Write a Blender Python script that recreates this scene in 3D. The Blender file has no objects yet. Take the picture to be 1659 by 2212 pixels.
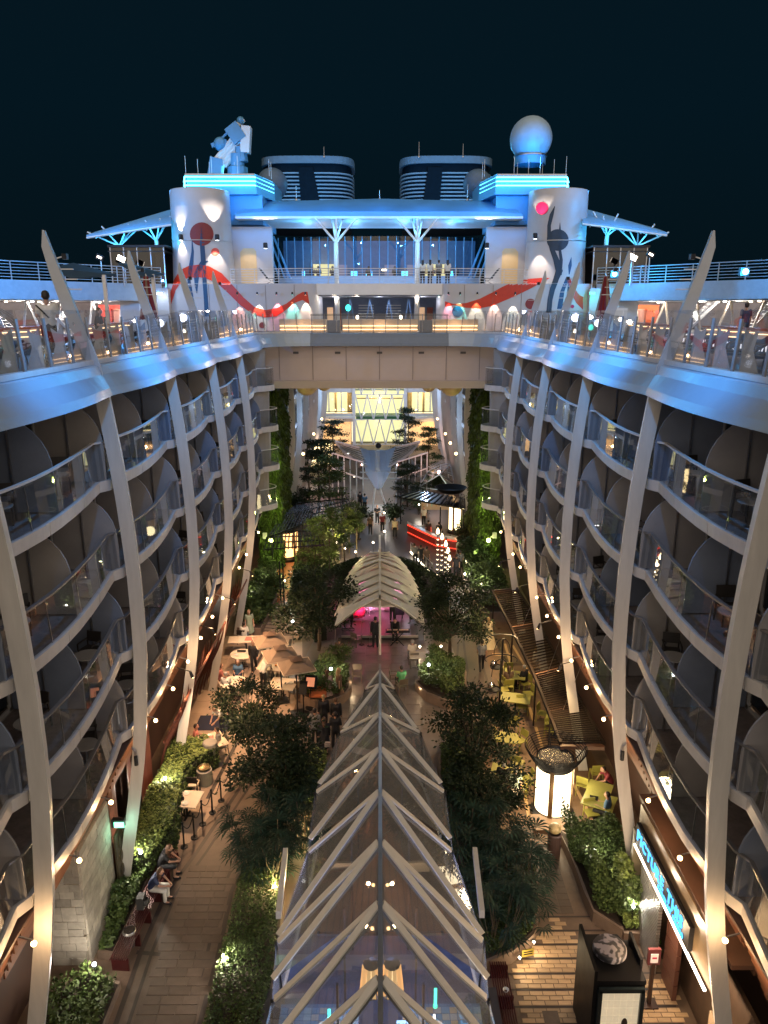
import bpy, bmesh, math, random
import numpy as np
from mathutils import Vector, Matrix
from mathutils.bvhtree import BVHTree
from collections import defaultdict
random.seed(7); RNG = np.random.default_rng(7)
R = math.radians
S = bpy.context.scene
COL = S.collection
# ---------------------------------------------------------------- camera, world, key light, exposure
PITCH, YAW, HC, FP = R(14.74), R(.33), 18.2, 1650.0
cam = bpy.data.cameras.new('camera'); co = bpy.data.objects.new('camera', cam); COL.objects.link(co)
co.location = (0, 0, HC); co.rotation_euler = (R(90) - PITCH, 0, -YAW)
cam.sensor_fit = 'VERTICAL'; cam.sensor_height = 24; cam.lens = FP / 2212 * 24
cam.clip_start = .1; cam.clip_end = 4000
S.camera = co
S.render.resolution_x, S.render.resolution_y = 768, 1024
W = bpy.data.worlds.new('World'); S.world = W; W.use_nodes = True
wn, wl = W.node_tree.nodes, W.node_tree.links
wn.clear()
wo = wn.new('ShaderNodeOutputWorld'); wb = wn.new('ShaderNodeBackground'); wl.new(wb.outputs[0], wo.inputs[0])
tc = wn.new('ShaderNodeTexCoord'); sx = wn.new('ShaderNodeSeparateXYZ'); rp = wn.new('ShaderNodeValToRGB')
wl.new(tc.outputs['Generated'], sx.inputs[0]); wl.new(sx.outputs['Z'], rp.inputs[0]); wl.new(rp.outputs[0], wb.inputs[0])
rp.color_ramp.elements[0].position = 0; rp.color_ramp.elements[0].color = (.0018, .0065, .0098, 1)
rp.color_ramp.elements[1].position = .75; rp.color_ramp.elements[1].color = (.0030, .0095, .0150, 1)
e_ = rp.color_ramp.elements.new(.22); e_.color = (.0016, .0085, .0145, 1)
wb.inputs[1].default_value = .82
sun = bpy.data.lights.new('ambient_fill', 'SUN'); sun.energy = 2.25; sun.angle = R(125); sun.color = (1.0, .84, .68)  # unseen soft sun lamp added to stand in for ambient light
so = bpy.data.objects.new('ambient_fill', sun); COL.objects.link(so); so.rotation_euler = (R(60), 0, R(3)); so.location = (0, -20, 60)
S.view_settings.view_transform = 'Standard'; S.view_settings.look = 'None'
S.view_settings.exposure = .2; S.view_settings.gamma = 1; S.view_settings.use_curve_mapping = False
S.render.engine = 'CYCLES'
cy = S.cycles
cy.use_denoising = True; cy.use_light_tree = True; cy.max_bounces = 6; cy.diffuse_bounces = 3; cy.glossy_bounces = 3
cy.transparent_max_bounces = 24; cy.transmission_bounces = 4; cy.sample_clamp_indirect = 4; cy.caustics_reflective = False; cy.caustics_refractive = False

# ---------------------------------------------------------------- pixel of the photograph (1659 x 2212) to a point of the place
def ray(px, py):
    f = Vector((math.sin(YAW)*math.cos(PITCH), math.cos(YAW)*math.cos(PITCH), -math.sin(PITCH)))
    r = Vector((math.cos(YAW), -math.sin(YAW), 0))
    u = Vector((math.sin(YAW)*math.sin(PITCH), math.cos(YAW)*math.sin(PITCH), math.cos(PITCH)))
    return f + r*((px-829.5)/FP) + u*((1106-py)/FP)
def gp(px, py, z=0.0):
    v = ray(px, py); t = (z-HC)/v.z
    return Vector((v.x*t, v.y*t, z))
def dp(px, py, D):
    v = ray(px, py); t = D/v.y
    return Vector((v.x*t, D, HC+v.z*t))
def xp(px, py, X):
    v = ray(px, py); t = X/v.x
    return Vector((X, v.y*t, HC+v.z*t))

# ---------------------------------------------------------------- mesh collector
class MB:
    def __init__(s): s.v = []; s.f = []
    def add(s, vs, fs):
        n = len(s.v); s.v.extend([tuple(p) for p in vs]); s.f.extend([tuple(i+n for i in q) for q in fs]); return s
    def box(s, c, d, rz=0, rx=0, ry=0):
        m = Matrix.Rotation(rz, 3, 'Z') @ Matrix.Rotation(ry, 3, 'Y') @ Matrix.Rotation(rx, 3, 'X'); c = Vector(c)
        vs = [c + m @ Vector((x*d[0]/2, y*d[1]/2, z*d[2]/2)) for x in (-1, 1) for y in (-1, 1) for z in (-1, 1)]
        return s.add(vs, [(0,1,3,2),(4,6,7,5),(0,4,5,1),(2,3,7,6),(0,2,6,4),(1,5,7,3)])
    def bar(s, a, b, w, h, up=(0,0,1)):
        a, b = Vector(a), Vector(b); d = (b-a).normalized(); up = Vector(up)
        if abs(d.dot(up)) > .99: up = Vector((0,1,0))
        x = d.cross(up).normalized(); y = x.cross(d)
        vs = [p + x*i*w/2 + y*j*h/2 for p in (a, b) for i in (-1,1) for j in (-1,1)]
        return s.add(vs, [(0,1,3,2),(4,6,7,5),(0,4,5,1),(2,3,7,6),(0,2,6,4),(1,5,7,3)])
    def tube(s, a, b, r0, r1=None, n=8):
        r1 = r0 if r1 is None else r1
        a, b = Vector(a), Vector(b); d = (b-a).normalized(); up = Vector((0,0,1)) if abs(d.z) < .95 else Vector((1,0,0))
        x = d.cross(up).normalized(); y = d.cross(x)
        vs = [p + (x*math.cos(2*math.pi*k/n) + y*math.sin(2*math.pi*k/n))*r for p, r in ((a,r0),(b,r1)) for k in range(n)]
        return s.add(vs, [(k,(k+1)%n,(k+1)%n+n,k+n) for k in range(n)] + [tuple(range(n-1,-1,-1)), tuple(range(n,2*n))])
    def path(s, pts, r, n=6, closed=False):
        m = len(pts)
        for i in range(m if closed else m-1): s.tube(pts[i], pts[(i+1) % m], r, r, n)
        return s
    def lathe(s, prof, c=(0,0,0), n=16):
        c = Vector(c); vs = [c + Vector((r*math.cos(2*math.pi*k/n), r*math.sin(2*math.pi*k/n), z)) for r, z in prof for k in range(n)]
        return s.add(vs, [(i*n+k, i*n+(k+1)%n, (i+1)*n+(k+1)%n, (i+1)*n+k) for i in range(len(prof)-1) for k in range(n)])
    def ball(s, c, r, n=10, sc=(1,1,1)):
        m = max(4, n//2+1); c = Vector(c); vs = []
        for i in range(m+1):
            t = math.pi*i/m
            for k in range(n): vs.append(c + Vector((r*sc[0]*math.sin(t)*math.cos(2*math.pi*k/n), r*sc[1]*math.sin(t)*math.sin(2*math.pi*k/n), r*sc[2]*math.cos(t))))
        return s.add(vs, [(i*n+k, (i+1)*n+k, (i+1)*n+(k+1)%n, i*n+(k+1)%n) for i in range(m) for k in range(n)])
    def prism(s, poly, z0, z1):
        n = len(poly)
        return s.add([(p[0],p[1],z0) for p in poly] + [(p[0],p[1],z1) for p in poly],
                     [tuple(range(n-1,-1,-1)), tuple(range(n,2*n))] + [(k,(k+1)%n,(k+1)%n+n,k+n) for k in range(n)])
    def slab(s, pts, off):          # polygon (3D) given thickness along off
        n = len(pts); off = Vector(off); p = [Vector(q) for q in pts]
        return s.add(p + [q+off for q in p], [tuple(range(n-1,-1,-1)), tuple(range(n,2*n))] + [(k,(k+1)%n,(k+1)%n+n,k+n) for k in range(n)])
    def sheet(s, rows):
        n = len(rows[0]); vs = [p for r in rows for p in r]
        return s.add(vs, [(i*n+k, i*n+k+1, (i+1)*n+k+1, (i+1)*n+k) for i in range(len(rows)-1) for k in range(n-1)])
    def sweep(s, secs, closed=True):   # list of cross-sections (same number of points) joined into a solid band
        n = len(secs[0]); base = len(s.v)
        s.add([p for q in secs for p in q], [(i*n+k, i*n+(k+1)%n, (i+1)*n+(k+1)%n, (i+1)*n+k) for i in range(len(secs)-1) for k in range(n)])
        s.f.append(tuple(base+k for k in range(n-1,-1,-1))); s.f.append(tuple(base+(len(secs)-1)*n+k for k in range(n)))
        return s
    def mesh(s, name, smooth=False):
        me = bpy.data.meshes.new(name); me.from_pydata(s.v, [], s.f); me.validate(); me.update()
        if smooth: me.shade_smooth() if hasattr(me, 'shade_smooth') else me.polygons.foreach_set('use_smooth', [True]*len(me.polygons))
        return me
KIDS = defaultdict(list)
def link(name, data, mat=None, parent=None, world=True):
    o = bpy.data.objects.new(name, data); COL.objects.link(o)
    if mat is not None and data is not None and len(data.materials) == 0: data.materials.append(mat)
    if parent is not None:
        o.parent = parent; KIDS[parent.name].append(o)
        if world: o.matrix_parent_inverse = PINV[parent.name]
    PINV[o.name] = Matrix.Identity(4) if parent is not None else Matrix.Translation(-o.location)
    return o
PINV = {}
def tag(o, label=None, cat=None, group=None, kind=None):
    for k, v in (('label', label), ('category', cat), ('group', group), ('kind', kind)):
        if v: o[k] = v
    return o
def thing(name, label, cat, loc=(0,0,0), rz=0, group=None):
    o = bpy.data.objects.new(name, None); COL.objects.link(o); o.location = loc; o.rotation_euler = (0,0,rz)
    PINV[o.name] = (Matrix.Translation(Vector(loc)) @ Matrix.Rotation(rz, 4, 'Z')).inverted()
    o.empty_display_size = .2
    return tag(o, label, cat, group)
def part(name, mb, mat, parent, smooth=False, world=False, label=None):
    o = link(name, mb.mesh(name, smooth) if isinstance(mb, MB) else mb, mat, parent, world)
    if label: o['label'] = label
    return o
def solo(name, mb, mat, label=None, cat=None, group=None, kind=None, smooth=False):
    return tag(link(name, mb.mesh(name, smooth) if isinstance(mb, MB) else mb, mat), label, cat, group, kind)
def struct(name, mb, mat, smooth=False): return solo(name, mb, mat, kind='structure', smooth=smooth)
def dup(root, loc=None, rz=None, label=None, group=None, sc=None, par=None):
    c = root.copy(); COL.objects.link(c)
    if par is not None: c.parent = par
    if loc is not None: c.location = loc
    if rz is not None: c.rotation_euler = (0, 0, rz)
    if sc is not None: c.scale = (sc, sc, sc) if not hasattr(sc, '__len__') else sc
    if label: c['label'] = label
    if group: c['group'] = group
    for ch in list(KIDS.get(root.name, ())):
        d = dup(ch, par=c); d.matrix_parent_inverse = ch.matrix_parent_inverse.copy(); KIDS[c.name].append(d)
    return c
ORD = ['first','second','third','fourth','fifth','sixth','seventh','eighth','ninth','tenth','eleventh','twelfth','thirteenth','fourteenth','fifteenth','sixteenth','seventeenth','eighteenth','nineteenth','twentieth']
SIDE = {-1: 'left', 1: 'right'}

# ---------------------------------------------------------------- materials
MT = {}
def picture_mat(name, sc=1.1):
    m = bpy.data.materials.new(name); m.use_nodes = True; MT[name] = m; nt = m.node_tree; b = nt.nodes['Principled BSDF']; b.inputs['Roughness'].default_value = .3
    t = nt.nodes.new('ShaderNodeTexCoord'); w = nt.nodes.new('ShaderNodeTexWave'); w.inputs['Scale'].default_value = sc; w.inputs['Distortion'].default_value = 22; w.inputs['Detail'].default_value = 3; w.inputs['Detail Scale'].default_value = 1.3
    r = nt.nodes.new('ShaderNodeValToRGB'); r.color_ramp.interpolation = 'CONSTANT'; r.color_ramp.elements[0].color = (.03,.03,.035,1); r.color_ramp.elements[1].position = .62; r.color_ramp.elements[1].color = (.30,.28,.31,1)
    for p_, c_ in ((.3,(.10,.095,.12,1)),(.45,(.19,.18,.21,1))): e = r.color_ramp.elements.new(p_); e.color = c_
    nt.links.new(t.outputs['Object'], w.inputs['Vector']); nt.links.new(w.outputs['Fac'], r.inputs[0]); nt.links.new(r.outputs[0], b.inputs['Base Color']); return m
def M(name, col, rough=.55, metal=0, var=.12, scale=2.5, bump=.0, es=0, ecol=None, spec=.5, bscale=None, stretch=None, island=0):
    if name in MT: return MT[name]
    m = bpy.data.materials.new(name); m.use_nodes = True; MT[name] = m
    nt = m.node_tree; b = nt.nodes['Principled BSDF']
    b.inputs['Roughness'].default_value = rough; b.inputs['Metallic'].default_value = metal
    b.inputs['Specular IOR Level'].default_value = spec
    c = tuple(col) + (1,)
    if var:
        t = nt.nodes.new('ShaderNodeTexCoord'); n = nt.nodes.new('ShaderNodeTexNoise'); r = nt.nodes.new('ShaderNodeValToRGB')
        n.inputs['Scale'].default_value = scale; n.inputs['Detail'].default_value = 6; n.inputs['Roughness'].default_value = .65
        if stretch:
            mp = nt.nodes.new('ShaderNodeMapping'); mp.inputs['Scale'].default_value = stretch
            nt.links.new(t.outputs['Object'], mp.inputs[0]); nt.links.new(mp.outputs[0], n.inputs['Vector'])
        else: nt.links.new(t.outputs['Object'], n.inputs['Vector'])
        r.color_ramp.elements[0].position = .32; r.color_ramp.elements[1].position = .68
        r.color_ramp.elements[0].color = tuple(x*(1-var) for x in col)+(1,); r.color_ramp.elements[1].color = tuple(min(1, x*(1+var)) for x in col)+(1,)
        nt.links.new(n.outputs['Fac'], r.inputs[0]); last = r.outputs[0]
        if island:
            g = nt.nodes.new('ShaderNodeNewGeometry'); oi = nt.nodes.new('ShaderNodeObjectInfo'); ad = nt.nodes.new('ShaderNodeMath'); ad.operation = 'ADD'
            fr = nt.nodes.new('ShaderNodeMath'); fr.operation = 'FRACT'
            nt.links.new(g.outputs['Random Per Island'], ad.inputs[0]); nt.links.new(oi.outputs['Random'], ad.inputs[1]); nt.links.new(ad.outputs[0], fr.inputs[0])
            mr = nt.nodes.new('ShaderNodeMapRange'); mr.inputs[3].default_value = 1-island; mr.inputs[4].default_value = 1+island
            hs = nt.nodes.new('ShaderNodeHueSaturation'); nt.links.new(fr.outputs[0], mr.inputs[0]); nt.links.new(mr.outputs[0], hs.inputs['Value'])
            nt.links.new(last, hs.inputs['Color']); last = hs.outputs[0]
        nt.links.new(last, b.inputs['Base Color'])
        rr = nt.nodes.new('ShaderNodeMapRange'); rr.inputs[3].default_value = max(.03, rough-.08); rr.inputs[4].default_value = min(1, rough+.1)
        nt.links.new(n.outputs['Fac'], rr.inputs[0]); nt.links.new(rr.outputs[0], b.inputs['Roughness'])
        if bump:
            n2 = nt.nodes.new('ShaderNodeTexNoise'); n2.inputs['Scale'].default_value = bscale or scale*8; n2.inputs['Detail'].default_value = 4
            nt.links.new(t.outputs['Object'], n2.inputs['Vector'])
            bp = nt.nodes.new('ShaderNodeBump'); bp.inputs['Strength'].default_value = bump; bp.inputs['Distance'].default_value = .02
            nt.links.new(n2.outputs['Fac'], bp.inputs['Height']); nt.links.new(bp.outputs[0], b.inputs['Normal'])
    else: b.inputs['Base Color'].default_value = c
    if es:
        b.inputs['Emission Color'].default_value = tuple(ecol or col)+(1,); b.inputs['Emission Strength'].default_value = es
    return m
def GL(name, tint=(.9,.92,.93), rough=.03, ior=1.5, gl=(1,1,1), minr=0.0, dust_sheen=0.0):
    if name in MT: return MT[name]
    m = bpy.data.materials.new(name); m.use_nodes = True; MT[name] = m; nt = m.node_tree; nt.nodes.clear()
    o = nt.nodes.new('ShaderNodeOutputMaterial'); mx = nt.nodes.new('ShaderNodeMixShader'); t = nt.nodes.new('ShaderNodeBsdfTransparent')
    g = nt.nodes.new('ShaderNodeBsdfGlossy'); f = nt.nodes.new('ShaderNodeLayerWeight'); f.inputs[0].default_value = .5; pw_ = nt.nodes.new('ShaderNodeMath'); pw_.operation = 'POWER'; pw_.inputs[1].default_value = 4; a = nt.nodes.new('ShaderNodeMapRange')
    a.inputs[3].default_value = max(minr, ((ior-1)/(ior+1))**2*1.7); a.inputs[4].default_value = .9; nt.links.new(f.outputs['Facing'], pw_.inputs[0]); nt.links.new(pw_.outputs[0], a.inputs[0])
    t.inputs[0].default_value = tuple(tint)+(1,); g.inputs['Color'].default_value = tuple(gl)+(1,); g.inputs['Roughness'].default_value = rough
    nt.links.new(a.outputs[0], mx.inputs[0]); nt.links.new(t.outputs[0], mx.inputs[1]); nt.links.new(g.outputs[0], mx.inputs[2])
    last = mx
    if dust_sheen:       # grey diffuse film: dusty salt, and reflected light painted into the pane
        df = nt.nodes.new('ShaderNodeBsdfDiffuse'); df.inputs[0].default_value = (.6,.6,.58,1); m2 = nt.nodes.new('ShaderNodeMixShader')
        tx = nt.nodes.new('ShaderNodeTexCoord'); nz = nt.nodes.new('ShaderNodeTexNoise'); nz.inputs['Scale'].default_value = 1.3; nz.inputs['Detail'].default_value = 5; mr = nt.nodes.new('ShaderNodeMapRange')
        mr.inputs[3].default_value = dust_sheen*.5; mr.inputs[4].default_value = dust_sheen*1.6; nt.links.new(tx.outputs['Object'], nz.inputs['Vector']); nt.links.new(nz.outputs['Fac'], mr.inputs[0]); nt.links.new(mr.outputs[0], m2.inputs[0])
        nt.links.new(mx.outputs[0], m2.inputs[1]); nt.links.new(df.outputs[0], m2.inputs[2]); last = m2
    nt.links.new(last.outputs[0], o.inputs[0]); return m
def EM(name, col, s):
    if name in MT: return MT[name]
    m = bpy.data.materials.new(name); m.use_nodes = True; MT[name] = m; nt = m.node_tree; nt.nodes.clear()
    o = nt.nodes.new('ShaderNodeOutputMaterial'); e = nt.nodes.new('ShaderNodeEmission'); e.inputs[0].default_value = tuple(col)+(1,); e.inputs[1].default_value = s
    nt.links.new(e.outputs[0], o.inputs[0]); return m
rib_white = M('rib_white_paint', (.60,.57,.53), .42, var=.10, scale=1.4, stretch=(2.5,2.5,.35))
white = M('white_paint', (.66,.66,.65), .4, var=.06, scale=1.0)
fasc = M('gloss_blue_lit_panel', (.30,.37,.46), .2, var=.05, scale=.6)  # white fascia with the blue floodlight tint put into its colour
band = M('slab_band_paint', (.56,.53,.51), .45, var=.10, scale=2, stretch=(1,1,.4))
divm = M('divider_grey_panel', (.31,.295,.30), .5, var=.12, scale=.8)
divb = M('divider_blue_grey_panel', (.19,.22,.29), .45, var=.12, scale=.8)
divt = M('divider_taupe_panel', (.31,.285,.265), .5, var=.1, scale=.8)
soff = M('soffit_grey', (.38,.35,.33), .6, var=.1)
balf = M('balcony_deck', (.22,.18,.165), .6, var=.25, scale=4)
metal = M('satin_steel', (.45,.45,.47), .3, 1, var=.08)
dmetal = M('dark_steel', (.03,.03,.033), .4, .6, var=.2)
railm = M('rail_grey', (.20,.19,.19), .35, .3, var=.1)
frame = M('window_frame_white', (.48,.46,.44), .45, var=.05)
glass = GL('balustrade_glass', (.74,.77,.80), .02, 1.55, dust_sheen=.022)
dkglass = GL('dark_door_glass', (.22,.24,.27), .02, 1.5)
curtain = M('curtain_cloth', (.42,.38,.33), .9, var=.15, scale=6, stretch=(8,8,.5))
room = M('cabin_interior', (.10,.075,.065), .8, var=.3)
wood = M('soffit_wood', (.26,.11,.055), .5, var=.3, scale=3, stretch=(6,.5,6), island=.15)
redwood = M('red_brown_timber', (.16,.055,.035), .5, var=.25, scale=2, stretch=(1,1,6), island=.2)
stone = M('stone_cladding', (.42,.38,.32), .8, var=.2, scale=3, bump=.4, island=.22)
black = M('black_paint', (.010,.010,.011), .5, var=.3, spec=.2)
warm = EM('warm_lamp', (1.0,.60,.25), 16)
warmw = EM('warm_white_lamp', (1.0,.80,.55), 11)
coolw = EM('cool_white_lamp', (.85,.92,1.0), 11)
LIGHTS = []
def lamp(loc, col, w, r=.05, spot=None, aim=None, blend=.5, name='lamp_light'):
    l = bpy.data.lights.new(name, 'SPOT' if spot else 'POINT'); l.energy = w; l.color = col; l.shadow_soft_size = r
    o = bpy.data.objects.new(name, l); COL.objects.link(o); o.location = loc
    if spot:
        l.spot_size = R(spot); l.spot_blend = blend
        o.rotation_euler = (Vector(aim)-Vector(loc)).to_track_quat('-Z', 'Y').to_euler()
    return o
def smooth01(t): t = max(0, min(1, t)); return t*t*(3-2*t)
# ---------------------------------------------------------------- the two balcony walls
ZX = [(-.3,8.32),(0,8.28),(1.5,7.98),(3.1,7.66),(5.5,7.24),(8.7,6.98),(11.15,6.99),(13.75,7.15),(16.0,7.42),(16.8,7.56),(18.2,7.95),(20.2,8.5)]
def wx(z):
    for (a, xa), (b, xb) in zip(ZX, ZX[1:]):
        if z <= b: return xa + (xb-xa)*(z-a)/(b-a)
    return ZX[-1][1]
RIB = [7.1, 13.95, 20.8, 27.65, 34.5, 41.35]
LV = [13.62, 11.05, 8.5, 5.9]
BQ = [(0,.34),(.08,.31),(.18,.22),(.3,.16),(.45,.17),(.6,.24),(.75,.34),(.88,.46),(.95,.52),(.985,.40),(1,.34)]
def bulge(t):              # plan shape of a balcony edge over one bay, 0 near, 1 far
    for (a, xa), (b, xb) in zip(BQ, BQ[1:]):
        if t <= b: return xa+(xb-xa)*(t-a)/(b-a)
    return BQ[-1][1]
def rib(s, D, far=False):
    secs = []
    zs = [0,1.2,2.4,3.6,4.8,6,7.2,8.4,9.6,10.8,12,13.2,14.4,15.6,16.02]
    for z in zs:
        x = wx(z) - .16; dx = .39; w = .30
        secs.append([(s*x, D-w/2, z), (s*(x+.07), D+w/2, z), (s*(x+dx), D+w/2, z), (s*(x+dx), D-w/2, z)])
    nm = 'white_rib'
    return secs
RIBN = {7.1:'nearest',13.95:'second',20.8:'third',27.65:'fourth',34.5:'fifth',41.35:'sixth'}
for s in (-1, 1):
    for i, D in enumerate(RIB):
        if D < 10: continue
        t = thing('hull_rib', 'curved white %s rib of the %s balcony wall, with its blade tip' % (ORD[i-1], SIDE[s]), 'rib', (s*8.3, D, 0), 0, 'white ribs of the balcony walls')
        part('rib_shaft', MB().sweep(rib(s, D)), rib_white, t, world=True)
        b = MB(); secs = []
        for z, x, w in ((15.35,7.34,.05),(16.0,7.34,.22),(16.8,7.46,.32),(17.6,7.72,.35),(18.4,7.99,.34),(19.2,8.25,.29),(19.8,8.44,.22),(20.2,8.56,.04)):
            th = .09 if z > 16.9 else .07
            secs.append([(s*x, D-th, z), (s*(x+.02), D+th, z), (s*(x+w), D+th, z), (s*(x+w), D-th, z)])
        b.sweep(secs)
        part('blade', b, M('blade_paint',(.36,.39,.44),.4,var=.05), t, world=True)
        nb = MB()
        for k in range(3): nb.box((s*(8.0+.09*k), D-.02, 18.75+.25*k), (.5, .05, .025))
        part('rung', nb, metal, t, world=True)
def edge(s, D0, D1, z, off=0, n=20, bs=1.0):
    return [Vector((s*(wx(z)+bulge(k/n)*bs+off), D0+(D1-D0)*k/n, z)) for k in range(n+1)]
CABX = 2.25                                    # depth of a balcony behind the rib line
DPW = {-1:0, 1:0}
def divider_mesh(s, z, h, D, name):
    # panel across the balcony with a big rounded outer corner
    xo = wx(z)+.42; xi = wx(z)+CABX-.02
    pts = [(xi, z+.02), (xo, z+.02)]
    cx, cz, r = xo+1.0, z+h-1.35, 1.0
    for k in range(9):
        a = math.pi - (math.pi/2)*k/8
        pts.append((xo+1.25+math.cos(a)*1.25, cz+math.sin(a)*1.3))
    pts.append((xi, z+h-.05))
    return [(s*x, D, zz) for x, zz in pts]
rnd = random.Random(3); cabw = M('cabin_wall_panel', (.62,.56,.52), .55, var=.06)
BAYN = ['beside the viewer','between first and second ribs','between second and third ribs','between third and fourth ribs','between fourth and fifth ribs','beyond the fifth rib']
ROWN = ['top','second','third','lowest']
LAMPC = []
def bay(s, bi, D0, D1, li):
    z = LV[li]; zt = 15.95 if li == 0 else LV[li-1]-.30; h = zt - z
    t = thing('balcony', 'curved balcony, %s wall, %s row, %s' % (SIDE[s], ROWN[li], BAYN[bi]), 'balcony', (s*wx(z), D0, z), 0, 'curved balconies of the two walls')
    near = bi <= 4
    n = 20 if near else 12
    e0 = edge(s, D0, D1, z, 0, n)
    # floor slab
    b = MB(); back = wx(z)+CABX+.3
    b.sweep([[p + Vector((s*.10,0,-.04)), (s*back, p.y, z-.04), (s*back, p.y, z-.26), p + Vector((s*.10,0,-.26))] for p in e0]); part('floor_slab', b, soff, t, world=True)
    b = MB(); b.sheet([[p + Vector((s*.10,0,-.034)), (s*(back-.3), p.y, z-.034)] for p in e0]); part('deck_covering', b, balf, t, world=True)
    # white edge band in three panels with open joints
    cuts = [0, n//3+1, 2*n//3+1, n]
    for a, c in zip(cuts, cuts[1:]):
        q = e0[a:c+1]; q = [p.copy() for p in q]; q[0].y += .012; q[-1].y -= .012
        b = MB().sweep([[p + Vector((0,0,.05)), p + Vector((s*.11,0,.05)), p + Vector((s*.13,0,-.25)), p + Vector((s*.02,0,-.25))] for p in q]); part('edge_band', b, band, t, world=True)
    # handrail
    er = [p + Vector((s*.07 if z > 9 else s*.03,0,1.08)) for p in e0]
    b = MB().sweep([[p, p+Vector((s*.09,0,0)), p+Vector((s*.09,0,.05)), p+Vector((0,0,.05))] for p in er]); part('handrail', b, railm if li else band, t, world=True)
    # glass
    gc = [0, n//4, n//2, 3*n//4, int(n*.86), n] if near else [0, n//2, n]
    for a, c in zip(gc, gc[1:]):
        q = list(range(a, c+1))
        b = MB().sheet([[e0[k]+Vector((s*.06,.01 if k==a else (-.01 if k==c else 0),.05)), er[k]+Vector((s*.045,.01 if k==a else (-.01 if k==c else 0),0))] for k in q]); part('glass_panel', b, glass, t, world=True)
    if near:
        for a in gc[1:-1]:
            part('glass_clip', MB().bar(e0[a]+Vector((s*.075,0,.05)), er[a]+Vector((s*.07,0,0)), .025, .03), metal, t, world=True)
    # dividers
    for j, fr in enumerate((.5, .985)):
        D = D0+(D1-D0)*fr
        m_ = rnd.choice([divm, divm, divb, divt, divm, divb])
        o = part('divider', MB().slab(divider_mesh(s, z, h, D, ''), (0,.05,0)), m_, t, world=True)
        xi = wx(z)+.42+.95
        part('divider_post', MB().bar((s*(xi), D-.03, z), (s*(xi), D-.03, zt-.02), .035, .06), metal, t, world=True)
        if near: part('divider_post', MB().bar((s*(xi+.95), D-.03, z), (s*(xi+.95), D-.03, zt-.02), .05, .06), frame, t, world=True)
    # cabin front: frame, dark glass doors, curtain, shallow room
    X = wx(z)+CABX
    for j in (0, 1):
        a = D0+.1+(D1-D0)*.5*j; c = a+(D1-D0)*.5-.12
        w = part('window_wall', MB().box((s*(X+.03), (a+c)/2, z+h-.16), (.06, c-a, .28)).box((s*(X+.03), (a+c)/2, z+.06), (.06, c-a, .1)).box((s*(X+.03), a+.05, z+h/2), (.06, .1, h)).box((s*(X+.03), c-.05, z+h/2), (.06, .1, h)).box((s*(X+.028), (a+c)/2, z+h/2), (.05, .09, h-.3)), frame, t, world=True)
        if near or bi == 5:
            g = (a+c)/2
            part('wall_panel', MB().box((s*(X+.035), (a+g)/2+.03, z+h/2), (.04, g-a-.14, h-.3)), cabw, t, world=True)
            p0, p1 = g+.045, c-.1
            part('door_pane', MB().box((s*(X+.04), (p0+p1)/2, z+h/2-.04), (.012, p1-p0, h-.5)), dkglass, w, world=True)
            if near: part('door_handle', MB().box((s*(X+.015), p0+.06, z+1.05), (.03,.03,.22)), metal, w, world=True)
            part('curtain', MB().sheet([[(s*(X+.16+.03*math.sin(k*2.1)), c-.12-.06*k, z+.1), (s*(X+.16+.03*math.sin(k*2.1)), c-.12-.06*k, z+h-.2)] for k in range(rnd.choice([6,9,12,16]))]), curtain, t, world=True)
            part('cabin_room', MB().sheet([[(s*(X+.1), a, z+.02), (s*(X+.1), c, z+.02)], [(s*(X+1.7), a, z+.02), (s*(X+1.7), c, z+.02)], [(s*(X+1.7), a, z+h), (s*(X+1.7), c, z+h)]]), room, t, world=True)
            if rnd.random() < .5 and near:
                LAMPC.append((s, X+.9, (a+p1)/2 + rnd.uniform(-.6,.6), z+.95, li, bi, j))
    return t
for s in (-1, 1):
    for bi in range(6):
        D0 = RIB[bi]; D1 = RIB[bi+1] if bi < 5 else 47.6
        for li in range(4): bay(s, bi, D0, D1, li)
# bedside lamps glowing inside some cabins
for k, (s, x, y, z, li, bi, j) in enumerate(LAMPC):
    t = thing('bedside_lamp', 'lit cabin lamp, %s wall, %s row, %s, %s half' % (SIDE[s], ROWN[li], BAYN[bi], ('nearer','farther')[j]), 'lamp', (s*x, y, z), 0, 'cabin lamps')
    part('lamp_shade', MB().lathe([(.07,.10),(.11,-.06)], n=10), EM('cabin_shade', (1.0,.62,.30), 3), t)
    part('lamp_foot', MB().lathe([(.02,-.08),(.02,-.3),(.08,-.31)], n=8), dmetal, t)
    lamp((s*x, y, z+.3), (1,.6,.32), (5,14,8)[k%3], .12)
# the glossy fascia with its scalloped underside, one panel per bay
def fasc_sec(s, D, t):
    k = math.sin(math.pi*t)
    return [Vector((s*(7.62), D, 16.82)), Vector((s*(7.50-.05*k), D, 16.78)), Vector((s*(7.44-.10*k), D, 16.55)), Vector((s*(7.26-.22*k), D, 16.2)), Vector((s*(7.20-.26*k), D, 16.0)), Vector((s*(7.42-.20*k), D, 15.97)), Vector((s*8.3, D, 15.97)), Vector((s*8.3, D, 16.4))]
for s in (-1, 1):
    for bi in range(6):
        D0 = RIB[bi]; D1 = RIB[bi+1] if bi < 5 else 48.0
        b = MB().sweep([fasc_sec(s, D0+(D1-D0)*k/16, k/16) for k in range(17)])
        solo('fascia_panel', b, fasc, 'glossy white fascia along the top of the %s wall, %s' % (SIDE[s], BAYN[bi]), 'fascia', 'glossy fascia panels')
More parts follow.
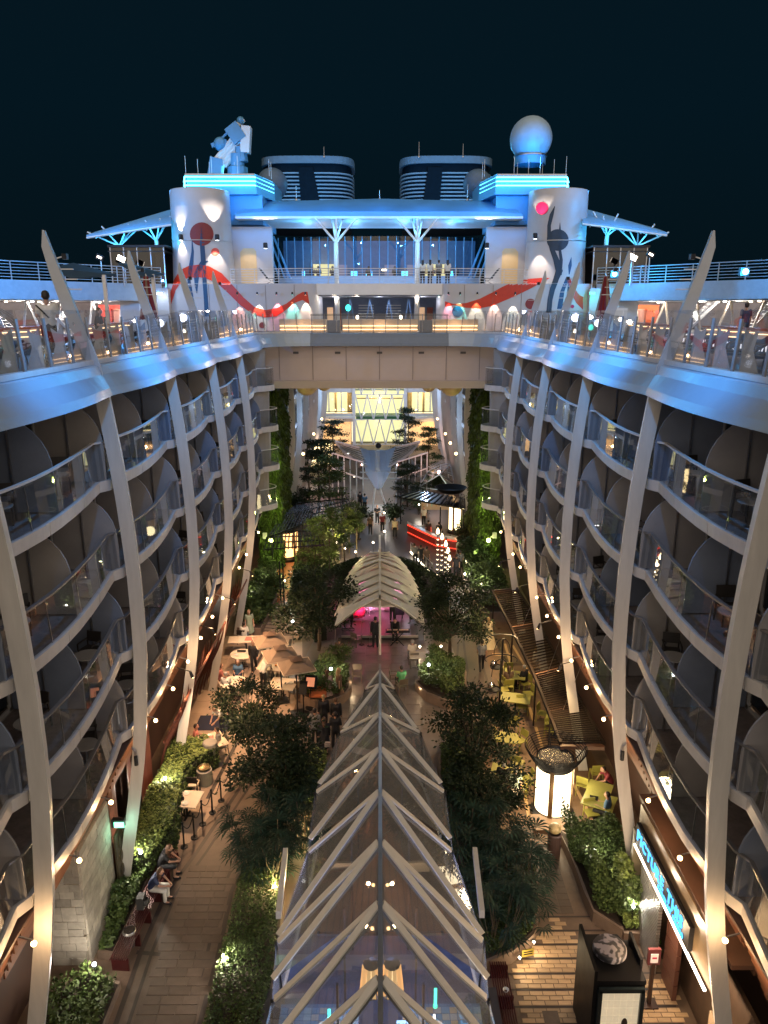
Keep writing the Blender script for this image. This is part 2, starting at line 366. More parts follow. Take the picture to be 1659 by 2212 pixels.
# cornered fascia turning into the bridge
BR0, BR1 = 51.0, 59.0
def corner(s, x0, z0, x1=None):
    pts = []
    for k in range(9):
        a = (math.pi/2)*k/8
        pts.append((x0-3.0+3.0*math.cos(a), 48.0+3.0*math.sin(a)))
    return pts
for s in (-1, 1):
    b = MB(); rows = []
    for k in range(9):
        a = (math.pi/2)*k/8; cx, cyy = 4.5, 48.0
        def P(r, z): return Vector((s*(cx + r*math.cos(a)), cyy + r*math.sin(a), z))
        rows.append([P(3.12,16.82), P(3.0,16.78), P(2.94,16.55), P(2.76,16.2), P(2.70,16.0), P(2.92,15.97), P(3.4,15.97), P(3.6,16.4)])
    solo('fascia_panel', MB().sweep(rows), fasc, 'rounded fascia corner where the %s wall turns into the bridge' % SIDE[s], 'fascia', 'glossy fascia panels')
    # curved wall segments below the corner: three-storey rounded balconies
    for li in range(4):
        z = LV[li]; zt = 15.95 if li == 0 else LV[li-1]-.3
        t = thing('corner_balcony', 'small rounded corner balcony at the far end of the %s wall, %s row' % (SIDE[s], ROWN[li]), 'balcony', (s*7.2, 49, z), 0, 'rounded corner balconies')
        pts = [Vector((s*(wx(z)+.9-1.35*math.sin(math.pi*k/10)), 47.7+2.9*k/10, z)) for k in range(11)]
        part('edge_band', MB().sweep([[p+Vector((0,0,.05)), p+Vector((s*.12,0,.05)), p+Vector((s*.12,0,-.3)), p+Vector((0,0,-.3))] for p in pts]), band, t, world=True)
        part('floor_slab', MB().sweep([[p+Vector((s*.05,0,-.04)), (s*9.6,p.y,z-.04), (s*9.6,p.y,z-.25), p+Vector((s*.05,0,-.25))] for p in pts]), soff, t, world=True)
        part('glass_panel', MB().sheet([[p+Vector((s*.05,0,.05)), p+Vector((s*.05,0,1.1))] for p in pts]), glass, t, world=True)
        part('handrail', MB().path([p+Vector((s*.05,0,1.12)) for p in pts], .03, 5), band, t, world=True)
        part('rounded_screen', MB().sheet([[p+Vector((s*.55,0,0)), p+Vector((s*.5,0,zt-z-.02))] for p in pts]), divt, t, world=True)
# bridge
b = MB().sweep([[Vector((x,51.12,16.82)),Vector((x,51.0,16.78)),Vector((x,50.94,16.55)),Vector((x,50.76,16.2)),Vector((x,50.70,16.0)),Vector((x,50.92,15.97)),Vector((x,51.6,15.97)),Vector((x,51.6,16.4))] for x in (-4.5,-2,0,2,4.5)])
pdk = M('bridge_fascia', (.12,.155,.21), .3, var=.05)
bt = thing('bridge', 'wide bridge crossing above the park between the two balcony walls', 'bridge', (0,51,13))
part('fascia', b, pdk, bt, world=True)
brm = M('bridge_wall_paint', (.54,.45,.41), .6, var=.06, scale=.4)
part('wall_face', MB().sheet([[(x*1.0, 51.25, 15.98) for x in (-8.6,-4,0,4,8.6)], [(x, 51.3, 15.2) for x in (-8.6,-4,0,4,8.6)], [(x, 51.25, 13.75) for x in (-8.6,-4,0,4,8.6)]]), brm, bt, world=True)
part('lower_lip', MB().sweep([[(x,50.75+.0*x,13.74),(x,51.3,13.74),(x,51.3,13.25),(x,50.95,13.25)] for x in (-8.3,-4,0,4,8.3)]), brm, bt, world=True)
part('underside', MB().box((0,55.2,13.32), (17.2,7.8,.12)), soff, bt, world=True)
for k in range(7): part('panel_seam', MB().box((-6.6+2.2*k,51.235,14.9),(.025,.02,2.2)), M('seam_joint',(.16,.13,.12),.7), bt, world=True)  # dark joint lines between the wall panels
for k in range(5): part('vent_grille', MB().box((-5.5+2.75*k,51.22,15.55),(.36,.03,.14)), M('vent_grey',(.10,.09,.085),.6), bt, world=True)
for s in (-1,1):
    part('bracket', MB().slab([(s*8.4,50.8,13.3),(s*7.4,50.8,13.3),(s*8.4,50.8,12.3)], (0,.5,0)), band, bt, world=True)
cop = M('copper_dome', (.50,.33,.20), .45, .2, var=.15)
for k, (px, r) in enumerate(((663,.80),(700,.62),(926,.55),(955,.6),(975,.85))):
    c = dp(px, 838, 53.5 + (k%2)*1.5)
    solo('ceiling_dome', MB().lathe([(0,-r*.95),(r*.35,-r*.88),(r*.65,-r*.68),(r*.88,-r*.4),(r,0)], (c.x,c.y,13.26), 16), cop,
         ['largest copper dome lamp under the bridge on the left','smaller copper dome under the bridge beside the largest left one','small copper dome under the bridge, innermost of the right three','middle copper dome of the three under the bridge on the right','large copper dome under the bridge beside the right green wall'][k], 'dome', 'copper domes under the bridge', smooth=True)
# ---------------------------------------------------------------- ground storey walls under the balconies
for s in (-1, 1):
    w = thing('ground_storey_wall', 'ground storey wall of wooden boards beneath the %s balconies' % SIDE[s], 'wall', (s*9.2, 27, 0))
    part('backing', MB().box((s*9.75, 27.5, 2.8), (.3, 44, 5.6)), M('backing_brown', (.07,.035,.025), .6), w, world=True)
    part('ceiling_board', MB().box((s*8.7, 27.5, 5.52), (2.2, 40.6, .06)), M('backing_brown', (.07,.035,.025)), w, world=True)
    for k in range(9):
        z = 5.42 - k*.235
        for q in range(6):
            D0 = RIB[q]+.25; D1 = (RIB[q+1] if q < 5 else 47.6)-.25
            part('wood_board', MB().bar((s*(7.78+k*.10), D0, z), (s*(7.78+k*.10), D1, z), .045, .19), wood, w, world=True)
LD = [13.2,15.7,17.95,22.2,24.35,26.5,28.65,30.87,33.1,37.4,39.6,43.9]
for s in (-1, 1):
    for k, D in enumerate(LD):
        o = thing('soffit_lamp', 'small warm lamp under the %s balcony edge, %s from the viewer' % (SIDE[s], ORD[k]), 'lamp', (s*7.25, D, 5.4), 0, 'soffit lamps')
        part('bulb', MB().ball((0,0,0), .062, 10), warm, o, smooth=True)
        part('arm', MB().bar((0,0,.08),(s*.30,0,.18),.03,.03), metal, o)
        lamp((s*7.22, D, 5.22), (1,.62,.30), 44, .06)
# ---------------------------------------------------------------- upper deck floor, glass barrier
deckm = M('deck_floor', (.085,.075,.07), .5, var=.15, scale=2, bump=.1)
blg = GL('barrier_glass', (.72,.74,.75), .02, 1.45)
for s in (-1, 1):
    b = MB().box((s*(8.1+9), 24, 16.72), (18, 74, .16)); struct('side_deck_floor', b, deckm)
struct('bridge_deck_floor', MB().box((0,59.5,16.715), (16.2,16.8,.15)).box((0,74,16.715),(52,12,.15)).box((-17,64,16.71),(17,6.0,.14)).box((17,64,16.71),(17,6.0,.14)), deckm)
def gl_path(s):
    pts = []
    for bi in range(6):
        D0 = RIB[bi]; D1 = RIB[bi+1] if bi < 5 else 48.0
        for k in range(5):
            t = k/5; pts.append(Vector((s*(7.66-.05*math.sin(math.pi*t)), D0+(D1-D0)*t, 16.84)))
    for k in range(6):
        a = (math.pi/2)*k/6
        pts.append(Vector((s*(4.5+3.16*math.cos(a)), 48.0+3.16*math.sin(a), 16.84)))
    return pts
post_m = M('barrier_post', (.20,.20,.21), .35, .5, var=.1)
for s in (-1, 1):
    P_ = [p for p in gl_path(s) if p.y > 6.5] + [Vector((s*4.45, 51.2, 16.84))]
    t = thing('glass_barrier', 'tall glass barrier with steel posts along the %s edge of the upper deck' % SIDE[s], 'barrier', (s*7.7, 27, 16.8), 0, 'glass barriers')
    part('base_rail', MB().sweep([[p+Vector((-s*.05,0,-.02)), p+Vector((s*.16,0,-.02)), p+Vector((s*.16,0,.10)), p+Vector((-s*.05,0,.10))] for p in P_]), band, t, world=True)
    for k, p in enumerate(P_[:-1]):
        q = P_[k+1]
        lean = Vector((s*.10,0,0))
        part('post', MB().bar(p+Vector((0,0,.05)), p+lean*.9+Vector((0,0,1.2)), .045, .11), post_m, t, world=True)
        d = (q-p).normalized()
        part('glass_panel', MB().sheet([[p+d*.04+Vector((0,0,.1)), q-d*.04+Vector((0,0,.1))], [p+d*.04+lean+Vector((0,0,1.38)), q-d*.04+lean+Vector((0,0,1.38))]]), blg, t, world=True)
        if p.y < 42:
            o = Vector((s*.16,0,0))
            part('bracket_fin', MB().slab([p+o+Vector((0,.02,.05)), p+o+Vector((s*.42,.02,.05)), p+o+Vector((s*.26,.02,.55)), p+o+Vector((s*.34,.02,.95)), p+o+Vector((s*.20,.02,.85)), p+o+Vector((s*.05,.02,1.0))], (0,.04,0)), M('fin_grey', (.30,.31,.33), .4), t, world=True)
t = thing('glass_barrier', 'long straight glass barrier with handrail along the bridge edge', 'barrier', (0, 51.2, 16.8), 0, 'glass barriers')
for k in range(12):
    x = -4.4+.8*k
    part('post', MB().box((x,51.2,17.4), (.06,.1,1.25)), post_m, t, world=True)
    if k < 11: part('glass_panel', MB().sheet([[(x+.04,51.2,16.85),(x+.76,51.2,16.85)],[(x+.04,51.2,18.05),(x+.76,51.2,18.05)]]), blg, t, world=True)
part('handrail', MB().bar((-4.5,51.22,17.95),(4.5,51.22,17.95),.05,.04), dmetal, t, world=True)
# ---------------------------------------------------------------- sun loungers behind the glass
lng_m = M('lounger_mesh', (.018,.02,.025), .6, var=.3); lfr = M('lounger_frame', (.10,.10,.11), .4, .6)
def lounger(label, loc, rz):
    t = thing('sun_lounger', label, 'sun lounger', loc, rz, 'sun loungers on the upper deck')
    part('seat', MB().box((0,0,.34),(.62,1.25,.05)), lng_m, t)
    part('backrest', MB().box((0,.87,.52),(.62,.75,.05), rx=R(32)), lng_m, t)
    for x in (-.3,.3): part('side_rail', MB().bar((x,-.62,.31),(x,.66,.31),.04,.05), lfr, t)
    for x in (-.28,.28):
        for y in (-.45,.55): part('leg', MB().bar((x,y,0),(x,y*.9,.3),.03,.03), lfr, t)
    part('arm_loop', MB().path([(-.33,.1,.3),(-.33,.12,.56),(-.33,.5,.56),(-.33,.55,.32)],.018,5).path([(.33,.1,.3),(.33,.12,.56),(.33,.5,.56),(.33,.55,.32)],.018,5), lfr, t)
    return t
L0 = None
for s in (-1, 1):
    for k in range(12):
        y = 13.6 + k*1.55; lab = 'dark mesh sun lounger behind the %s glass barrier, %s from the viewer' % (SIDE[s], ORD[k])
        a = s*R(90)
        if L0 is None: L0 = lounger(lab, (s*9.6, y, 16.8), a)
        else: dup(L0, (s*9.6, y, 16.8), -a if False else s*-R(90) if s > 0 else -a*-1, lab)
# glowing decorative lattice screens low behind the barrier (lit planter benches)
glow_y = M('lit_bench_panel_yellow', (1,.55,.2), .6, var=.3, scale=5, es=1.3, ecol=(1,.55,.18))
glow_w = M('lit_bench_panel_white', (1,.95,.95), .6, var=.3, scale=5, es=1.0, ecol=(1,.93,.95))
strip_w = EM('warm_led_strip', (1,.62,.30), 5)
for s in (-1, 1):
    for k in range(5):
        y = 12.5+3.9*k
        if s < 0 and k > 2: continue
        t = thing('lit_bench', '%s glowing low bench behind dark lattice, %s on the %s deck' % ('orange' if s < 0 else 'white', ORD[k], SIDE[s]), 'bench', (s*11.5, y, 16.8), 0, 'glowing benches')
        part('glowing_side', MB().box((s*11.5, y, 17.02), (.06, 3.4 if s > 0 else 2.6, .42)), glow_w if s > 0 else glow_y, t, world=True)
        part('seat_top', MB().box((s*11.9, y, 17.28), (.95, 3.5, .06)), lng_m, t, world=True)
        lb = MB(); r2 = random.Random(k+9)
        for q in range(16):
            yy = y-1.6+.21*q; lb.bar((s*11.42, yy, 16.82), (s*11.42, yy+r2.uniform(-.25,.25), 17.24), .02, .035)
        lb.bar((s*11.42,y-1.7,17.0),(s*11.42,y+1.7,17.06),.02,.03)
        part('lattice', lb, black, t, world=True)
for s in (-1, 1):
    for k in range(9):
        y = 16 + 3.6*k; x = s*(13.2 + (k%3)*.6)
        t = thing('curved_bench', 'curved bench with warm light strips under its seat, %s of those on the %s deck' % (ORD[k], SIDE[s]), 'bench', (x,y,16.8), 0, 'light strip benches')
        arc = [Vector((x+s*.5*math.cos(a), y+1.35*math.sin(a), 0)) for a in [R(-70+14*q) for q in range(11)]]
        for zz in (.22,.42): part('light_strip', MB().path([p+Vector((0,-.12,16.8+zz+.18)) for p in arc], .014, 5), strip_w, t, world=True)
        part('seat', MB().sweep([[p+Vector((-.05,0,17.5)), p+Vector((s*.6,0,17.5)), p+Vector((s*.6,0,17.56)), p+Vector((-.05,0,17.56))] for p in arc]), M('bench_orange', (.35,.12,.05), .5), t, world=True)
        part('plinth', MB().sweep([[p+Vector((s*.1,0,16.8)), p+Vector((s*.5,0,16.8)), p+Vector((s*.5,0,17.5)), p+Vector((s*.1,0,17.5))] for p in arc]), soff, t, world=True)
# long lit bench on the bridge
for x0, x1, nm in ((-2.6,2.7,'middle'),(-7.0,-3.7,'left'),(3.7,6.9,'right')):
    t = thing('bridge_bench', 'pale %s bench with glowing warm strips on the bridge deck' % nm, 'bench', ((x0+x1)/2,55,16.8), 0, 'bridge benches')
    part('body', MB().box(((x0+x1)/2,55.4,17.22),(x1-x0,.8,.84)), M('bench_cream', (.55,.42,.30), .5), t, world=True)
    for z in (16.95,17.2): part('light_strip', MB().bar((x0+.05,54.95,z),(x1-.05,54.95,z),.05,.045), strip_w, t, world=True)
    lamp(((x0+x1)/2,54.4,17.3),(1,.62,.33),18,.1)
for x, n in ((-1.55,'left'),(1.5,'right')):
    c = Vector((x,55.3,17.64)); tt = thing('table_lantern', 'small glowing lantern on the %s end of the middle bridge bench' % n, 'lantern', c, 0, 'bench lanterns')
    part('glow', MB().lathe([(.03,.0),(.09,.06),(.09,.2),(.03,.3)], n=8), warmw, tt); part('base', MB().lathe([(.1,-.02),(.1,.02)], n=8), dmetal, tt)
for x, n in ((-3.1,'left'),(3.15,'right')):
    solo('speaker_cabinet', MB().box((x,53.6,17.2),(.85,.7,.8)).box((x,53.24,17.2),(.7,.02,.66)), M('cabinet_grey',(.12,.13,.16),.5), 'dark grey cabinet on the bridge deck, %s of the middle bench' % n, 'cabinet', 'bridge cabinets')
# ---------------------------------------------------------------- superstructure on the far side of the upper deck
z4 = lambda x, y: (329.2+x*.2976, 219.4+y*.2976)
z5u = lambda x, y: (822.9+x*.2976, 219.4+y*.2976)
DT = 61.0
blue_white = M('blue_lit_paint', (.09,.27,.44), .4, var=.10, scale=.5)  # white paint carrying the blue of the floodlights in its colour
twr = M('tower_paint', (.44,.43,.44), .4, var=.06, scale=.5)
BV = {}
def tower(s):
    t = thing('tower', 'tall rounded %s tower painted with ribbons and discs' % SIDE[s], 'tower', (s*13.5, DT, 16.8), 0, 'painted towers')
    prof = [(2.95,16.6),(2.78,18.5),(2.62,20.5),(2.52,23),(2.48,25.5),(2.48,26.75),(2.40,26.8),(2.36,26.6),(0.01,26.6)]
    b = MB().lathe([(r*.88 if True else r, z) for r, z in prof], (s*13.35, DT, 0), 40)
    o = part('tower_shell', b, twr, t, smooth=False, world=True); o.data.polygons.foreach_set('use_smooth',[True]*len(o.data.polygons))
    for z in (19.85, 23.2): part('seam_ring', MB().lathe([(2.36 if z<22 else 2.235, z-.03),(2.38 if z<22 else 2.25, z),(2.36 if z<22 else 2.235, z+.03)], (s*13.35, DT, 0), 40), metal, t, world=True)
    # curved lower wall running from the tower to the middle recess
    w = MB(); pl = [(s*(15.8), DT+.6), (s*15.0, DT-1.3)]
    pl = [Vector((s*(5.35 + 10.6*k/16), 57.9+.9*(k/16)**2, 0)) for k in range(17)]
    cap = [Vector((s*(5.35+1.3-1.3*math.cos(a)) - s*0, 57.9+1.3*math.sin(a)*0 + (1.3*(1-math.cos(a))*0), 0)) for a in (0,)]
    end = [Vector((s*(5.35-.9*math.sin(a)), 57.9+.9*(1-math.cos(a)), 0)) for a in [R(90)*k/6 for k in range(6,0,-1)]]
    full = [Vector((s*4.45, 62, 0))] + end + pl
    rows = [[p+Vector((0,0,z)) for p in full] for z in (16.78,17.8,18.8,19.5,20.14)]
    w.sheet(rows); wo_ = part('curved_wall', w, twr, t, smooth=True, world=True)
    [part('panel_seam', MB().box((s*(6.2+2.1*q),57.885+.9*((6.2+2.1*q-5.35)/10.6)**2,18.4),(.02,.02,3.3)), M('seam_joint',(.16,.13,.12),.7), t, world=True) for q in range(4)]
    part('wall_cap', MB().sheet([[p+Vector((0,0,20.13)) for p in full], [p+Vector((0,2.6,20.12)) for p in full]]), white, t, world=True)
    vv = b.v + w.v; ff = list(b.f) + [tuple(i+len(b.v) for i in f) for f in w.f]
    BV[s] = BVHTree.FromPolygons([Vector(v) for v in vv], ff)
    return t
TW = {s: tower(s) for s in (-1, 1)}
CAMP = Vector((0,0,HC))
def hit(s, px, py):
    d = ray(px, py).normalized(); loc, n, i, dist = BV[s].ray_cast(CAMP, d)
    if loc is None: return None
    if n.dot(d) > 0: n = -n
    return loc + n*.02
def ribbon(s, L, Rr, mat, name, label=None):
    rows = []
    for i in range(len(L)-1):
        for k in range(12):
            t = k/12
            a = (L[i][0]+(L[i+1][0]-L[i][0])*t, L[i][1]+(L[i+1][1]-L[i][1])*t); c = (Rr[i][0]+(Rr[i+1][0]-Rr[i][0])*t, Rr[i][1]+(Rr[i+1][1]-Rr[i][1])*t)
            row = [hit(s, a[0]+(c[0]-a[0])*q/10, a[1]+(c[1]-a[1])*q/10) for q in range(11)]
            rows.append(row)
    rows.append([hit(s, L[-1][0]+(Rr[-1][0]-L[-1][0])*q/10, L[-1][1]+(Rr[-1][1]-L[-1][1])*q/10) for q in range(11)])
    b = MB()
    for i in range(len(rows)-1):
        for q in range(10):
            c4 = [rows[i][q], rows[i][q+1], rows[i+1][q+1], rows[i+1][q]]
            if all(c is not None for c in c4) and max((c4[i]-c4[j]).length for i in range(4) for j in range(i)) < 2.0: b.add(c4, [(0,1,2,3)])
    if b.f: part(name, b, mat, TW[s], smooth=True, world=True, label=label)
def disc(s, cx, cy, r, mat, label=None):
    b = MB(); n = 24; rings = []
    for k in range(n):
        a = 2*math.pi*k/n
        row = [hit(s, cx+r*q/4*math.cos(a), cy+r*q/4*math.sin(a)) for q in range(1,5)]
        rings.append(row)
    c0 = hit(s, cx, cy)
    for k in range(n):
        A, B = rings[k], rings[(k+1)%n]
        if None in A or None in B or c0 is None: continue
        b.add([c0,A[0],B[0]],[(0,1,2)])
        for q in range(3): b.add([A[q],A[q+1],B[q+1],B[q]],[(0,1,2,3)])
    if b.f: part('painted_disc', b, mat, TW[s], smooth=True, world=True, label=label)
red = M('ribbon_red', (.52,.035,.012), .45, var=.08); blu = M('painted_blue', (.006,.05,.13), .45, var=.08); nav = M('painted_navy', (.006,.03,.06), .45, var=.08)
dkr = M('disc_dark_red', (.20,.02,.02), .45, var=.06); mag = M('disc_magenta', (.45,.01,.08), .45, var=.06); cor = M('disc_coral', (.6,.08,.06), .45)
A = z4
ribbon(-1, [A(118,1430),A(160,1290),A(205,1222),A(270,1190),A(340,1183),A(410,1195),A(500,1245),A(580,1330),A(660,1420),A(740,1490),A(820,1513),A(900,1500),A(975,1465),A(1050,1405),A(1090,1382),A(1125,1380)],
            [A(128,1500),A(170,1370),A(215,1300),A(270,1280),A(340,1275),A(405,1290),A(480,1325),A(560,1400),A(640,1480),A(730,1545),A(820,1568),A(900,1560),A(960,1520),A(1030,1462),A(1090,1440),A(1140,1470)], red, 'red_ribbon')
disc(-1, *A(358,962), 25.5, dkr, 'large dark red painted disc'); disc(-1, *A(455,1092), 8.8, cor, 'small coral painted disc'); disc(-1, *A(797,1623), 6.6, dkr)
ribbon(-1, [A(355,905),A(372,1020),A(382,1150),A(385,1300),A(388,1520)], [A(360,905),A(346,1020),A(352,1150),A(372,1300),A(378,1520)][::1], blu, 'blue_blade') if False else None
ribbon(-1, [A(354,915),A(345,1030),A(352,1160),A(364,1300),A(374,1440),A(380,1560)], [A(357,915),A(378,1030),A(388,1160),A(394,1300),A(404,1440),A(412,1560)], blu, 'blue_blade')
ribbon(-1, [A(286,1000),A(284,1090),A(268,1180),A(255,1300),A(268,1430),A(280,1520)], [A(290,1000),A(302,1090),A(298,1180),A(278,1300),A(300,1430),A(316,1520)], blu, 'blue_blade')
ribbon(-1, [A(350,1160),A(320,1210),A(300,1260),A(308,1330),A(320,1390)], [A(412,1155),A(365,1190),A(340,1260),A(332,1330),A(326,1390)], blu, 'blue_blade')
B_ = z5u
ribbon(1, [B_(465,1450),B_(530,1470),B_(620,1462),B_(720,1430),B_(800,1390),B_(880,1345),B_(960,1310),B_(1060,1288),B_(1160,1280),B_(1225,1280)], [B_(465,1490),B_(530,1476),B_(620,1497),B_(720,1500),B_(800,1485),B_(880,1452),B_(960,1418),B_(1060,1370),B_(1160,1318),B_(1225,1282)], red, 'red_ribbon')
ribbon(1, [B_(1350,1272),B_(1376,1290),B_(1400,1350),B_(1440,1405),B_(1468,1418)], [B_(1350,1300),B_(1362,1330),B_(1385,1400),B_(1415,1460),B_(1466,1512)], red, 'red_ribbon')
disc(1, *B_(1171,776), 13.6, mag, 'painted magenta disc'); disc(1, *B_(1283,1005), 23.5, nav, 'large navy painted disc'); disc(1, *B_(1086,1469), 11.5, dkr); disc(1, *B_(555,1525), 11.8, blu); disc(1, *B_(1389,1487), 4, mag)
ribbon(1, [B_(1262,757),B_(1225,820),B_(1208,900),B_(1207,1000),B_(1225,1075),B_(1250,1150),B_(1268,1230),B_(1250,1290),B_(1222,1370),B_(1208,1440),B_(1200,1530)], [B_(1264,760),B_(1254,820),B_(1234,900),B_(1236,1000),B_(1262,1075),B_(1295,1150),B_(1320,1230),B_(1292,1290),B_(1262,1370),B_(1245,1440),B_(1236,1530)], nav, 'navy_stem')
ribbon(1, [B_(1298,880),B_(1292,930),B_(1288,1075),B_(1296,1150),B_(1290,1260)], [B_(1301,880),B_(1306,930),B_(1308,1075),B_(1320,1150),B_(1312,1260)], nav, 'navy_stem')
ribbon(1, [B_(1380,1130),B_(1358,1190),B_(1362,1255)], [B_(1382,1130),B_(1384,1190),B_(1368,1255)], blu, 'blue_leaf')
ribbon(1, [B_(1345,1270),B_(1300,1380),B_(1277,1505)], [B_(1362,1290),B_(1330,1380),B_(1316,1505)], blu, 'blue_blade')
ribbon(1, [B_(1358,1270),B_(1352,1380),B_(1338,1505)], [B_(1366,1290),B_(1366,1380),B_(1356,1505)], blu, 'blue_blade')
# wall lights on the towers
def updown(px, py, D, s, n, up=1100, dn=620, col=(1,.82,.66)):
    p = dp(px, py, D)
    t = thing('wall_light', n, 'wall light', p, 0, 'up and down wall lights')
    part('body', MB().lathe([(.14,-.2),(.17,-.12),(.17,.12),(.14,.2)], n=10), dmetal, t)
    part('lens', MB().lathe([(.01,-.215),(.13,-.21)], n=10), coolw, t)
    part('mount', MB().box((0,.25,0),(.1,.4,.1)), metal, t)
    lamp(p+Vector((0,-.02,.28)), col, up, .04, 62, p+Vector((0,.18,2)), .25)
    lamp(p+Vector((0,-.02,-.28)), col, dn, .04, 75, p+Vector((0,.12,-2)), .35)
updown(*z4(205,985), 59.0, -1, 'lit wall light on the outer side of the left tower'); updown(*z4(470,985), 58.7, -1, 'lit wall light on the inner side of the left tower, by the red disc')
updown(*z5u(1120,975), 58.7, 1, 'lit wall light on the inner side of the right tower'); updown(*z5u(1385,975), 59.1, 1, 'lit wall light on the outer side of the right tower')
updown(*z4(820,1045), 60.3, -1, 'wall light beside the left slanted windows', 450, 300); updown(*z5u(770,1045), 60.3, 1, 'wall light beside the right slanted windows', 450, 300)
# coloured downlights on the lower curved walls
CL = {(-1,0):(1,.25,.2),(-1,1):(1,.9,.7),(-1,2):(1,.15,.25),(-1,3):(.2,1,.7),(-1,4):(1,.35,.6)}
for s, xs in ((-1,(615,760,900,1015,1110)),(1,(490,575,700,835,975))):
    for k, zx in enumerate(xs):
        px, py = (z4 if s < 0 else z5u)(zx, 1392)
        p = dp(px, py, 57.5)
        c = [(1,.35,.25),(1,.92,.75),(1,.25,.3),(.25,1,.75),(1,.7,.5)][k] if s < 0 else [(1,.3,.4),(.2,1,.8),(1,.85,.6),(1,.6,.45),(1,.9,.7)][k]
        nm = ['red','warm white','pink red','green','peach'] if s < 0 else ['pink','green','warm white','peach','pale white']
        t = thing('coloured_downlight', '%s downlight on the %s curved wall, %s counted from the left' % (nm[k], SIDE[s], ORD[k]), 'light', p, 0, 'coloured downlights')
        part('fitting', MB().lathe([(.06,.1),(.08,-.08),(.05,-.1)], n=8), dmetal, t); part('lens', MB().lathe([(.01,-.105),(.05,-.104)], n=8), EM('lens_%d_%d' % (s,k), c, 14), t)
        lamp(p+Vector((0,.05,-.16)), c, 520, .02, 46, p+Vector((0,.45,-2)), .35)
# ---------------------------------------------------------------- neon topped platforms
neon = EM('neon_tube', (.10,.72,1.0), 7)
for s in (-1, 1):
    t = thing('neon_platform', 'blue lit %s platform with three bright neon strips round its edge' % SIDE[s], 'platform', (s*13, 62.5, 27), 0, 'neon platforms')
    D0 = 61.6
    def zz(x): return x if s < 0 else 1090-(x-0)
    if s < 0: top = [dp(*z4(228,545), 64), dp(*z4(235,540), D0), dp(*z4(740,528), D0), dp(*z4(878,592), 65.5)]
    else: top = [dp(*z5u(1362,545), 64), dp(*z5u(1350,540), D0), dp(*z5u(845,532), D0), dp(*z5u(722,592), 65.5)]
    zt = 27.9
    pts = [Vector((p.x, p.y, 0)) for p in top]
    pts[0].z = 0
    poly = [(p.x,p.y) for p in pts] + [(pts[-1].x, 70), (pts[0].x, 70)]
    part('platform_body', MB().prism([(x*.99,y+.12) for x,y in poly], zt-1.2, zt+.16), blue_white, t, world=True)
    part('rim', MB().prism([(x,y) for x,y in poly], zt+.1, zt+.22), metal, t, world=True)
    for k in range(3):
        z = zt - .02 - .29*k
        part('neon_strip', MB().path([(p.x, p.y-.06, z) for p in pts], .055, 6), neon, t, world=True)
    # body below slanting down to the roof
    part('sloped_base', MB().prism([(s*8.9,62.3),(s*15.2,62.3),(s*15.2,70),(s*8.9,70)] if s > 0 else [(s*15.2,62.3),(s*8.9,62.3),(s*8.9,70),(s*15.2,70)], 24.6, zt-1.2), blue_white, t, world=True)
    # railing poles on top
    for k in range(9):
        x = pts[1].x + (pts[2].x-pts[1].x)*k/8 if k < 7 else pts[3].x
        part('rail_pole', MB().tube((x, D0+.4+(k%3)*1.2, zt+.3), (x, D0+.4+(k%3)*1.2, zt+1.5), .02, .02, 5), white, t, world=True)
    for q in (-4.5, -1.5, 1.5, 4.5):
        lamp((s*12+q*.8, 59.8, zt-1.0), (.02,.34,1), 130, .3, 110, (s*12+q*.8, 63, zt-1.0), .7)
# right radome and left instrument mast
rd = dp(1147, 300, 65); rr = 42/FP*65*.99
t = thing('radome', 'large white radar dome standing on the right neon platform', 'radome', (rd.x, 65, 29.3))
part('dome', MB().ball(rd, rr, 32, (1,1,1)), M('radome_paint',(.30,.40,.48),.5,var=.05), t, smooth=True, world=True)
part('neck', MB().lathe([(1.22,29.3),(1.22,rd.z-1.25)], (rd.x,65,0), 24), blue_white, t, smooth=True, world=True)
part('collar', MB().lathe([(1.3,rd.z-1.32),(1.3,rd.z-1.22)], (rd.x,65,0), 24), metal, t, world=True)
lamp((rd.x, 60.5, 28.4), (.02,.36,1), 1500, .3, 50, rd, .6)
t = thing('crane_mast', 'folded pale satellite and crane mast on the left neon platform', 'mast', dp(*z4(560,510), 65))
def q4(x, y, D=65): return dp(*z4(x,y), D)
part('base_block', MB().box(q4(465,480), (1.0,1.0,1.3), ry=R(12)), blue_white, t, world=True)
part('base_drum', MB().lathe([(.80,-.9),(.80,-.1),(.55,.0),(.5,.9)], q4(618,470), 16), blue_white, t, world=True)
for k in range(4): part('boom_tube', MB().tube(q4(452+k*24,430+k*14), q4(600+k*22,245+k*18), .2, .17, 8), white, t, world=True)
part('elbow', MB().box(q4(608,235), (1.1,1.0,1.3), ry=R(-35)), blue_white, t, world=True)
part('side_box', MB().box(q4(680,280), (.7,.9,1.9), ry=R(6)), white, t, world=True)
part('support_leg', MB().tube(q4(640,330), q4(650,440), .45, .5, 10), blue_white, t, world=True)
part('arm_head', MB().tube(q4(600,190), q4(665,130), .28, .16, 8).tube(q4(575,180), q4(640,205), .1, .1, 6), white, t, world=True)
part('dish', MB().ball(q4(492,308), .52, 14, (1,.7,1)), blue_white, t, smooth=True, world=True)
part('head_lamp', MB().ball(q4(640,140), .32, 10), blue_white, t, world=True)
part('strut', MB().bar(q4(430,320), q4(540,290), .25,.3).bar(q4(500,270), q4(590,180), .14,.14), blue_white, t, world=True)
part('ring', MB().lathe([(.16,-.1),(.2,0),(.16,.1)], q4(480,285), 10), metal, t, world=True)
lamp(q4(520,500,62), (.05,.40,.9), 420, .3)
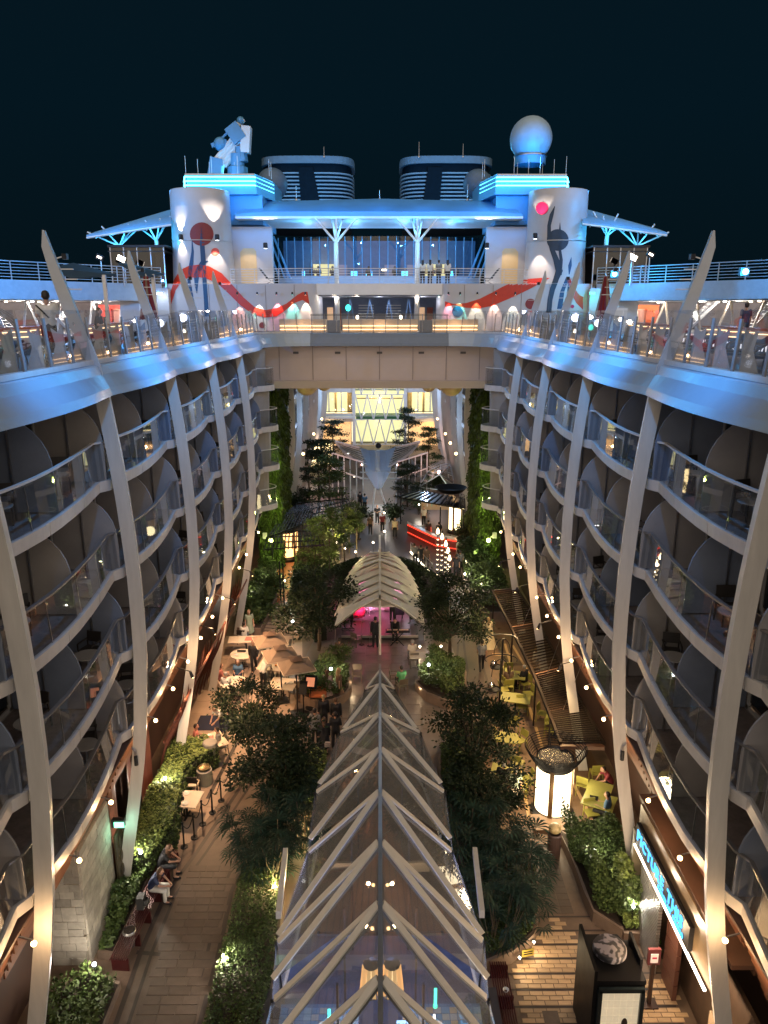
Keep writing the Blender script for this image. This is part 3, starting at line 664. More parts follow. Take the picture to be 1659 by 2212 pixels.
# dark balls behind the platforms
for px, py, r, n in ((588,398,1.35,'left'),(1031,398,1.25,'right')):
    c = dp(px, py, 72); solo('small_radome', MB().ball(c, r, 20), M('radome_grey',(.09,.15,.22),.5), 'dim grey radar ball behind the %s neon platform' % n, 'radome', 'small radomes', smooth=True)
# ---------------------------------------------------------------- blue roof, windows and terrace between the towers
t = thing('lounge_building', 'white lounge building with a blue lit roof and tall windows between the towers', 'building', (0,64,16.8))
rows = []
for y, pyT, D in ((466,466,61.2),(452,452,61.5),(430,430,64.5)):
    pass
xs = [508,579,640,720,820,920,1000,1065,1130]
def rpt(px, py, D): return dp(px, py, D)
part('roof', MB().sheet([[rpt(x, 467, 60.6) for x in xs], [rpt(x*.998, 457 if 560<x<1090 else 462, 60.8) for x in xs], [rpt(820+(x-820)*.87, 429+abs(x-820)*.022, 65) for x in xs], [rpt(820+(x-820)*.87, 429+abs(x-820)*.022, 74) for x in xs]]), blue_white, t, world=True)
part('eave_beam', MB().sweep([[rpt(x,467,60.55),rpt(x,467,61.2),rpt(x,472,61.2),rpt(x,472,60.55)] for x in xs]), white, t, world=True)
part('soffit', MB().sheet([[rpt(x,472,60.7) for x in xs],[rpt(x,472,60.7)+Vector((0,7,0)) for x in xs]]), white, t, world=True)
# window band, bowed
zb, zt_ = 20.95, 24.0
wp = [Vector((-8.3+16.6*k/24, 66.2 - 1.6*math.cos(math.pi*(k/24-.5)), 0)) for k in range(25)]
blw = M('sill_paint', (.40,.44,.50), .4, var=.06)
part('sill_wall', MB().sheet([[p+Vector((0,0,19.4)) for p in wp],[p+Vector((0,0,zb)) for p in wp]]), blw, t, world=True)
lg = GL('lounge_glass', (.35,.50,.62), .03, 1.5)
for k in range(24):
    a, c = wp[k], wp[k+1]
    part('window_pane', MB().sheet([[a+Vector((.02,0,zb)),c+Vector((-.02,0,zb))],[a+Vector((.02,.15,zt_)),c+Vector((-.02,.15,zt_))]]), lg, t, world=True)
    part('mullion', MB().bar(a+Vector((0,-.04,zb)), a+Vector((0,.11,zt_)), .07,.12), blue_white, t, world=True)
for s in (-1,1):
    for q in range(3): part('slanted_mullion', MB().bar((s*(9.2-.35*q),64.9,zt_),(s*(8.1-.45*q),64.7,zb-.2),.16 if q==2 else .07,.12), blue_white, t, world=True)
part('interior_back', MB().box((0,71.5,22.4),(17,.1,3.6)), M('lounge_wall',(.16,.24,.34),.7), t, world=True)
part('interior_floor', MB().box((0,69,20.9),(17,6,.05)), M('lounge_floor',(.06,.04,.04),.5), t, world=True)
wt = EM('lounge_lit_panel', (1,.66,.28), 2.2)
for x in (-4.9,4.9): part('lit_alcove', MB().box((x,70.8,21.7),(1.9,.1,1.0)), wt, t, world=True)
for x in (-2.2,2.2,-.9,6.3,-6.6): part('blue_screen', MB().box((x,69.5,21.35),(.55 if abs(x)<6 else .25,.08,.4)), EM('lounge_screen',(.12,.6,1),5), t, world=True)
for x in (-3.4,3.0,1.0): part('pink_panel', MB().box((x,70.9,21.7),(1.1,.1,.9)), M('pink_panel',(.5,.3,.3),.7,es=.25,ecol=(1,.55,.5)), t, world=True)
for x in (-6,-2,2,6): lamp((x,68,23.3),(.20,.50,1),200,.3)
for x in (-9,-5.4,-1.8,1.8,5.4,9): lamp((x,57.6,26.6),(.02,.32,1),1100,.5,80,(x,63,25.2),.6)  # blue spots without fittings, added to wash the roof
for x in (-6,-2,2,6): lamp((x,62.5,23.9),(.05,.45,1),120,.05)  # unseen lights added before the lounge glass, no fittings
lamp((-4.9,69.8,22.4),(1,.65,.35),60,.2); lamp((4.9,69.8,22.4),(1,.65,.35),60,.2)
# people silhouettes seated behind the windows come later
# doors, side walls
for s in (-1,1):
    part('side_wall', MB().box((s*10.3,61.9,21.9),(4.2,.3,5.0)).box((s*8.75,62.6,21.9),(.9,1.2,5.0)), twr, t, world=True)
    ds = [(-.62,19.45),(.62,19.45),(.62,22.6),(.45,22.85),(-.35,22.85),(-.62,22.55)]
    part('door', MB().slab([(s*10.05+x*s*-1,61.70,z) for x,z in ds], (0,.05,0)), M('door_cream',(.62,.46,.24),.5,var=.04), t, world=True)
    lamp((s*9.7, 60.4, 22.9), (1,.75,.5), 70, .1, 80, (s*10.05,61.7,21), .6)
# Y posts and terrace slab
part('terrace_slab', MB().sweep([[Vector((x,58.3+.012*x*x*0,19.35)),Vector((x,58.3,20.15-.0)),Vector((x,66,20.15-.4)),Vector((x,66,19.35))] for x in (-5.6,-2,0,2,5.6)]), white, t, world=True)
for s in (-1,1): part('terrace_side', MB().sweep([[Vector((s*x,D,19.35)),Vector((s*x,D,20.1)),Vector((s*x,66,20.0)),Vector((s*x,66,19.35))] for x,D in ((5.6,58.3),(8,58.45),(11,58.7))]), white, t, world=True)
for px, n in ((726,'left'),(902,'right')):
    base = dp(px, 604, 59.4); kn = dp(px, 524, 59.4); 
    y = thing('y_post', '%s white post branching into arms under the blue roof' % n, 'post', base, 0, 'branching roof posts')
    part('shaft', MB().tube(Vector((kn.x,59.4,16.8)), kn, .20, .17, 12), white, y, smooth=True, world=True)
    for dx, dD in ((-1.55,0),(1.5,0),(-.35,1.2),(.4,1.2),(0,.2)):
        part('arm', MB().tube(kn, Vector((kn.x+dx, 59.9+dD, kn.z+1.75)), .09, .07, 8), white, y, world=True)
    lamp(kn+Vector((0,-.9,-.2)), (.05,.5,1), 60, .04); lamp(kn+Vector((.1,.5,1.1)), (.05,.55,1), 45, .04)
# railings of the terrace
def railing(name, label, pts, h, n, nb=5, m=metal):
    t = thing('railing', label, 'railing', pts[0], 0, 'railings of the upper decks')
    for a, c in zip(pts, pts[1:]):
        for k in range(nb): part('rail', MB().bar(a+Vector((0,0,h*(k+1)/nb)), c+Vector((0,0,h*(k+1)/nb)), .035, .035 if k<nb-1 else .06), m, t, world=True)
        L = (c-a).length; q = max(1, round(L/n))
        for k in range(q): part('post', MB().bar(a+(c-a)*k/q, a+(c-a)*k/q+Vector((0,0,h)), .05,.05), m, t, world=True)
    return t
rw = M('rail_white', (.5,.5,.5), .4, .3)
railing('', 'long bar railing of the terrace in front of the lounge windows', [Vector((-10.9,58.6,20.1)),Vector((-5.6,58.35,20.15)),Vector((0,58.3,20.15)),Vector((5.6,58.35,20.15)),Vector((10.9,58.6,20.1))], 1.05, 1.7, 6, rw)
for s, n in ((-1,'left'),(1,'right')):
    t2 = thing('deck_lounge_chair', 'dark reclining chair on the terrace by the %s door' % n, 'chair', (s*8.0,59.6,20.15), 0, 'terrace recliners')
    part('seat', MB().box((0,0,.4),(.9,.6,.06)), lng_m, t2); part('backrest', MB().box((s*.62,0,.75),(.08,.6,.95), ry=R(s*38)), lng_m, t2); part('frame', MB().bar((-.4,-.3,0),(.4,-.3,.4),.04,.04).bar((.4,-.3,0),(-.4,-.3,.4),.04,.04), lfr, t2)
# recess under the terrace: ceiling, back wall, stairs, doors
part('recess_ceiling', MB().box((0,63,19.3),(11.2,8.8,.08)), M('recess_ceiling',(.35,.36,.4),.5), t, world=True)
part('recess_back', MB().box((0,67.5,18.1),(30,.2,2.5)), M('recess_wall',(.16,.20,.30),.6), t, world=True)
rc = M('recess_curtain',(.45,.12,.08),.7,var=.4,scale=2); tg = thing('stairway', 'pair of stair flights behind blue A frames in the recess under the terrace', 'stairs', (0,64,16.8))
for x in (-1.1,1.15):
    for k in range(9): part('step', MB().box((x,63.5+.28*k,16.9+.22*k),(1.25,.3,.06)), white, tg, world=True)
for x in (-2.3,-.75,.75,2.3): part('a_frame', MB().bar((x-.4,62.5,16.8),(x,62.5,19.1),.08,.08).bar((x+.4,62.5,16.8),(x,62.5,19.1),.08,.08), M('frame_blue',(.16,.28,.5),.4), tg, world=True)
for k, x in enumerate((-4.2,-3.5,3.6,4.3)):
    part('lit_doorway', MB().box((x,67.3,17.7),(.5,.05,1.6)), rc if k%2 else M('warm_door',(.6,.4,.25),.6,es=.5,ecol=(1,.6,.35)), t, world=True)
ty = thing('teal_lamp', 'glowing teal round lamp hanging under the terrace, left of the stairs', 'lamp', dp(752,665,60.5)); part('globe', MB().ball((0,0,0),.2,12,(1,.6,1.2)), EM('teal_glow',(.05,.95,.75),3), ty); part('cord', MB().tube((0,0,.3),(0,0,.9),.02), dmetal, ty)
for px, py, c in ((770,636,1),(722,636,1),(901,636,1),(952,640,1),(830,583,2),(641,636,1)):
    p = dp(px, py, 59.0 if c == 1 else 59.6); o = thing('ceiling_lamp', 'bright ceiling lamp %s' % {770:'left of the middle under the terrace',722:'beside the left branching post, under the terrace',901:'beside the right branching post, under the terrace',952:'greenish, at the right end of the terrace recess',830:'on the terrace behind the railing, above the stairs',641:'at the left end of the terrace recess'}[px], 'lamp', p, 0, 'terrace lamps')
    part('lens', MB().lathe([(.01,-.06),(.16,-.05),(.18,.03)], n=10), warmw if px != 952 else EM('greenish',(.5,1,.8),10), o); part('housing', MB().lathe([(.2,.03),(.2,.12),(.01,.12)], n=10), white, o)
    lamp(p+Vector((0,0,-.25)), (1,.85,.72), 60, .15)
for x in (-3.4,0,3.4): lamp((x,62,18.9),(.75,.8,1),45,.3)
# ---------------------------------------------------------------- funnels
fun = M('funnel_navy', (.003,.009,.016), .7, var=.2, spec=.05); lou = M('funnel_louver', (.16,.25,.33), .5, spec=.3)
for s, x0, x1 in ((-1,556,763),(1,865,1072)):
    D = 92
    a, c = dp(x0, 336, D), dp(x1, 336, D); zt = a.z; zb = dp(x0, 432, D).z - 3
    cx, hw = (a.x+c.x)/2, (c.x-a.x)/2
    t = thing('funnel', 'dark louvred ship funnel behind the roof, on the %s' % SIDE[s], 'funnel', (cx, D+4, zb), 0, 'ship funnels')
    def oval(k, r=1.0, inn=0):
        pts = []
        for q in range(40):
            an = 2*math.pi*q/40; e = .5
            X = math.copysign(abs(math.cos(an))**e, math.cos(an)); Y = math.copysign(abs(math.sin(an))**e, math.sin(an))
            pts.append((cx + X*hw*r, D+5 + Y*5*r))
        return pts
    part('core', MB().prism(oval(0,.93), zb, zt-.6), fun, t, world=True)
    part('top_rim', MB().prism(oval(0,1.0), zt-.75, zt), M('funnel_rim',(.10,.17,.24),.5,spec=.3), t, world=True)
    for k in range(12):
        z = zt-1.35-.38*k*1.05
        if k < 1: continue
        part('louver', MB().prism(oval(0,.985), z-.08, z+.07), lou, t, world=True)
    xm = cx - s*hw*.02 if s < 0 else cx - hw*.25
    part('emblem_band', MB().slab([(xm+s*0-.9,D-.12,zt-1.2),(xm+.7,D-.12,zt-1.2),(xm+ (1.9 if s<0 else .3),D-.12,zb),(xm+(-.6 if s<0 else -1.8),D-.12,zb)], (0,.3,0)), fun, t, world=True)
    lamp((cx, D-9, zb+3.5), (.05,.40,.8), 3500, .5)
for k, (px, py, D, h) in enumerate(((905,336,92,1.6),(700,336,92,1.1),(1010,428,70,1.3),(640,428,70,1.2),(820,427,68,.8),(1000,336,92,1.4))):
    p = dp(px, py, D); t = thing('whip_aerial', 'thin aerial standing on the %s' % ['right funnel near its inner edge','left funnel','blue roof right of the middle','blue roof left of the middle','middle of the blue roof','right funnel near its outer edge'][k], 'aerial', (p.x,p.y,p.z-.2), 0, 'aerials')
    part('rod', MB().tube((0,0,0),(0,0,h),.035,.02,5), metal, t); part('foot', MB().lathe([(.12,0),(.08,.15),(.03,.2)],n=8), metal, t)
# ---------------------------------------------------------------- side canopies on tree columns
can = M('canopy_membrane', (.16,.34,.50), .5, var=.08)  # blue lamp light painted into the membrane colour
for s in (-1,1):
    if s < 0: Pq = [dp(187,512,58), dp(370,484,58.5), dp(371,456,64), dp(205,505,63)]; cols = [(258,532,255,607),(338,520,338,560)]
    else: Pq = [dp(1441,507,58), dp(1258,482,58.5), dp(1257,453,64), dp(1423,499,63)]; cols = [(1376,532,1378,560),(1311,510,1311,560)]
    t = thing('canopy_roof', 'blue lit sloping canopy roof outside the %s tower' % SIDE[s], 'canopy', (s*19,60,17), 0, 'side canopies')
    part('membrane', MB().slab([Pq[0],Pq[1],Pq[2],Pq[3]], (0,0,.14)), can, t, world=True)
    part('edge_tube', MB().path([p+Vector((0,-.02,-.06)) for p in Pq[:2]], .07, 6), white, t, world=True)
    n2 = 5
    for k in range(n2):
        f = (k+.5)/n2; a = Pq[0].lerp(Pq[1], f); c = Pq[3].lerp(Pq[2], f); part('purlin', MB().bar(a+Vector((0,.1,-.12)), c+Vector((0,0,-.12)), .08,.12), white, t, world=True)
    for q, (kx, ky, bx, by) in enumerate(cols):
        kn = dp(kx, ky, 60.5); part('column', MB().tube((kn.x, 60.5, 16.8), kn, .2, .16, 10), white, t, world=True)
        for dx, dy, dz in ((-2.3 if s<0 else 2.3,0,1.0),(-1.0,-.6,1.35),(1.0,-.6,1.5),(.6,1.8,1.5),(2.0 if s<0 else -2.0,.2,1.75)):
            part('branch', MB().tube(kn, kn+Vector((dx*(.55 if q else 1),dy,dz)), .07,.06,6), white, t, world=True)
        lamp(kn+Vector((0,-1.2,.1)), (.05,.5,1), 160, .1)
    lamp(Pq[0].lerp(Pq[1],.5)+Vector((0,-1.8,2.6)), (.03,.38,1), 700, .4)
    # glazed hut under the canopy
    hx = s*17.6
    h = thing('glazed_hut', 'dark glazed hut under the canopy beside the %s tower' % SIDE[s], 'hut', (hx,60,19.9), 0, 'glazed huts')
    part('roof', MB().box((hx,60,22.75),(4.2,3,.16)).box((hx,60,22.4),(4.2,3,.06)), dmetal, h, world=True)
    for k in range(5): part('mullion', MB().box((hx-1.95+k*.97,58.6,21.3),(.07,.07,2.9)), metal, h, world=True)
    for k in range(4): part('window_pane', MB().box((hx-1.46+k*.97,58.62,21.3),(.88,.02,2.7)), dkglass, h, world=True)
    part('back_wall', MB().box((hx,61.4,21.3),(4,.1,2.9)), black, h, world=True)
# ---------------------------------------------------------------- raised running deck either side
RD = {}
for s in (-1,1):
    path = [Vector((s*16.0,58.6,0)), Vector((s*18.5,56.5,0)), Vector((s*21.0,53.5,0)), Vector((s*23.2,50.5,0)), Vector((s*25.5,47,0)), Vector((s*28,43,0))]
    t = thing('raised_deck', 'white raised walkway deck curving away outside the %s tower' % SIDE[s], 'deck', (s*21,54,19.9), 0, 'raised side decks')
    part('fascia', MB().sweep([[p+Vector((0,0,19.75)), p+Vector((0,0,21.05-.95+.02)), p+Vector((s*3,3,20.1)), p+Vector((s*3,3,19.7)), p+Vector((s*.5,.5,19.0)), p+Vector((0,0,18.95))] for p in path]), M('walkway_fascia',(.30,.37,.44),.4,var=.08), t, world=True)  # blue light tint put into the white fascia colour
    part('light_edge', MB().path([p+Vector((0,-.05,18.92)) for p in path], .03, 5), metal, t, world=True)
    railing('', 'steel bar railing of the raised walkway outside the %s tower' % SIDE[s], [p+Vector((0,0,20.1)) for p in path], 1.15, 1.9, 6, M('rail_blue_grey',(.35,.40,.45),.4,.4))
    # what stands beneath: back wall, bar, stairs
    u = thing('deck_lounge', 'brightly lit sheltered lounge beneath the raised %s walkway' % SIDE[s], 'lounge', (s*22,60,16.8), 0, 'sheltered lounges')
    part('back_wall', MB().box((s*26,66,18.0),(22,.2,2.4), rz=R(-s*20)), M('lounge_back',(.25,.22,.22),.6), u, world=True)
    part('ceiling', MB().sweep([[p+Vector((s*.2,.2,18.93)), p+Vector((s*8,9,18.93)), p+Vector((s*8,9,18.88)), p+Vector((s*.2,.2,18.88))] for p in path]), M('lounge_ceiling',(.35,.33,.32),.5), u, world=True)
    for k in range(10):
        f = k/9; p = path[0].lerp(path[3], f)*1 + Vector((s*2.2,3,0))
        part('slanted_frame', MB().bar(p+Vector((0,0,16.8)), p+Vector((s*.7 if k%2 else -s*.4,0,18.9)), .14,.12), white if s < 0 else M('frame_cream',(.55,.45,.33),.5), u, world=True)
    cr = M('bar_front_red',(.55,.05,.03),.5) if s < 0 else M('bar_front_orange',(.75,.14,.03),.5)
    part('bar_front', MB().box((s*19.3,60.5,18.1),(4.2,.3,1.1)), cr, u, world=True)
    for k in range(4): part('bar_panel', MB().box((s*(17.8+1.0*k),60.2,17.6),(.85,.1,1.5)), cr if k%2 else M('bar_panel_pale',(.7,.3,.2),.5), u, world=True)
    for st, (x0, D) in enumerate(((23.0,56.5),(26.5,54.5))):
        tt = thing('open_stair', 'white open tread staircase, %s one under the %s walkway' % (('inner','outer')[st], SIDE[s]), 'stairs', (s*x0,D,16.8), 0, 'open staircases')
        for k in range(10): part('step', MB().box((s*(x0-.9+.24*k), D+.1*k, 16.95+.21*k),(.30,1.3,.05)), white, tt, world=True)
        for y in (-.65,.65):
            part('stringer', MB().bar((s*(x0-1.0),D+y,16.85),(s*(x0+1.4),D+1+y,18.95),.06,.2), white, tt, world=True)
            for zq in (.35,.6,.85,1.05): part('stair_rail', MB().bar((s*(x0-1.0),D+y,16.85+zq),(s*(x0+1.1),D+.9+y,18.7+zq*.2),.03,.03), metal, tt, world=True)
    for k, (x, D) in enumerate(((17.5,59),(20,58),(22.5,57),(25,55),(19,62),(24,59))):
        lamp((s*x, D, 18.7), (1,.86,.78) if s < 0 else (1,.92,.85), 420 if k in (3,5) else 200, .05)
    for k in range(14):
        p = path[0].lerp(path[4], k/13) + Vector((s*1.3*(1+k%2), 1.5*(1+k%2), 18.8))
        o = solo('downlight', MB().lathe([(.01,-.02),(.11,-.02),(.11,.05)], p, 8), warmw if k%4 else coolw, 'round bright downlight, %s of the row under the %s walkway counted from the tower' % (ORD[k], SIDE[s]), 'light', 'downlights under the walkways')
# blue floodlights mounted at the right
for px, py, D, n in ((1327,592,56.6,'beside the closed right parasol'),(1609,587,47.5,'at the far right end of the walkway')):
    p = dp(px, py, D-.8); t = thing('blue_floodlight', 'bright blue floodlight %s' % n, 'floodlight', p, 0, 'blue floodlights')
    part('lens', MB().ball((0,-.1,0), .17, 10), EM('blue_flood_lens', (.15,.8,1), 22), t); part('housing', MB().box((0,.12,0),(.5,.3,.45)), dmetal, t)
    lamp(p+Vector((0,-.9,0)), (.03,.40,1), 700, .05)
for px, n in ((100,'left end'),(235,'middle')):
    p = dp(px, 600, 50); lamp(p+Vector((1.5,-4,.6)), (.03,.36,1), 1500, .05)
# flood fittings shining white on the rail
for px, py, n, b in ((263,559,'beside the left canopy column',1),(216,556,'angled, on a short pole by the left railing',0),(1366,556,'beside the right canopy column',1),(1405,550,'angled, on a short pole by the right railing',0)):
    p = dp(px, py, 56.5); t = thing('flood_lamp', 'white flood lamp %s' % n, 'floodlight', p, 0, 'white flood lamps')
    part('head', MB().box((0,0,0),(.5,.25,.35), ry=R(25)), dmetal, t); part('lens', MB().box((0,-.14,0),(.55 if b else .3,.03,.35 if b else .12), ry=R(25)), EM('flood_lens',(1,.85,.7),9), t); part('pole', MB().tube((0,.1,-1.9),(0,.1,-.1),.05), metal, t)
# closed parasols
pr = M('parasol_red',(.16,.008,.012),.8,var=.15); pt = M('parasol_tan',(.22,.16,.12),.8)
for s, px in ((-1,315),(1,1309)):
    D = 33 if s < 0 else 33
    top, bot = dp(px, 597, D), dp(px, 672, D)
    t = thing('closed_parasol', 'closed red and tan striped parasol behind the %s glass barrier' % SIDE[s], 'parasol', (top.x, D, 16.8), 0, 'closed parasols')
    n = 12
    for k in range(n):
        a0, a1 = 2*math.pi*k/n, 2*math.pi*(k+1)/n
        H = top.z-16.8
        f = lambda a, r, z: (r*math.cos(a), r*math.sin(a), z)
        b = MB().sheet([[f(a0,.09,H),f((a0+a1)/2,.07,H),f(a1,.09,H)],[f(a0,.22,H-.8),f((a0+a1)/2,.16,H-.8),f(a1,.22,H-.8)],[f(a0,.40,H-1.75),f((a0+a1)/2,.28,H-1.7),f(a1,.40,H-1.75)]])
        part('canvas_fold', b, pr if k % 3 else pt, t)
    part('pole', MB().tube((0,0,0),(0,0,H+.1),.03), metal, t); part('base', MB().lathe([(.35,0),(.35,.1),(.05,.12)], n=12), dmetal, t)
for k, (pts_, n) in enumerate(((((390,440),(600,395),(950,490),(600,520)),'nearer'),(((960,395),(1100,410),(1340,485),(1180,510)),'farther'))):
    q = [dp(.2645*x,466+.2645*y,40+(2 if i in (1,2) else 0)) for i,(x,y) in enumerate(pts_)]
    t = thing('shade_canopy', 'dark blue sloping shade canopy behind the left barrier, %s one' % n, 'canopy', (q[0].x,40,16.8), 0, 'shade canopies')
    part('shade_cloth', MB().slab(q,(0,0,.07)), M('shade_navy',(.02,.05,.09),.6), t, world=True); part('post', MB().bar((q[2].x-.3,41,16.8),(q[2].x-.3,41,q[2].z),.16,.16), metal, t, world=True)
# signs and small doors at the tower feet
for s, px in ((-1,345),(1,1279)):
    p = dp(px, 634, 57.6); o = thing('exit_lamp', 'small %s exit light on the wall beside the %s tower' % ('white' if s < 0 else 'green', SIDE[s]), 'light', p, 0, 'exit lights')
    part('lens', MB().box((0,-.05,0),(.36,.1,.14)), EM('exit_%d' % s, (.85,.95,1) if s < 0 else (.1,1,.45), 4), o); part('hood', MB().box((0,.02,.14),(.6,.25,.05)), metal, o)
    lamp(p+Vector((0,-.4,-.2)), (.85,.95,1) if s < 0 else (.1,1,.45), 30, .1)
    solo('tower_door', MB().box((s*16.9,57.9,17.75),(1.3,.08,1.9)).box((s*16.9,57.84,18.1),(.3,.03,.1)), white, 'closed pale service door beside the %s tower' % SIDE[s], 'door', 'service doors')
    solo('tower_link_wall', MB().box((s*17.2,58.3,18.3),(3.6,.6,3.0)), twr, 'white wall joining the %s tower and the raised walkway' % SIDE[s], 'wall', 'link walls')
pk = dp(1554, 670, 40)
solo('round_logo_board', MB().box((15.9,52,17.9),(.9,.05,1.0)).lathe([(.01,0),(.3,0)], (15.9,51.95,17.9), 14), white, 'white notice board with a round purple spot by the right lounge', 'sign')
# ---------------------------------------------------------------- sea and park floor
struct('sea', MB().box((0,900,-31),(5000,3200,2)), M('sea_water',(.004,.008,.012),.2,var=.3,scale=.05,bump=.5))
pave_d = M('paving_dark_brown', (.13,.088,.062), .55, var=.25, scale=1.5, bump=.15)
pave_l = M('paver_beige', (.44,.30,.17), .55, var=.12, scale=3, bump=.12, island=.16)
pave_g = M('paver_path', (.085,.060,.045), .5, var=.18, scale=2.5, bump=.12, island=.16)
pave_t = M('terrace_paving', (.30,.22,.16), .5, var=.12, scale=1.2, bump=.08, island=.08)
pave_s = M('plaza_paving_grey', (.115,.095,.085), .38, var=.22, scale=1.6, bump=.1)
line_m = M('dark_paving_line', (.035,.024,.02), .5, var=.2)
struct('park_floor', MB().box((0,58,-.25),(21,104,.5)), pave_d)
def flat(name, pts, z, mat, kind='structure'):
    b = MB(); b.add([Vector((p.x,p.y,z)) for p in pts], [tuple(range(len(pts)))]); m = b.mesh(name)
    if m.polygons[0].normal.z < 0: m.flip_normals()
    return solo(name, m, mat, kind=kind)
G = gp
def strip(name, pts, w, z, mat):
    b = MB()
    for a, c in zip(pts, pts[1:]):
        d = (c-a); n = Vector((-d.y,d.x,0)).normalized()*w/2
        b.add([a-n+Vector((0,0,z)), c-n+Vector((0,0,z)), c+n+Vector((0,0,z)), a+n+Vector((0,0,z))], [(0,1,2,3)])
    m = b.mesh(name)
    if m.polygons[0].normal.z < 0: m.flip_normals()
    return solo(name, m, mat, kind='structure')
V3 = lambda x, y, z=0: Vector((x, y, z))
# left walkway
pathL = [V3(-7.0,9),V3(-7.0,16),V3(-7.05,18.5),V3(-6.95,20.7),V3(-6.4,22.7),V3(-5.45,26.8),V3(-4.7,28.6),V3(-3.4,31)]
pathR = [V3(-4.75,9),V3(-4.75,16),V3(-4.72,18.4),V3(-4.8,20.8),V3(-4.6,22.4),V3(-3.7,25.2),V3(-2.9,27.3),V3(-2.0,30)]
flat('walkway', pathL + pathR[::-1], .004, pave_g)
for nm, L, o in (('walkway_line',pathL,.35),('walkway_line',pathR,-.35),('walkway_line',pathL,.02),('walkway_line',pathR,-.02)): strip(nm, [p+V3(o,0) for p in L], .10 if abs(o)>.1 else .14, .012, line_m)
strip('drain_line', [G(295,2058),G(456,2072)], .14, .016, line_m)
# pavers of the walkway, one by one near the viewer
wk = thing('walkway_paving', 'rows of brown pavers laid along the left walkway', 'paving', (-5.9,9,0))
pm = {}
def paver(parent, x, y, w, l, mat, z=0.0, rz=0):
    key = (round(w,2), round(l,2), mat.name)
    if key not in pm:
        b = MB(); e = .007; g = .008
        b.add([(-w/2+g,-l/2+g,0),(w/2-g,-l/2+g,0),(w/2-g,l/2-g,0),(-w/2+g,l/2-g,0),(-w/2+g+e,-l/2+g+e,.012),(w/2-g-e,-l/2+g+e,.012),(w/2-g-e,l/2-g-e,.012),(-w/2+g+e,l/2-g-e,.012)],
              [(4,5,6,7),(0,1,5,4),(1,2,6,5),(2,3,7,6),(3,0,4,7)])
        pm[key] = b.mesh('paver'); pm[key].materials.append(mat)
    o = bpy.data.objects.new('paver', pm[key]); COL.objects.link(o); o.parent = parent; KIDS[parent.name].append(o)
    o.matrix_parent_inverse = PINV[parent.name]; o.location = (x, y, z + random.uniform(-.0012,.0012)); o.rotation_euler = (random.uniform(-.004,.004),random.uniform(-.004,.004),rz); return o
rr_ = random.Random(5); n = 0
y = 13.2
while y < 22 and n < 290:
    x = -6.55 + (0 if int(y*4)%2 else -.0)
    off = rr_.choice([0,.2])
    xs_ = [-6.55+off*.5]
    while xs_[-1] < -5.2: xs_.append(xs_[-1]+rr_.choice([.45,.6]))
    for a, c in zip(xs_, xs_[1:]): paver(wk, (a+c)/2, y, c-a, .30, pave_g, .006); n += 1
    y += .30
# right foreground plaza with dark bars and pale bricks
flat('front_plaza', [V3(2.9,9),V3(8.3,9),V3(8.3,18.8),V3(6.4,18.7),V3(5.7,19.3),V3(5.45,20),V3(5.6,22.5),V3(4.2,22.5),V3(4.4,20),V3(4.2,17.6),V3(3.0,16.6)], .004, pave_d)
pz = thing('front_plaza_paving', 'pale beige bricks laid between dark bars on the front right plaza', 'paving', (5.5,9,0))
rows_y = [G(1200,yy).y for yy in (2212,2135,2072,2002,1940,1888,1836)]; n = 0
bars = []
ybar = [15.52,16.05,16.58,17.12,17.65,18.17,18.68,19.2,19.75]
for i, y0 in enumerate(ybar[:-1]):
    y1 = ybar[i+1]-.07; strip('dark_bar', [V3(3.5,ybar[i+1]-.04), V3(8.0,ybar[i+1]-.04)], .06, .013, line_m)
    nr = 3; h = (y1-y0-.01)/nr
    for r in range(nr):
        yy = y0+h*(r+.5); x = 3.75 + (.16 if r%2 else 0)
        xr = 8.1
        while x < xr-.2 and n < 300:
            w = .36
            if (x > 3.35+(max(0,yy-17.2))*.75) and not (yy > 17.4 and x > 6.15-(yy-17.4)*.35): paver(pz, x+w/2, yy, w, h, pave_l, .006); n += 1
            x += w
more = MB()
yy = 19.85
while yy < 23.5:
    x = 4.85
    while x < 5.9:
        more.box((x+.2, yy+.14, .006), (.385,.265,.012)); x += .4
    yy += .28
o = part('paver_field', more, pave_g, pz, world=True); o['kind'] = 'stuff'
struct('floor_hatch', MB().box((*G(1191,2200).xy, .018),(.42,.42,.012)), pave_d)
# terraces
flat('left_terrace', [V3(-8.9,22.5),V3(-6.75,23.2),V3(-5.9,26.5),V3(-4.2,30.6),V3(-3.9,35),V3(-4.5,41),V3(-8.9,41)], .004, pave_t)
tl = thing('left_terrace_paving', 'large beige paving slabs with dark bands on the left dining terrace', 'paving', (-6.5,25,0)); n = 0
for i in range(14):
    for j in range(7):
        x, y = -8.5+.66*j, 24.6+1.16*i
        lim = -6.75+ (y-23.2)*.30 if y < 30.6 else -4.3
        if x < lim-.4: paver(tl, x, y, .62, 1.12, pave_t, .006)
for k in range(3): strip('terrace_band', [V3(-7.9+1.35*k-.1,23.4+k*2.3),V3(-6.9+1.0*k,33),V3(-6.3+.6*k,40.5)], .16, .022, line_m)
flat('right_terrace', [V3(4.3,23),V3(9,23),V3(9,43),V3(6.0,43),V3(5.6,35),V3(4.8,31),V3(4.2,27)], .004, M('right_terrace_paving',(.115,.066,.036),.5,var=.2,scale=1.5))
tr = thing('right_terrace_paving', 'pale wooden inlay strips crossing the dark right dining terrace', 'paving', (6,25,0))
inl = M('inlay_strip', (.42,.27,.13), .5, var=.1)
for a, c in (((1020,1488),(1085,1720)),((0,0),(0,0))): pass
zz7 = lambda x, y: gp(823+.3307*x, 1262+.3307*y)
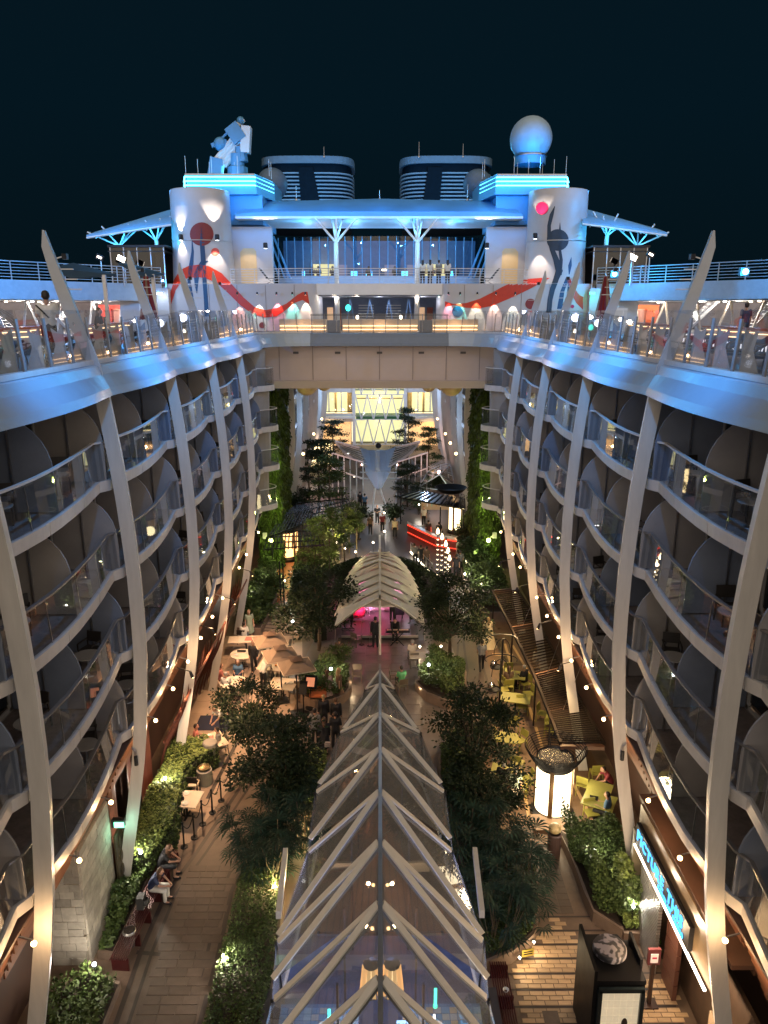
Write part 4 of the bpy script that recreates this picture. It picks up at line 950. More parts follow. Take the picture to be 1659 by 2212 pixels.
for a, c in (((955,760),(1060,1090)),((1060,1090),(1110,1290)),((865,1040),(905,1200)),((905,1200),(975,1560)),((860,400),(1000,640)),((810,390),(870,600)),((1190,1180),(1350,1480)),((850,1500),(900,1640))):
    part('inlay_strip', MB().bar(zz7(*a)+V3(0,0,.008), zz7(*c)+V3(0,0,.008), .13, .02), inl, tr, world=True)
part('inlay_strip', MB().bar(zz7(890,915)+V3(0,0,.009), zz7(1070,915)+V3(0,0,.009), .5, .02), M('inlay_board',(.20,.12,.07),.5), tr, world=True)
part('inlay_strip', MB().bar(zz7(730,460)+V3(0,0,.009), zz7(860,460)+V3(0,0,.009), .3, .02), inl, tr, world=True)
flat('stage_plaza', [V3(-3.9,31),V3(-2,28.6),V3(2.2,28.6),V3(4.6,31),V3(5.2,36),V3(3.4,43.5),V3(-3.4,43.5),V3(-4.2,37)], .006, pave_s)
sp = thing('stage_plaza_paving', 'grey stone slabs laid across the plaza before the stage', 'paving', (0,30,0))
for i in range(13):
    for j in range(12):
        x, y = -3.85+.68*j, 31.2+.95*i
        if abs(x-.3) < 3.3-(0 if y < 36 else (y-36)*.1): paver(sp, x, y+ (0 if j%2 else .3), .66, .93, pave_s, .008)
flat('right_walkway', [V3(2.6,29),V3(4.6,30.5),V3(5.7,35),V3(6.0,43),V3(5.6,52),V3(3.6,52),V3(3.8,43),V3(4.2,37),V3(2.9,33)], .012, pave_g)
for P in ([G(1003,1630),G(985,1560),G(1010,1450),G(1000,1380)],[G(955,1500),G(985,1450),G(990,1390)],[G(1030,1390),G(1060,1500)]): strip('walkway_line', P, .12, .018, line_m)
strip('walkway_line', [G(975,1471),G(1072,1480)], .08, .018, line_m)
flat('glowing_walk', [G(594,1305),G(640,1300),G(636,1215),G(600,1215)], .012, M('brick_red_paving',(.40,.13,.05),.5,var=.15))
flat('steps_walk', [G(565,1360),G(648,1370),G(640,1302),G(590,1302)], .010, pave_t)
for k in range(9):
    a = G(600-4*k,1300+7*k); c = G(642,1302+7.5*k); strip('step_line', [a,c], .10, .016, line_m)
flat('far_court', [V3(-4.5,52),V3(6.5,52),V3(6.5,72),V3(-4.5,72)], .008, M('far_court_paving',(.07,.052,.045),.4,var=.25))

# ---------------------------------------------------------------- foliage tools (numpy)
def leafcloud(P, size, up=.35, asp=.5, seed=0):
    g = np.random.default_rng(seed); n = len(P)
    d = g.normal(size=(n,3)); d[:,2] = d[:,2]*.6; d /= np.linalg.norm(d,axis=1,keepdims=True)+1e-9
    nn = g.normal(size=(n,3)); nn[:,2] += up*3; e = np.cross(nn,d); e /= np.linalg.norm(e,axis=1,keepdims=True)+1e-9
    s = size*g.uniform(.6,1.3,size=(n,1))
    q = np.stack([P-d*s*.5, P+e*s*asp*.5, P+d*s*.5, P-e*s*asp*.5], 1).reshape(-1,3)
    return q
def quadmesh(name, q):
    n = len(q)//4; me = bpy.data.meshes.new(name); me.vertices.add(len(q)); me.vertices.foreach_set('co', q.astype(np.float32).ravel())
    me.loops.add(n*4); me.loops.foreach_set('vertex_index', np.arange(n*4, dtype=np.int32)); me.polygons.add(n)
    me.polygons.foreach_set('loop_start', np.arange(0,n*4,4,dtype=np.int32)); me.polygons.foreach_set('loop_total', np.full(n,4,dtype=np.int32)); me.update(calc_edges=True); return me
def lm(name, col, var=.35):
    m = M(name, col, .6, var=.25, scale=3, island=var, spec=.28); b = m.node_tree.nodes['Principled BSDF']
    b.inputs['Transmission Weight'].default_value = 0
    b.inputs['Subsurface Weight'].default_value = 0
    return m
leaf_d = lm('leaf_dark', (.016,.028,.010)); leaf_m = lm('leaf_mid', (.055,.085,.022)); leaf_l = lm('leaf_light', (.16,.21,.055), .4); leaf_y = lm('leaf_yellow_green', (.30,.30,.06), .4)
leaf_p = lm('leaf_palm', (.014,.036,.022)); bark = M('bark',(.10,.075,.05),.85,var=.3,scale=6,stretch=(3,3,1))
soil = M('soil',(.03,.02,.014),.95,var=.4,scale=6); kerb = M('planter_edge_stone',(.17,.12,.09),.6,var=.2,scale=2,bump=.2)
PROTO = {}
def tree_mesh(kind, seed):
    g = np.random.default_rng(seed); rr = random.Random(seed)
    tb, cl = MB(), []
    if kind == 'broad':     # height 5, radius 2
        tb.tube((0,0,0),(.05,.03,1.5),.11,.085,8)
        for k in range(30):
            a = rr.uniform(0,6.283); r = 1.85*math.sqrt(rr.random()); z = 1.5+2.9*rr.random()*(1-.45*(r/1.9)**2)+.2
            p = Vector((r*math.cos(a), r*math.sin(a), z)); m = Vector((p.x*.35,p.y*.35,1.1+z*.35)); tb.tube((.05,.03,1.2+.2*rr.random()), m, .05,.035,5); tb.tube(m,p,.035,.012,5); cl.append((p,.62,.30))
        n, sz = 230, .17
    elif kind == 'layered':  # tall, tiers of flat foliage
        tb.tube((0,0,0),(.1,.05,4.6),.11,.04,8)
        for z in (1.5,2.2,2.9,3.6,4.2,4.7):
            for k in range(6):
                a = rr.uniform(0,6.283); r = (1.9-(z-1.5)*.38)*rr.uniform(.35,1); p = Vector((r*math.cos(a), r*math.sin(a), z+rr.uniform(-.15,.15))); tb.tube((.05,.03,z-.25), p, .03,.01,5); cl.append((p,.58,.13))
        n, sz = 170, .15
    elif kind == 'slender':
        tb.tube((0,0,0),(.03,.05,3.2),.045,.025,6)
        for k in range(12):
            a = rr.uniform(0,6.283); r = .75*rr.random(); p = Vector((r*math.cos(a), r*math.sin(a), 1.7+1.9*rr.random())); tb.tube((.02,.03,p.z-.4), p, .018,.008,4); cl.append((p,.34,.16))
        n, sz = 110, .15
    else:                    # bush
        for k in range(10):
            a = rr.uniform(0,6.283); r = .6*rr.random(); p = Vector((r*math.cos(a), r*math.sin(a), .35+.5*rr.random())); tb.tube((0,0,0), p, .018,.008,4); cl.append((p,.32,.24))
        n, sz = 150, .13
    P = np.concatenate([np.array(p)+g.normal(size=(n,3))*np.array([r*.5,r*.5,h*.6]) for p, r, h in cl])
    return tb.mesh('trunk'), quadmesh('crown', leafcloud(P, sz, .4, .55, seed))
def tree(kind, var, mat, label, loc, sc, rz=0, cat='tree', name=None, group=None):
    key = (kind, var)
    if key not in PROTO: PROTO[key] = tree_mesh(kind, var*11+len(kind))
    tm, cm = PROTO[key]
    t = thing(name or {'broad':'broadleaf_tree','layered':'layered_tree','slender':'slender_tree','bush':'shrub'}[kind], label, cat, loc, rz, group); t.scale = sc if hasattr(sc,'__len__') else (sc,sc,sc)
    for nm, me, ma in (('trunk' if kind != 'bush' else 'stem', tm, bark), ('crown' if kind != 'bush' else 'foliage', cm, mat)):
        o = bpy.data.objects.new(nm, me); COL.objects.link(o); o.parent = t; KIDS[t.name].append(o)
        if not len(me.materials): me.materials.append(ma)
        if me.materials[0] != ma: o.material_slots[0].link = 'OBJECT'; o.material_slots[0].material = ma
    return t
g_ = lambda px, py: gp(px, py, 0)
tree('broad',1,leaf_d,'big dark tree left of the stage, its crown over the parasols', g_(690,1405), (1.12,1.12,1.0), .4)
tree('broad',2,leaf_d,'big dark tree right of the stage beside the walkway', g_(972,1425), (1.0,1.0,1.02), 2.0)
tree('broad',3,leaf_d,'dark tree in the left foreground between the walkway and the glass canopy', g_(602,1758), (.92,.92,.94), 1.0)
tree('broad',1,leaf_d,'dark tree over the left terrace edge, glossy leaves catching the light', g_(540,1640), (.72,.72,.80), 3.0)
tree('broad',2,leaf_d,'dark tree right of the glass canopy, next to the yellow chairs', g_(1018,1725), (.80,.80,1.02), 4.0)
tree('broad',3,leaf_d,'lower leafy tree just behind the right fan palms', g_(1040,1790), (.80,.80,.62), 5.0)
tree('layered',1,leaf_m,'layered tree on the left beyond the black pergola', g_(712,1118), (1.2,1.2,1.15), .5)
tree('layered',2,leaf_d,'tall layered tree left of the pointed pavilion', g_(690,1100), (1.25,1.25,1.35), 1.5)
tree('layered',1,leaf_d,'dark layered pine left of the lattice window, far end', g_(722,1020), (1.3,1.3,1.25), 2.5)
tree('layered',2,leaf_d,'cone shaped dark tree right of the lattice window, far end', g_(880,1010), (1.0,1.0,1.45), .1)
tree('layered',1,leaf_m,'layered tree right of the pointed pavilion, far end', g_(925,1035), (.9,.9,1.2), 1.1)
tree('layered',2,leaf_d,'dark bushy tree right of the pavilion legs', g_(880,1095), (.95,.95,.85), 2.1)
tree('layered',1,leaf_d,'dark tree just left of the lit far shopfront', g_(668,1060), (.9,.9,1.0), 3.1)
for k, (x, y, sc) in enumerate(((700,1215,1.15),(722,1205,1.25),(740,1195,1.1),(755,1185,1.2),(680,1230,1.1),(770,1192,1.0),(712,1250,1.1),(745,1225,1.0))):
    tree('slender', 1+k%2, leaf_m if k%2 else leaf_l, 'slender young tree in the lit grove left of the hedge ring, %s from the left' % ORD[[1,3,4,6,0,7,2,5][k]], g_(x,y+10), sc, k, group='slender grove trees')
for k, (x, y, sc, m, lab) in enumerate(((590,1290,1.5,leaf_m,'bush by the orange lit walk, far left'),(560,1330,1.6,leaf_m,'bush beside the stepped walk at the left wall'),(545,1360,1.2,leaf_m,'bush at the foot of the fourth left rib'),
    (795,1015,1.7,leaf_d,'dark round bush left of the lattice window base'),(860,1012,1.6,leaf_d,'dark round bush right of the lattice window base'),(645,1120,2.2,leaf_d,'dark shrub mass at the foot of the left green wall'),(905,1105,1.8,leaf_d,'dark shrub in front of the far bar'),
    (1030,1230,2.1,leaf_d,'shrub at the foot of the right green wall'),(1045,1275,1.8,leaf_m,'shrub near the top end of the slatted pergola'),(1010,1180,1.6,leaf_d,'dark shrub beneath the right green wall lamps'),
    (850,1130,1.6,leaf_d,'dark shrub in the planter left of the bar'),(780,1125,1.3,leaf_d,'dark shrub by the far crowd'),(1000,1150,1.3,leaf_m,'grassy shrub behind the far bar'),(730,1435,1.0,leaf_m,'leafy shrub left of the stage plaza, lit yellow'),
    (620,1090,2.0,leaf_d,'dark shrub behind the black pergola'),(945,1060,1.5,leaf_m,'shrub beside the small glass dome'),(1105,1330,1.0,leaf_m,'shrub under the slatted pergola'),(930,1300,1.5,leaf_d,'shrub against the right edge of the stage roof'),(650,1290,1.6,leaf_d,'shrub behind the big left tree'))):
    tree('bush', 1+k%2, m, lab, g_(x,y), sc, k*.7, cat='shrub')
# fan palms
def palm_mesh(seed):
    rr = random.Random(seed); b, st = MB(), MB()
    for k in range(16):
        a = rr.uniform(0,6.283); r0 = rr.uniform(0,.28); h = rr.uniform(.45,1.75); lean = rr.uniform(.15,.6)
        base = Vector((r0*math.cos(a), r0*math.sin(a), 0)); tip = base + Vector((math.cos(a)*lean, math.sin(a)*lean, h))
        st.tube(base, tip, .012, .008, 4)
        ax = Vector((math.cos(a), math.sin(a), rr.uniform(-.2,.35))).normalized(); sd = ax.cross(Vector((0,0,1))).normalized(); upv = sd.cross(ax)
        L = rr.uniform(.38,.58)
        for q in range(9):
            t = R(-100+25*q); d = (ax*math.cos(t)+sd*math.sin(t)).normalized(); w = d.cross(upv).normalized()*.032
            m = tip+d*L*.6+upv*.02; e = tip+d*L-Vector((0,0,.10))
            b.add([tip, m+w, e, m-w], [(0,1,2,3)])
    return b.mesh('fronds'), st.mesh('stem')
PM = [palm_mesh(s) for s in (1,2,3)]
def palm(label, loc, sc, rz, k):
    t = thing('fan_palm', label, 'palm', loc, rz, 'fan palms'); t.scale = (sc,sc,sc)
    for nm, me, ma in (('fronds',PM[k%3][0],leaf_p),('stem',PM[k%3][1],bark)):
        o = bpy.data.objects.new(nm, me); COL.objects.link(o); o.parent = t; KIDS[t.name].append(o)
        if not len(me.materials): me.materials.append(ma)
rp_ = random.Random(11)
def palms(poly, n, side):
    xs = [p.x for p in poly]; ys = [p.y for p in poly]; k = 0; out = []
    tries = 0
    while k < n and tries < 4000:
        tries += 1
        x, y = rp_.uniform(min(xs),max(xs)), rp_.uniform(min(ys),max(ys))
        if inpoly(x,y,poly) and all((x-a)**2+(y-c)**2 > .35**2 for a,c in out): out.append((x,y)); k += 1
    out.sort(key=lambda q: q[1])
    for k, (x, y) in enumerate(out):
        palm('dark green fan palm in the %s palm bed, %s counted from the nearest' % (side, ORD[k]), (x,y,.35), rp_.uniform(.8,1.15), rp_.uniform(0,6), k)
def inpoly(x, y, poly):
    c = False; n = len(poly)
    for i in range(n):
        a, b = poly[i], poly[(i+1)%n]
        if (a.y > y) != (b.y > y) and x < (b.x-a.x)*(y-a.y)/(b.y-a.y)+a.x: c = not c
    return c
def cover(poly, n, h, hv, seed, step=.0):
    g = random.Random(seed); xs = [p.x for p in poly]; ys = [p.y for p in poly]; out = []
    while len(out) < n:
        x, y = g.uniform(min(xs),max(xs)), g.uniform(min(ys),max(ys))
        if inpoly(x,y,poly):
            mound = .5+.5*math.sin(x*2.7+seed)*math.sin(y*2.1+seed*2); out.append((x,y,h+hv*mound*g.random()+ (hv*.5*mound)))
    return np.array(out)
def bed(nm, label, poly, h=.4, n=2500, hv=.45, mat=None, size=.12, seed=1, kerbh=None):
    t = thing('planting_bed', label, 'flower bed', (poly[0].x, poly[0].y, 0), 0, 'planting beds')
    kh = kerbh or h; q = [(p.x,p.y) for p in poly]
    part('raised_edge', MB().prism(q, 0, kh), kerb, t, world=True)
    c = Vector((sum(p.x for p in poly)/len(poly), sum(p.y for p in poly)/len(poly), 0))
    ins = [p.lerp(c, .12/max(.3,(p-c).length)) for p in poly]
    part('soil', MB().prism([(p.x,p.y) for p in ins], kh-.02, kh+.01), soil, t, world=True)
    me = quadmesh('ground_cover', leafcloud(cover(ins, n, kh+.03, hv, seed), size, .5, .55, seed))
    o = part('ground_cover', me, mat or leaf_m, t, world=True); o['kind'] = 'stuff'
    return t
bedA = [V3(-4.55,9),V3(-2.95,9),V3(-2.95,19.3),V3(-3.2,21.5),V3(-3.0,23.2),V3(-3.8,23.4),V3(-4.35,22.2),V3(-4.6,20.5)]
bed('', 'long dark planting bed between the left walkway and the glass canopy', bedA, .3, 15000, .5, leaf_m, .10, 3)
bedB = [V3(-8.9,9),V3(-7.25,9),V3(-7.2,17.2),V3(-8.3,17.6),V3(-8.9,17.0)]
bed('', 'planting bed of spiky leaves at the left wall in the foreground', bedB, .25, 6000, .5, leaf_m, .14, 4)
bedL = [V3(-8.2,18.2),V3(-7.75,18.1),V3(-7.6,21.3),V3(-8.3,21.3)]
bed('', 'narrow strip of grasses beside the stone pier on the left', bedL, .25, 1800, .6, leaf_m, .18, 5)
# the tall ivy hedge
hedge = [V3(-8.5,21.2),V3(-7.55,21.2),V3(-7.15,22.7),V3(-7.35,24.0),V3(-7.55,26.0),V3(-7.2,27.2),V3(-6.7,27.8),V3(-7.2,28.4),V3(-8.5,28.2)]
t = thing('ivy_hedge', 'tall ivy hedge with yellow green leaves left of the dining terrace', 'hedge', (-8,24,0))
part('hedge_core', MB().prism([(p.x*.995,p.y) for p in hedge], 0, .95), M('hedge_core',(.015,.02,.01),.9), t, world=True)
hp = cover(hedge, 9000, .95, .30, 8); hs = []
for k in range(len(hedge)):
    a, c = hedge[k], hedge[(k+1)%len(hedge)]
    for q in range(int((c-a).length*520)): f = random.random(); p = a.lerp(c,f); hs.append((p.x+random.uniform(-.08,.1),p.y+random.uniform(-.05,.05),random.uniform(.03,1.0)))
o = part('ivy_leaves', quadmesh('ivy_leaves', leafcloud(np.concatenate([hp[::2], np.array(hs)]), .11, .5, .8, 8)), leaf_m, t, world=True); o['kind']='stuff'
o = part('yellow_leaves', quadmesh('yellow_leaves', leafcloud(hp[1::2]+np.array([0,0,.03]), .10, 1.2, .85, 9)), leaf_l, t, world=True); o['kind']='stuff'
bedR = [g_(1202,1808),g_(1222,1850),g_(1239,1890),g_(1258,1945),g_(1280,1994),g_(1339,2031),g_(1399,2046),V3(8.0,17.6),V3(8.1,22.9),V3(6.6,23.0)]
bed('', 'curved raised bed of bright green shrubs before the photo studio', bedR, .42, 16000, 1.05, leaf_m, .13, 6)
bed('', 'sparse yellow green plants lit by the lamp at the wall end of the studio bed', [V3(7.2,18.6),V3(7.75,18.6),V3(7.8,20.6),V3(7.3,20.6)], .43, 1500, 1.1, leaf_l, .14, 16)
bedP = [V3(2.95,17.6)]+[V3(p.x,p.y) for p in (G(1066,2072,.42),G(1105,2056,.42),G(1135,2035,.42),G(1153,2018,.42),G(1162,1995,.42),G(1165,1945,.42),G(1163,1890,.42))]+[V3(4.75,22.2),V3(4.3,22.8),V3(3.6,24.2),V3(3.0,24.8),V3(2.7,22)]
bed('', 'curved palm bed at the right edge of the glass canopy', bedP, .42, 9000, .35, leaf_m, .11, 7)
palms([p.lerp(V3(3.8,20.3),.12) for p in bedP], 20, 'right')
bedQ = [V3(-4.7,20.8),V3(-3.0,20.6),V3(-2.3,22.3),V3(-2.4,24.0),V3(-3.4,24.4),V3(-4.5,22.6)]
palms(bedQ, 18, 'left')
ring = []
for k in range(28): a = 2*math.pi*k/28; ring.append(V3(-2.75+1.35*math.cos(a), 34.2+1.7*math.sin(a)))
bed('', 'round raised bed of dark shrubs left of the stage plaza', ring, .45, 6000, .75, leaf_m, .14, 12)
ringr = [V3(1.75,34.3),V3(2.2,33.2),V3(3.2,32.4),V3(4.1,33.3),V3(4.4,35.4),V3(3.9,37),V3(2.6,36.8)]
bed('', 'raised bed of dark shrubs right of the stage plaza, lamps in its wall', ringr, .5, 7000, .75, leaf_m, .14, 13)
bed('', 'green bed along the left wall below the fifth rib', [V3(-8.3,41.2),V3(-6.9,41.0),V3(-6.6,46),V3(-7.4,52),V3(-8.6,52)], .45, 7000, .8, leaf_m, .16, 14)
bed('', 'green bed along the right wall above the pergola', [V3(6.2,43.4),V3(8.3,43.4),V3(8.6,56),V3(5.9,56),V3(5.7,48)], .45, 8000, .8, leaf_m, .16, 15)
bed('', 'dark bed of ferns at the grove left of the hedge ring', [V3(-5.8,44),V3(-2.9,43),V3(-2.6,50),V3(-3.2,56),V3(-6.4,57)], .4, 7000, .6, leaf_m, .17, 17)
bed('', 'small bed with pale wide leaves beyond the left palms', [V3(-3.3,24.6),V3(-2.2,24.6),V3(-2.1,27.6),V3(-2.9,27.8)], .3, 1500, .7, leaf_l, .16, 18)
bed('', 'leafy bed under the dark trees right of the glass canopy', [V3(2.3,25),V3(3.9,24.6),V3(4.2,27),V3(4.2,29.2),V3(3.0,29.8),V3(2.4,28)], .35, 4500, .6, leaf_m, .15, 19)
bed('', 'leafy bed under the dark tree left of the glass canopy', [V3(-3.3,25.2),V3(-2.5,25.4),V3(-2.2,28),V3(-2.9,28.3)], .32, 2000, .5, leaf_m, .15, 20)
# hedge ring round the stage roof
hr = thing('hedge_ring', 'clipped dark hedge curving round the back of the leaf shaped stage roof', 'hedge', (0,46,0))
pts = []
for k in range(41):
    a = R(-25+230*k/40); pts.append(V3(3.35*math.cos(a), 43.2+6.6*math.sin(a)))
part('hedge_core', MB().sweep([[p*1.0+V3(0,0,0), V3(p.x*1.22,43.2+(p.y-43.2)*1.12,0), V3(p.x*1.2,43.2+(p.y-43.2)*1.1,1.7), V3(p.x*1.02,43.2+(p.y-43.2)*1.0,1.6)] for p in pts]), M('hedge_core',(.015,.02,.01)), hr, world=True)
L_ = []
for q in range(14000):
    k = random.random()*40; i = int(k); p = pts[i].lerp(pts[min(40,i+1)], k-i); f = random.uniform(1.0,1.22); side = random.random()
    z = 1.7+random.uniform(0,.15) if side < .6 else random.uniform(0,1.75)
    if side >= .6: f = random.choice([1.0,1.22])
    L_.append((p.x*f, 43.2+(p.y-43.2)*(1+(f-1)*.55), z))
o = part('hedge_leaves', quadmesh('hedge_leaves', leafcloud(np.array(L_), .13, .3, .6, 21)), leaf_d, hr, world=True); o['kind']='stuff'
# green walls
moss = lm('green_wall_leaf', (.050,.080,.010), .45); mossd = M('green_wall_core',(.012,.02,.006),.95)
for s in (-1,1):
    t = thing('green_wall', 'tall living green wall of hanging plants beneath the bridge on the %s' % SIDE[s], 'green wall', (s*7.7,55,0), 0, 'green walls')
    part('wall_core', MB().box((s*7.95,56.5,6.6),(1.5,7.0,13.2)), mossd, t, world=True)
    g = np.random.default_rng(30+s); P = []
    n = 26000; u = g.uniform(0,1,n); z = g.uniform(.2,13.1,n); face = g.uniform(0,1,n) < .5
    lump = .07*np.sin(z*1.7+u*5)+.06*np.sin(z*4.1+u*11)+.06*g.normal(size=n)
    X = np.where(face, 7.2+u*1.5, 7.18-lump); Y = np.where(face, 52.95-lump, 52.95+u*7)
    Pn = np.stack([s*X, Y, z],1); d = np.stack([g.normal(size=n)*.3, g.normal(size=n)*.3, -1+g.normal(size=n)*.3],1); d /= np.linalg.norm(d,axis=1,keepdims=True)
    e = np.cross(d, g.normal(size=(n,3))); e /= np.linalg.norm(e,axis=1,keepdims=True); sz = g.uniform(.16,.42,(n,1))
    q = np.stack([Pn, Pn+d*sz*.5+e*.05, Pn+d*sz, Pn+d*sz*.5-e*.05],1).reshape(-1,3)
    o = part('hanging_leaves', quadmesh('hanging_leaves', q), moss, t, world=True); o['kind']='stuff'
    for k, z in enumerate((2.2,5.4,8.6,11.2)):
        if k == 3: continue
        p = Vector((s*7.75, 52.1, z + (0 if k else .2)))
        f = thing('green_wall_lamp', 'yellow green lamp on the %s green wall, %s from the bottom' % (SIDE[s], ORD[k]), 'lamp', p, 0, 'green wall lamps')
        part('arm', MB().bar((s*.3,.0,.35),(s*.05,0,.12),.05,.05).box((s*.42,.05,.35),(.28,.2,.4)), band, f); part('lens', MB().ball((0,0,0),.15,8), EM('green_wall_glow',(.85,1,.25),16), f)
        lamp(p+V3(-s*.1,-.25,-.1), (.8,1,.25), 62, .1); lamp(p+V3(-s*.9,.1,-.9), (.8,1,.25), 30, .1)
# ---------------------------------------------------------------- folded glass canopy in the foreground
beam = M('canopy_beam_paint', (.66,.62,.55), .45, var=.06); cgl = GL('canopy_glass', (.38,.42,.48), .02, 1.6, dust_sheen=.17)
cz = lambda x, y: (250.5+243.4+.3968*x, 1426+.3968*y)
t = thing('glass_canopy', 'long folded glass canopy with white chevron beams running down the middle of the park', 'canopy', (0,20,0))
Rk = [(29.9,3.3),(28.4,3.46),(25.5,3.77),(22.3,4.3),(19.2,4.85),(16.6,5.2),(14.4,5.3),(12.3,5.4),(10.4,5.4),(8.6,5.4)]
Rn = [Vector((0,D,z)) for D, z in Rk]
def eL(px, py, z): p = gp(px, py, z); return Vector((abs(p.x), p.y, z))
sh = [None, eL(792,1487,3.0), eL(736,1581,2.9), eL(684,1710,2.85), eL(668,1838,2.9), eL(601,2034,3.0), eL(593,2158,3.0), Vector((2.62,11.9,3.0)), Vector((2.62,10.0,3.0)), Vector((2.62,8.2,3.0))]
stp = [None, None, eL(744,1573,2.95), eL(690,1692,2.9), eL(670,1812,2.95), eL(601,2020,3.05), eL(589,2114,3.05), Vector((2.62,12.4,3.05)), Vector((2.62,10.5,3.05)), Vector((2.62,8.7,3.05))]
for s in (-1,1):
    fl = lambda p: Vector((s*p.x, p.y, p.z))
    for k in range(1,10):
        a = Rn[k]+V3(s*.06,0,0); dn = V3(0,0,-1)
        part('rafter', MB().bar(a, fl(sh[k]), .155, .05), beam, t, world=True)
        if k < 9:
            part('rafter', MB().bar(Rn[k]+V3(s*.06,-.05,0), fl(stp[k+1]), .155, .05), beam, t, world=True)
            part('rafter_skirt', MB().slab([Rn[k]+V3(0,-.02,-.05), fl(stp[k+1])+V3(0,.02,-.05), fl(stp[k+1])+V3(0,.02,-.13), Rn[k]+V3(0,-.02,-.22)], (0,.03,0)), M('skirt_grey',(.10,.10,.11),.4), t, world=True)
            part('glass_pane', MB().add([Rn[k]+V3(0,0,-.05), fl(sh[k])+V3(0,0,-.05), fl(stp[k+1])+V3(0,0,-.05)], [(0,1,2)]), cgl, t, world=True)
            part('glass_pane', MB().add([Rn[k]+V3(0,-.06,-.05), Rn[k+1]+V3(0,0,-.05), fl(stp[k+1])+V3(0,0,-.05)], [(0,1,2)]), cgl, t, world=True)
    # tip panes
    part('glass_pane', MB().add([Rn[0], Rn[1], fl(sh[1])], [(0,1,2)]), cgl, t, world=True)
    part('tip_beam', MB().bar(Rn[0], fl(sh[1]), .08,.10), beam, t, world=True)
    # outer edge line and the glass sides down to the floor
    el = [Vector((.12,30.2,2.9))] + [sh[k]+V3(.06,.0,-.05) for k in range(1,10)]
    gr = [Vector((.10,30.4,0)), Vector((.75,29.2,0)), Vector((1.75,26.3,0)), Vector((2.2,23.2,0)), Vector((2.35,20.6,0)), Vector((2.72,17.0,0)), Vector((2.8,14.8,0)), Vector((2.8,12,0)), Vector((2.8,10,0)), Vector((2.8,8.2,0))]
    for k in range(9):
        part('side_pane', MB().add([fl(el[k]), fl(el[k+1]), fl(gr[k+1]), fl(gr[k])], [(0,1,2,3)]), cgl, t, world=True)
        part('side_mullion', MB().bar(fl(el[k+1]), fl(gr[k+1])+V3(0,0,.05), .07,.07), dmetal, t, world=True)
    for a, c in zip(gr[:6], gr[1:6]): part('base_rail', MB().bar(fl(a)+V3(0,0,.06), fl(c)+V3(0,0,.06), .12,.12), beam, t, world=True)
    part('corner_fin', MB().bar(fl(Vector((2.72,17.0,2.6))), fl(Vector((2.9,20.0,2.2))), .14,.22), beam, t, world=True)
    part('side_ledge', MB().box((s*2.95,12.4,.25),(.35,8.6,.5)), M('ledge_dark',(.05,.045,.045),.5), t, world=True)
    for k in (3,4,5,6,7): part('hanging_mullion', MB().bar((s*.95*min(1,.45+k*.1),Rn[k].y-.8,3.9),(s*.95*min(1,.45+k*.1),Rn[k].y-.8,.1),.05,.07), dmetal, t, world=True)
part('ridge_beam', MB().sweep([[p+V3(-.05,0,-.04),p+V3(.05,0,-.04),p+V3(.05,0,.09),p+V3(-.05,0,.09)] for p in [Rn[0]+V3(0,.25,.12)]+Rn]), M('ridge_steel',(.30,.29,.28),.35,.5), t, world=True)
part('inner_tie', MB().bar((-1.5,15.0,3.9),(1.5,15.0,3.9),.07,.07), M('inner_grey',(.12,.13,.16),.5), t, world=True)
# what stands inside the canopy at the near end
struct('canopy_room_floor', MB().box((0,15.8,.015),(5.2,6.5,.02)), M('canopy_room_floor',(.07,.09,.16),.35,var=.3))
mos = thing('mosaic_counter', 'low counter clad in small blue and tan mosaic tiles inside the glass canopy', 'counter', (0,11.6,0))
part('counter_body', MB().box((-1.55,15.3,.5),(2.0,.9,1.0)).box((1.55,15.3,.5),(2.0,.9,1.0)), M('counter_blue',(.10,.20,.34),.4), mos, world=True)
rr3 = random.Random(2); tm_ = [M('tile_a',(.25,.40,.5),.3,var=0),M('tile_b',(.5,.38,.22),.3,var=0),M('tile_c',(.42,.42,.40),.3,var=0),M('tile_d',(.15,.3,.45),.3,var=0)]
for s in (-1,1):
    for i in range(10):
        for j in range(4): part('tile', MB().box((s*(.65+.2*i), 14.98+.19*j, 1.0+.006), (.18,.17,.012)), tm_[rr3.randrange(4)] if s > 0 else tm_[(rr3.randrange(3)*3)%4], mos, world=True)
for k, x in enumerate((-.22,.28)):
    l = thing('pendant_lantern', 'large warm pendant lantern under the near ridge, %s of the pair' % ('left','right')[k], 'lantern', (x,14.85,2.75), 0, 'pendant lanterns')
    for q in range(10):
        a = 2*math.pi*q/10; part('slat', MB().bar((.24*math.cos(a),.24*math.sin(a),-.38),(.17*math.cos(a),.17*math.sin(a),.40),.09,.02), M('lantern_amber',(.8,.45,.15),.5,var=0,es=1.6,ecol=(1,.55,.2)), l)
    part('core', MB().lathe([(.12,-.3),(.12,.3)],n=10), EM('lantern_core',(1,.6,.25),4), l); part('cap', MB().lathe([(.01,.5),(.2,.42),(.18,.38)],n=10), dmetal, l); part('ring', MB().lathe([(.26,-.40),(.26,-.36)],n=12), dmetal, l)
    lamp((x,14.85,1.9),(1,.65,.35),40,.2)
for nm, lab, c, d, e in (('neon_light','small cyan light tube inside the canopy, left',(-1.25,14.9,1.5),(.07,.06,.5),EM('cyan_tube',(.1,1,.85),6)),('neon_light','green topped white light tube inside the canopy, right',(1.35,15.1,1.9),(.07,.07,.5),EM('green_tube',(.1,1,.5),6)),('neon_light','tall white light tube inside the canopy, right',(1.30,14.75,1.1),(.05,.05,1.3),EM('white_tube',(1,.85,.75),9))):
    solo(nm, MB().box(c,d).lathe([(.06,-d[2]/2-.03),(.06,-d[2]/2)],(c[0],c[1],c[2]),8), e, lab, 'light', 'tube lights inside the canopy')
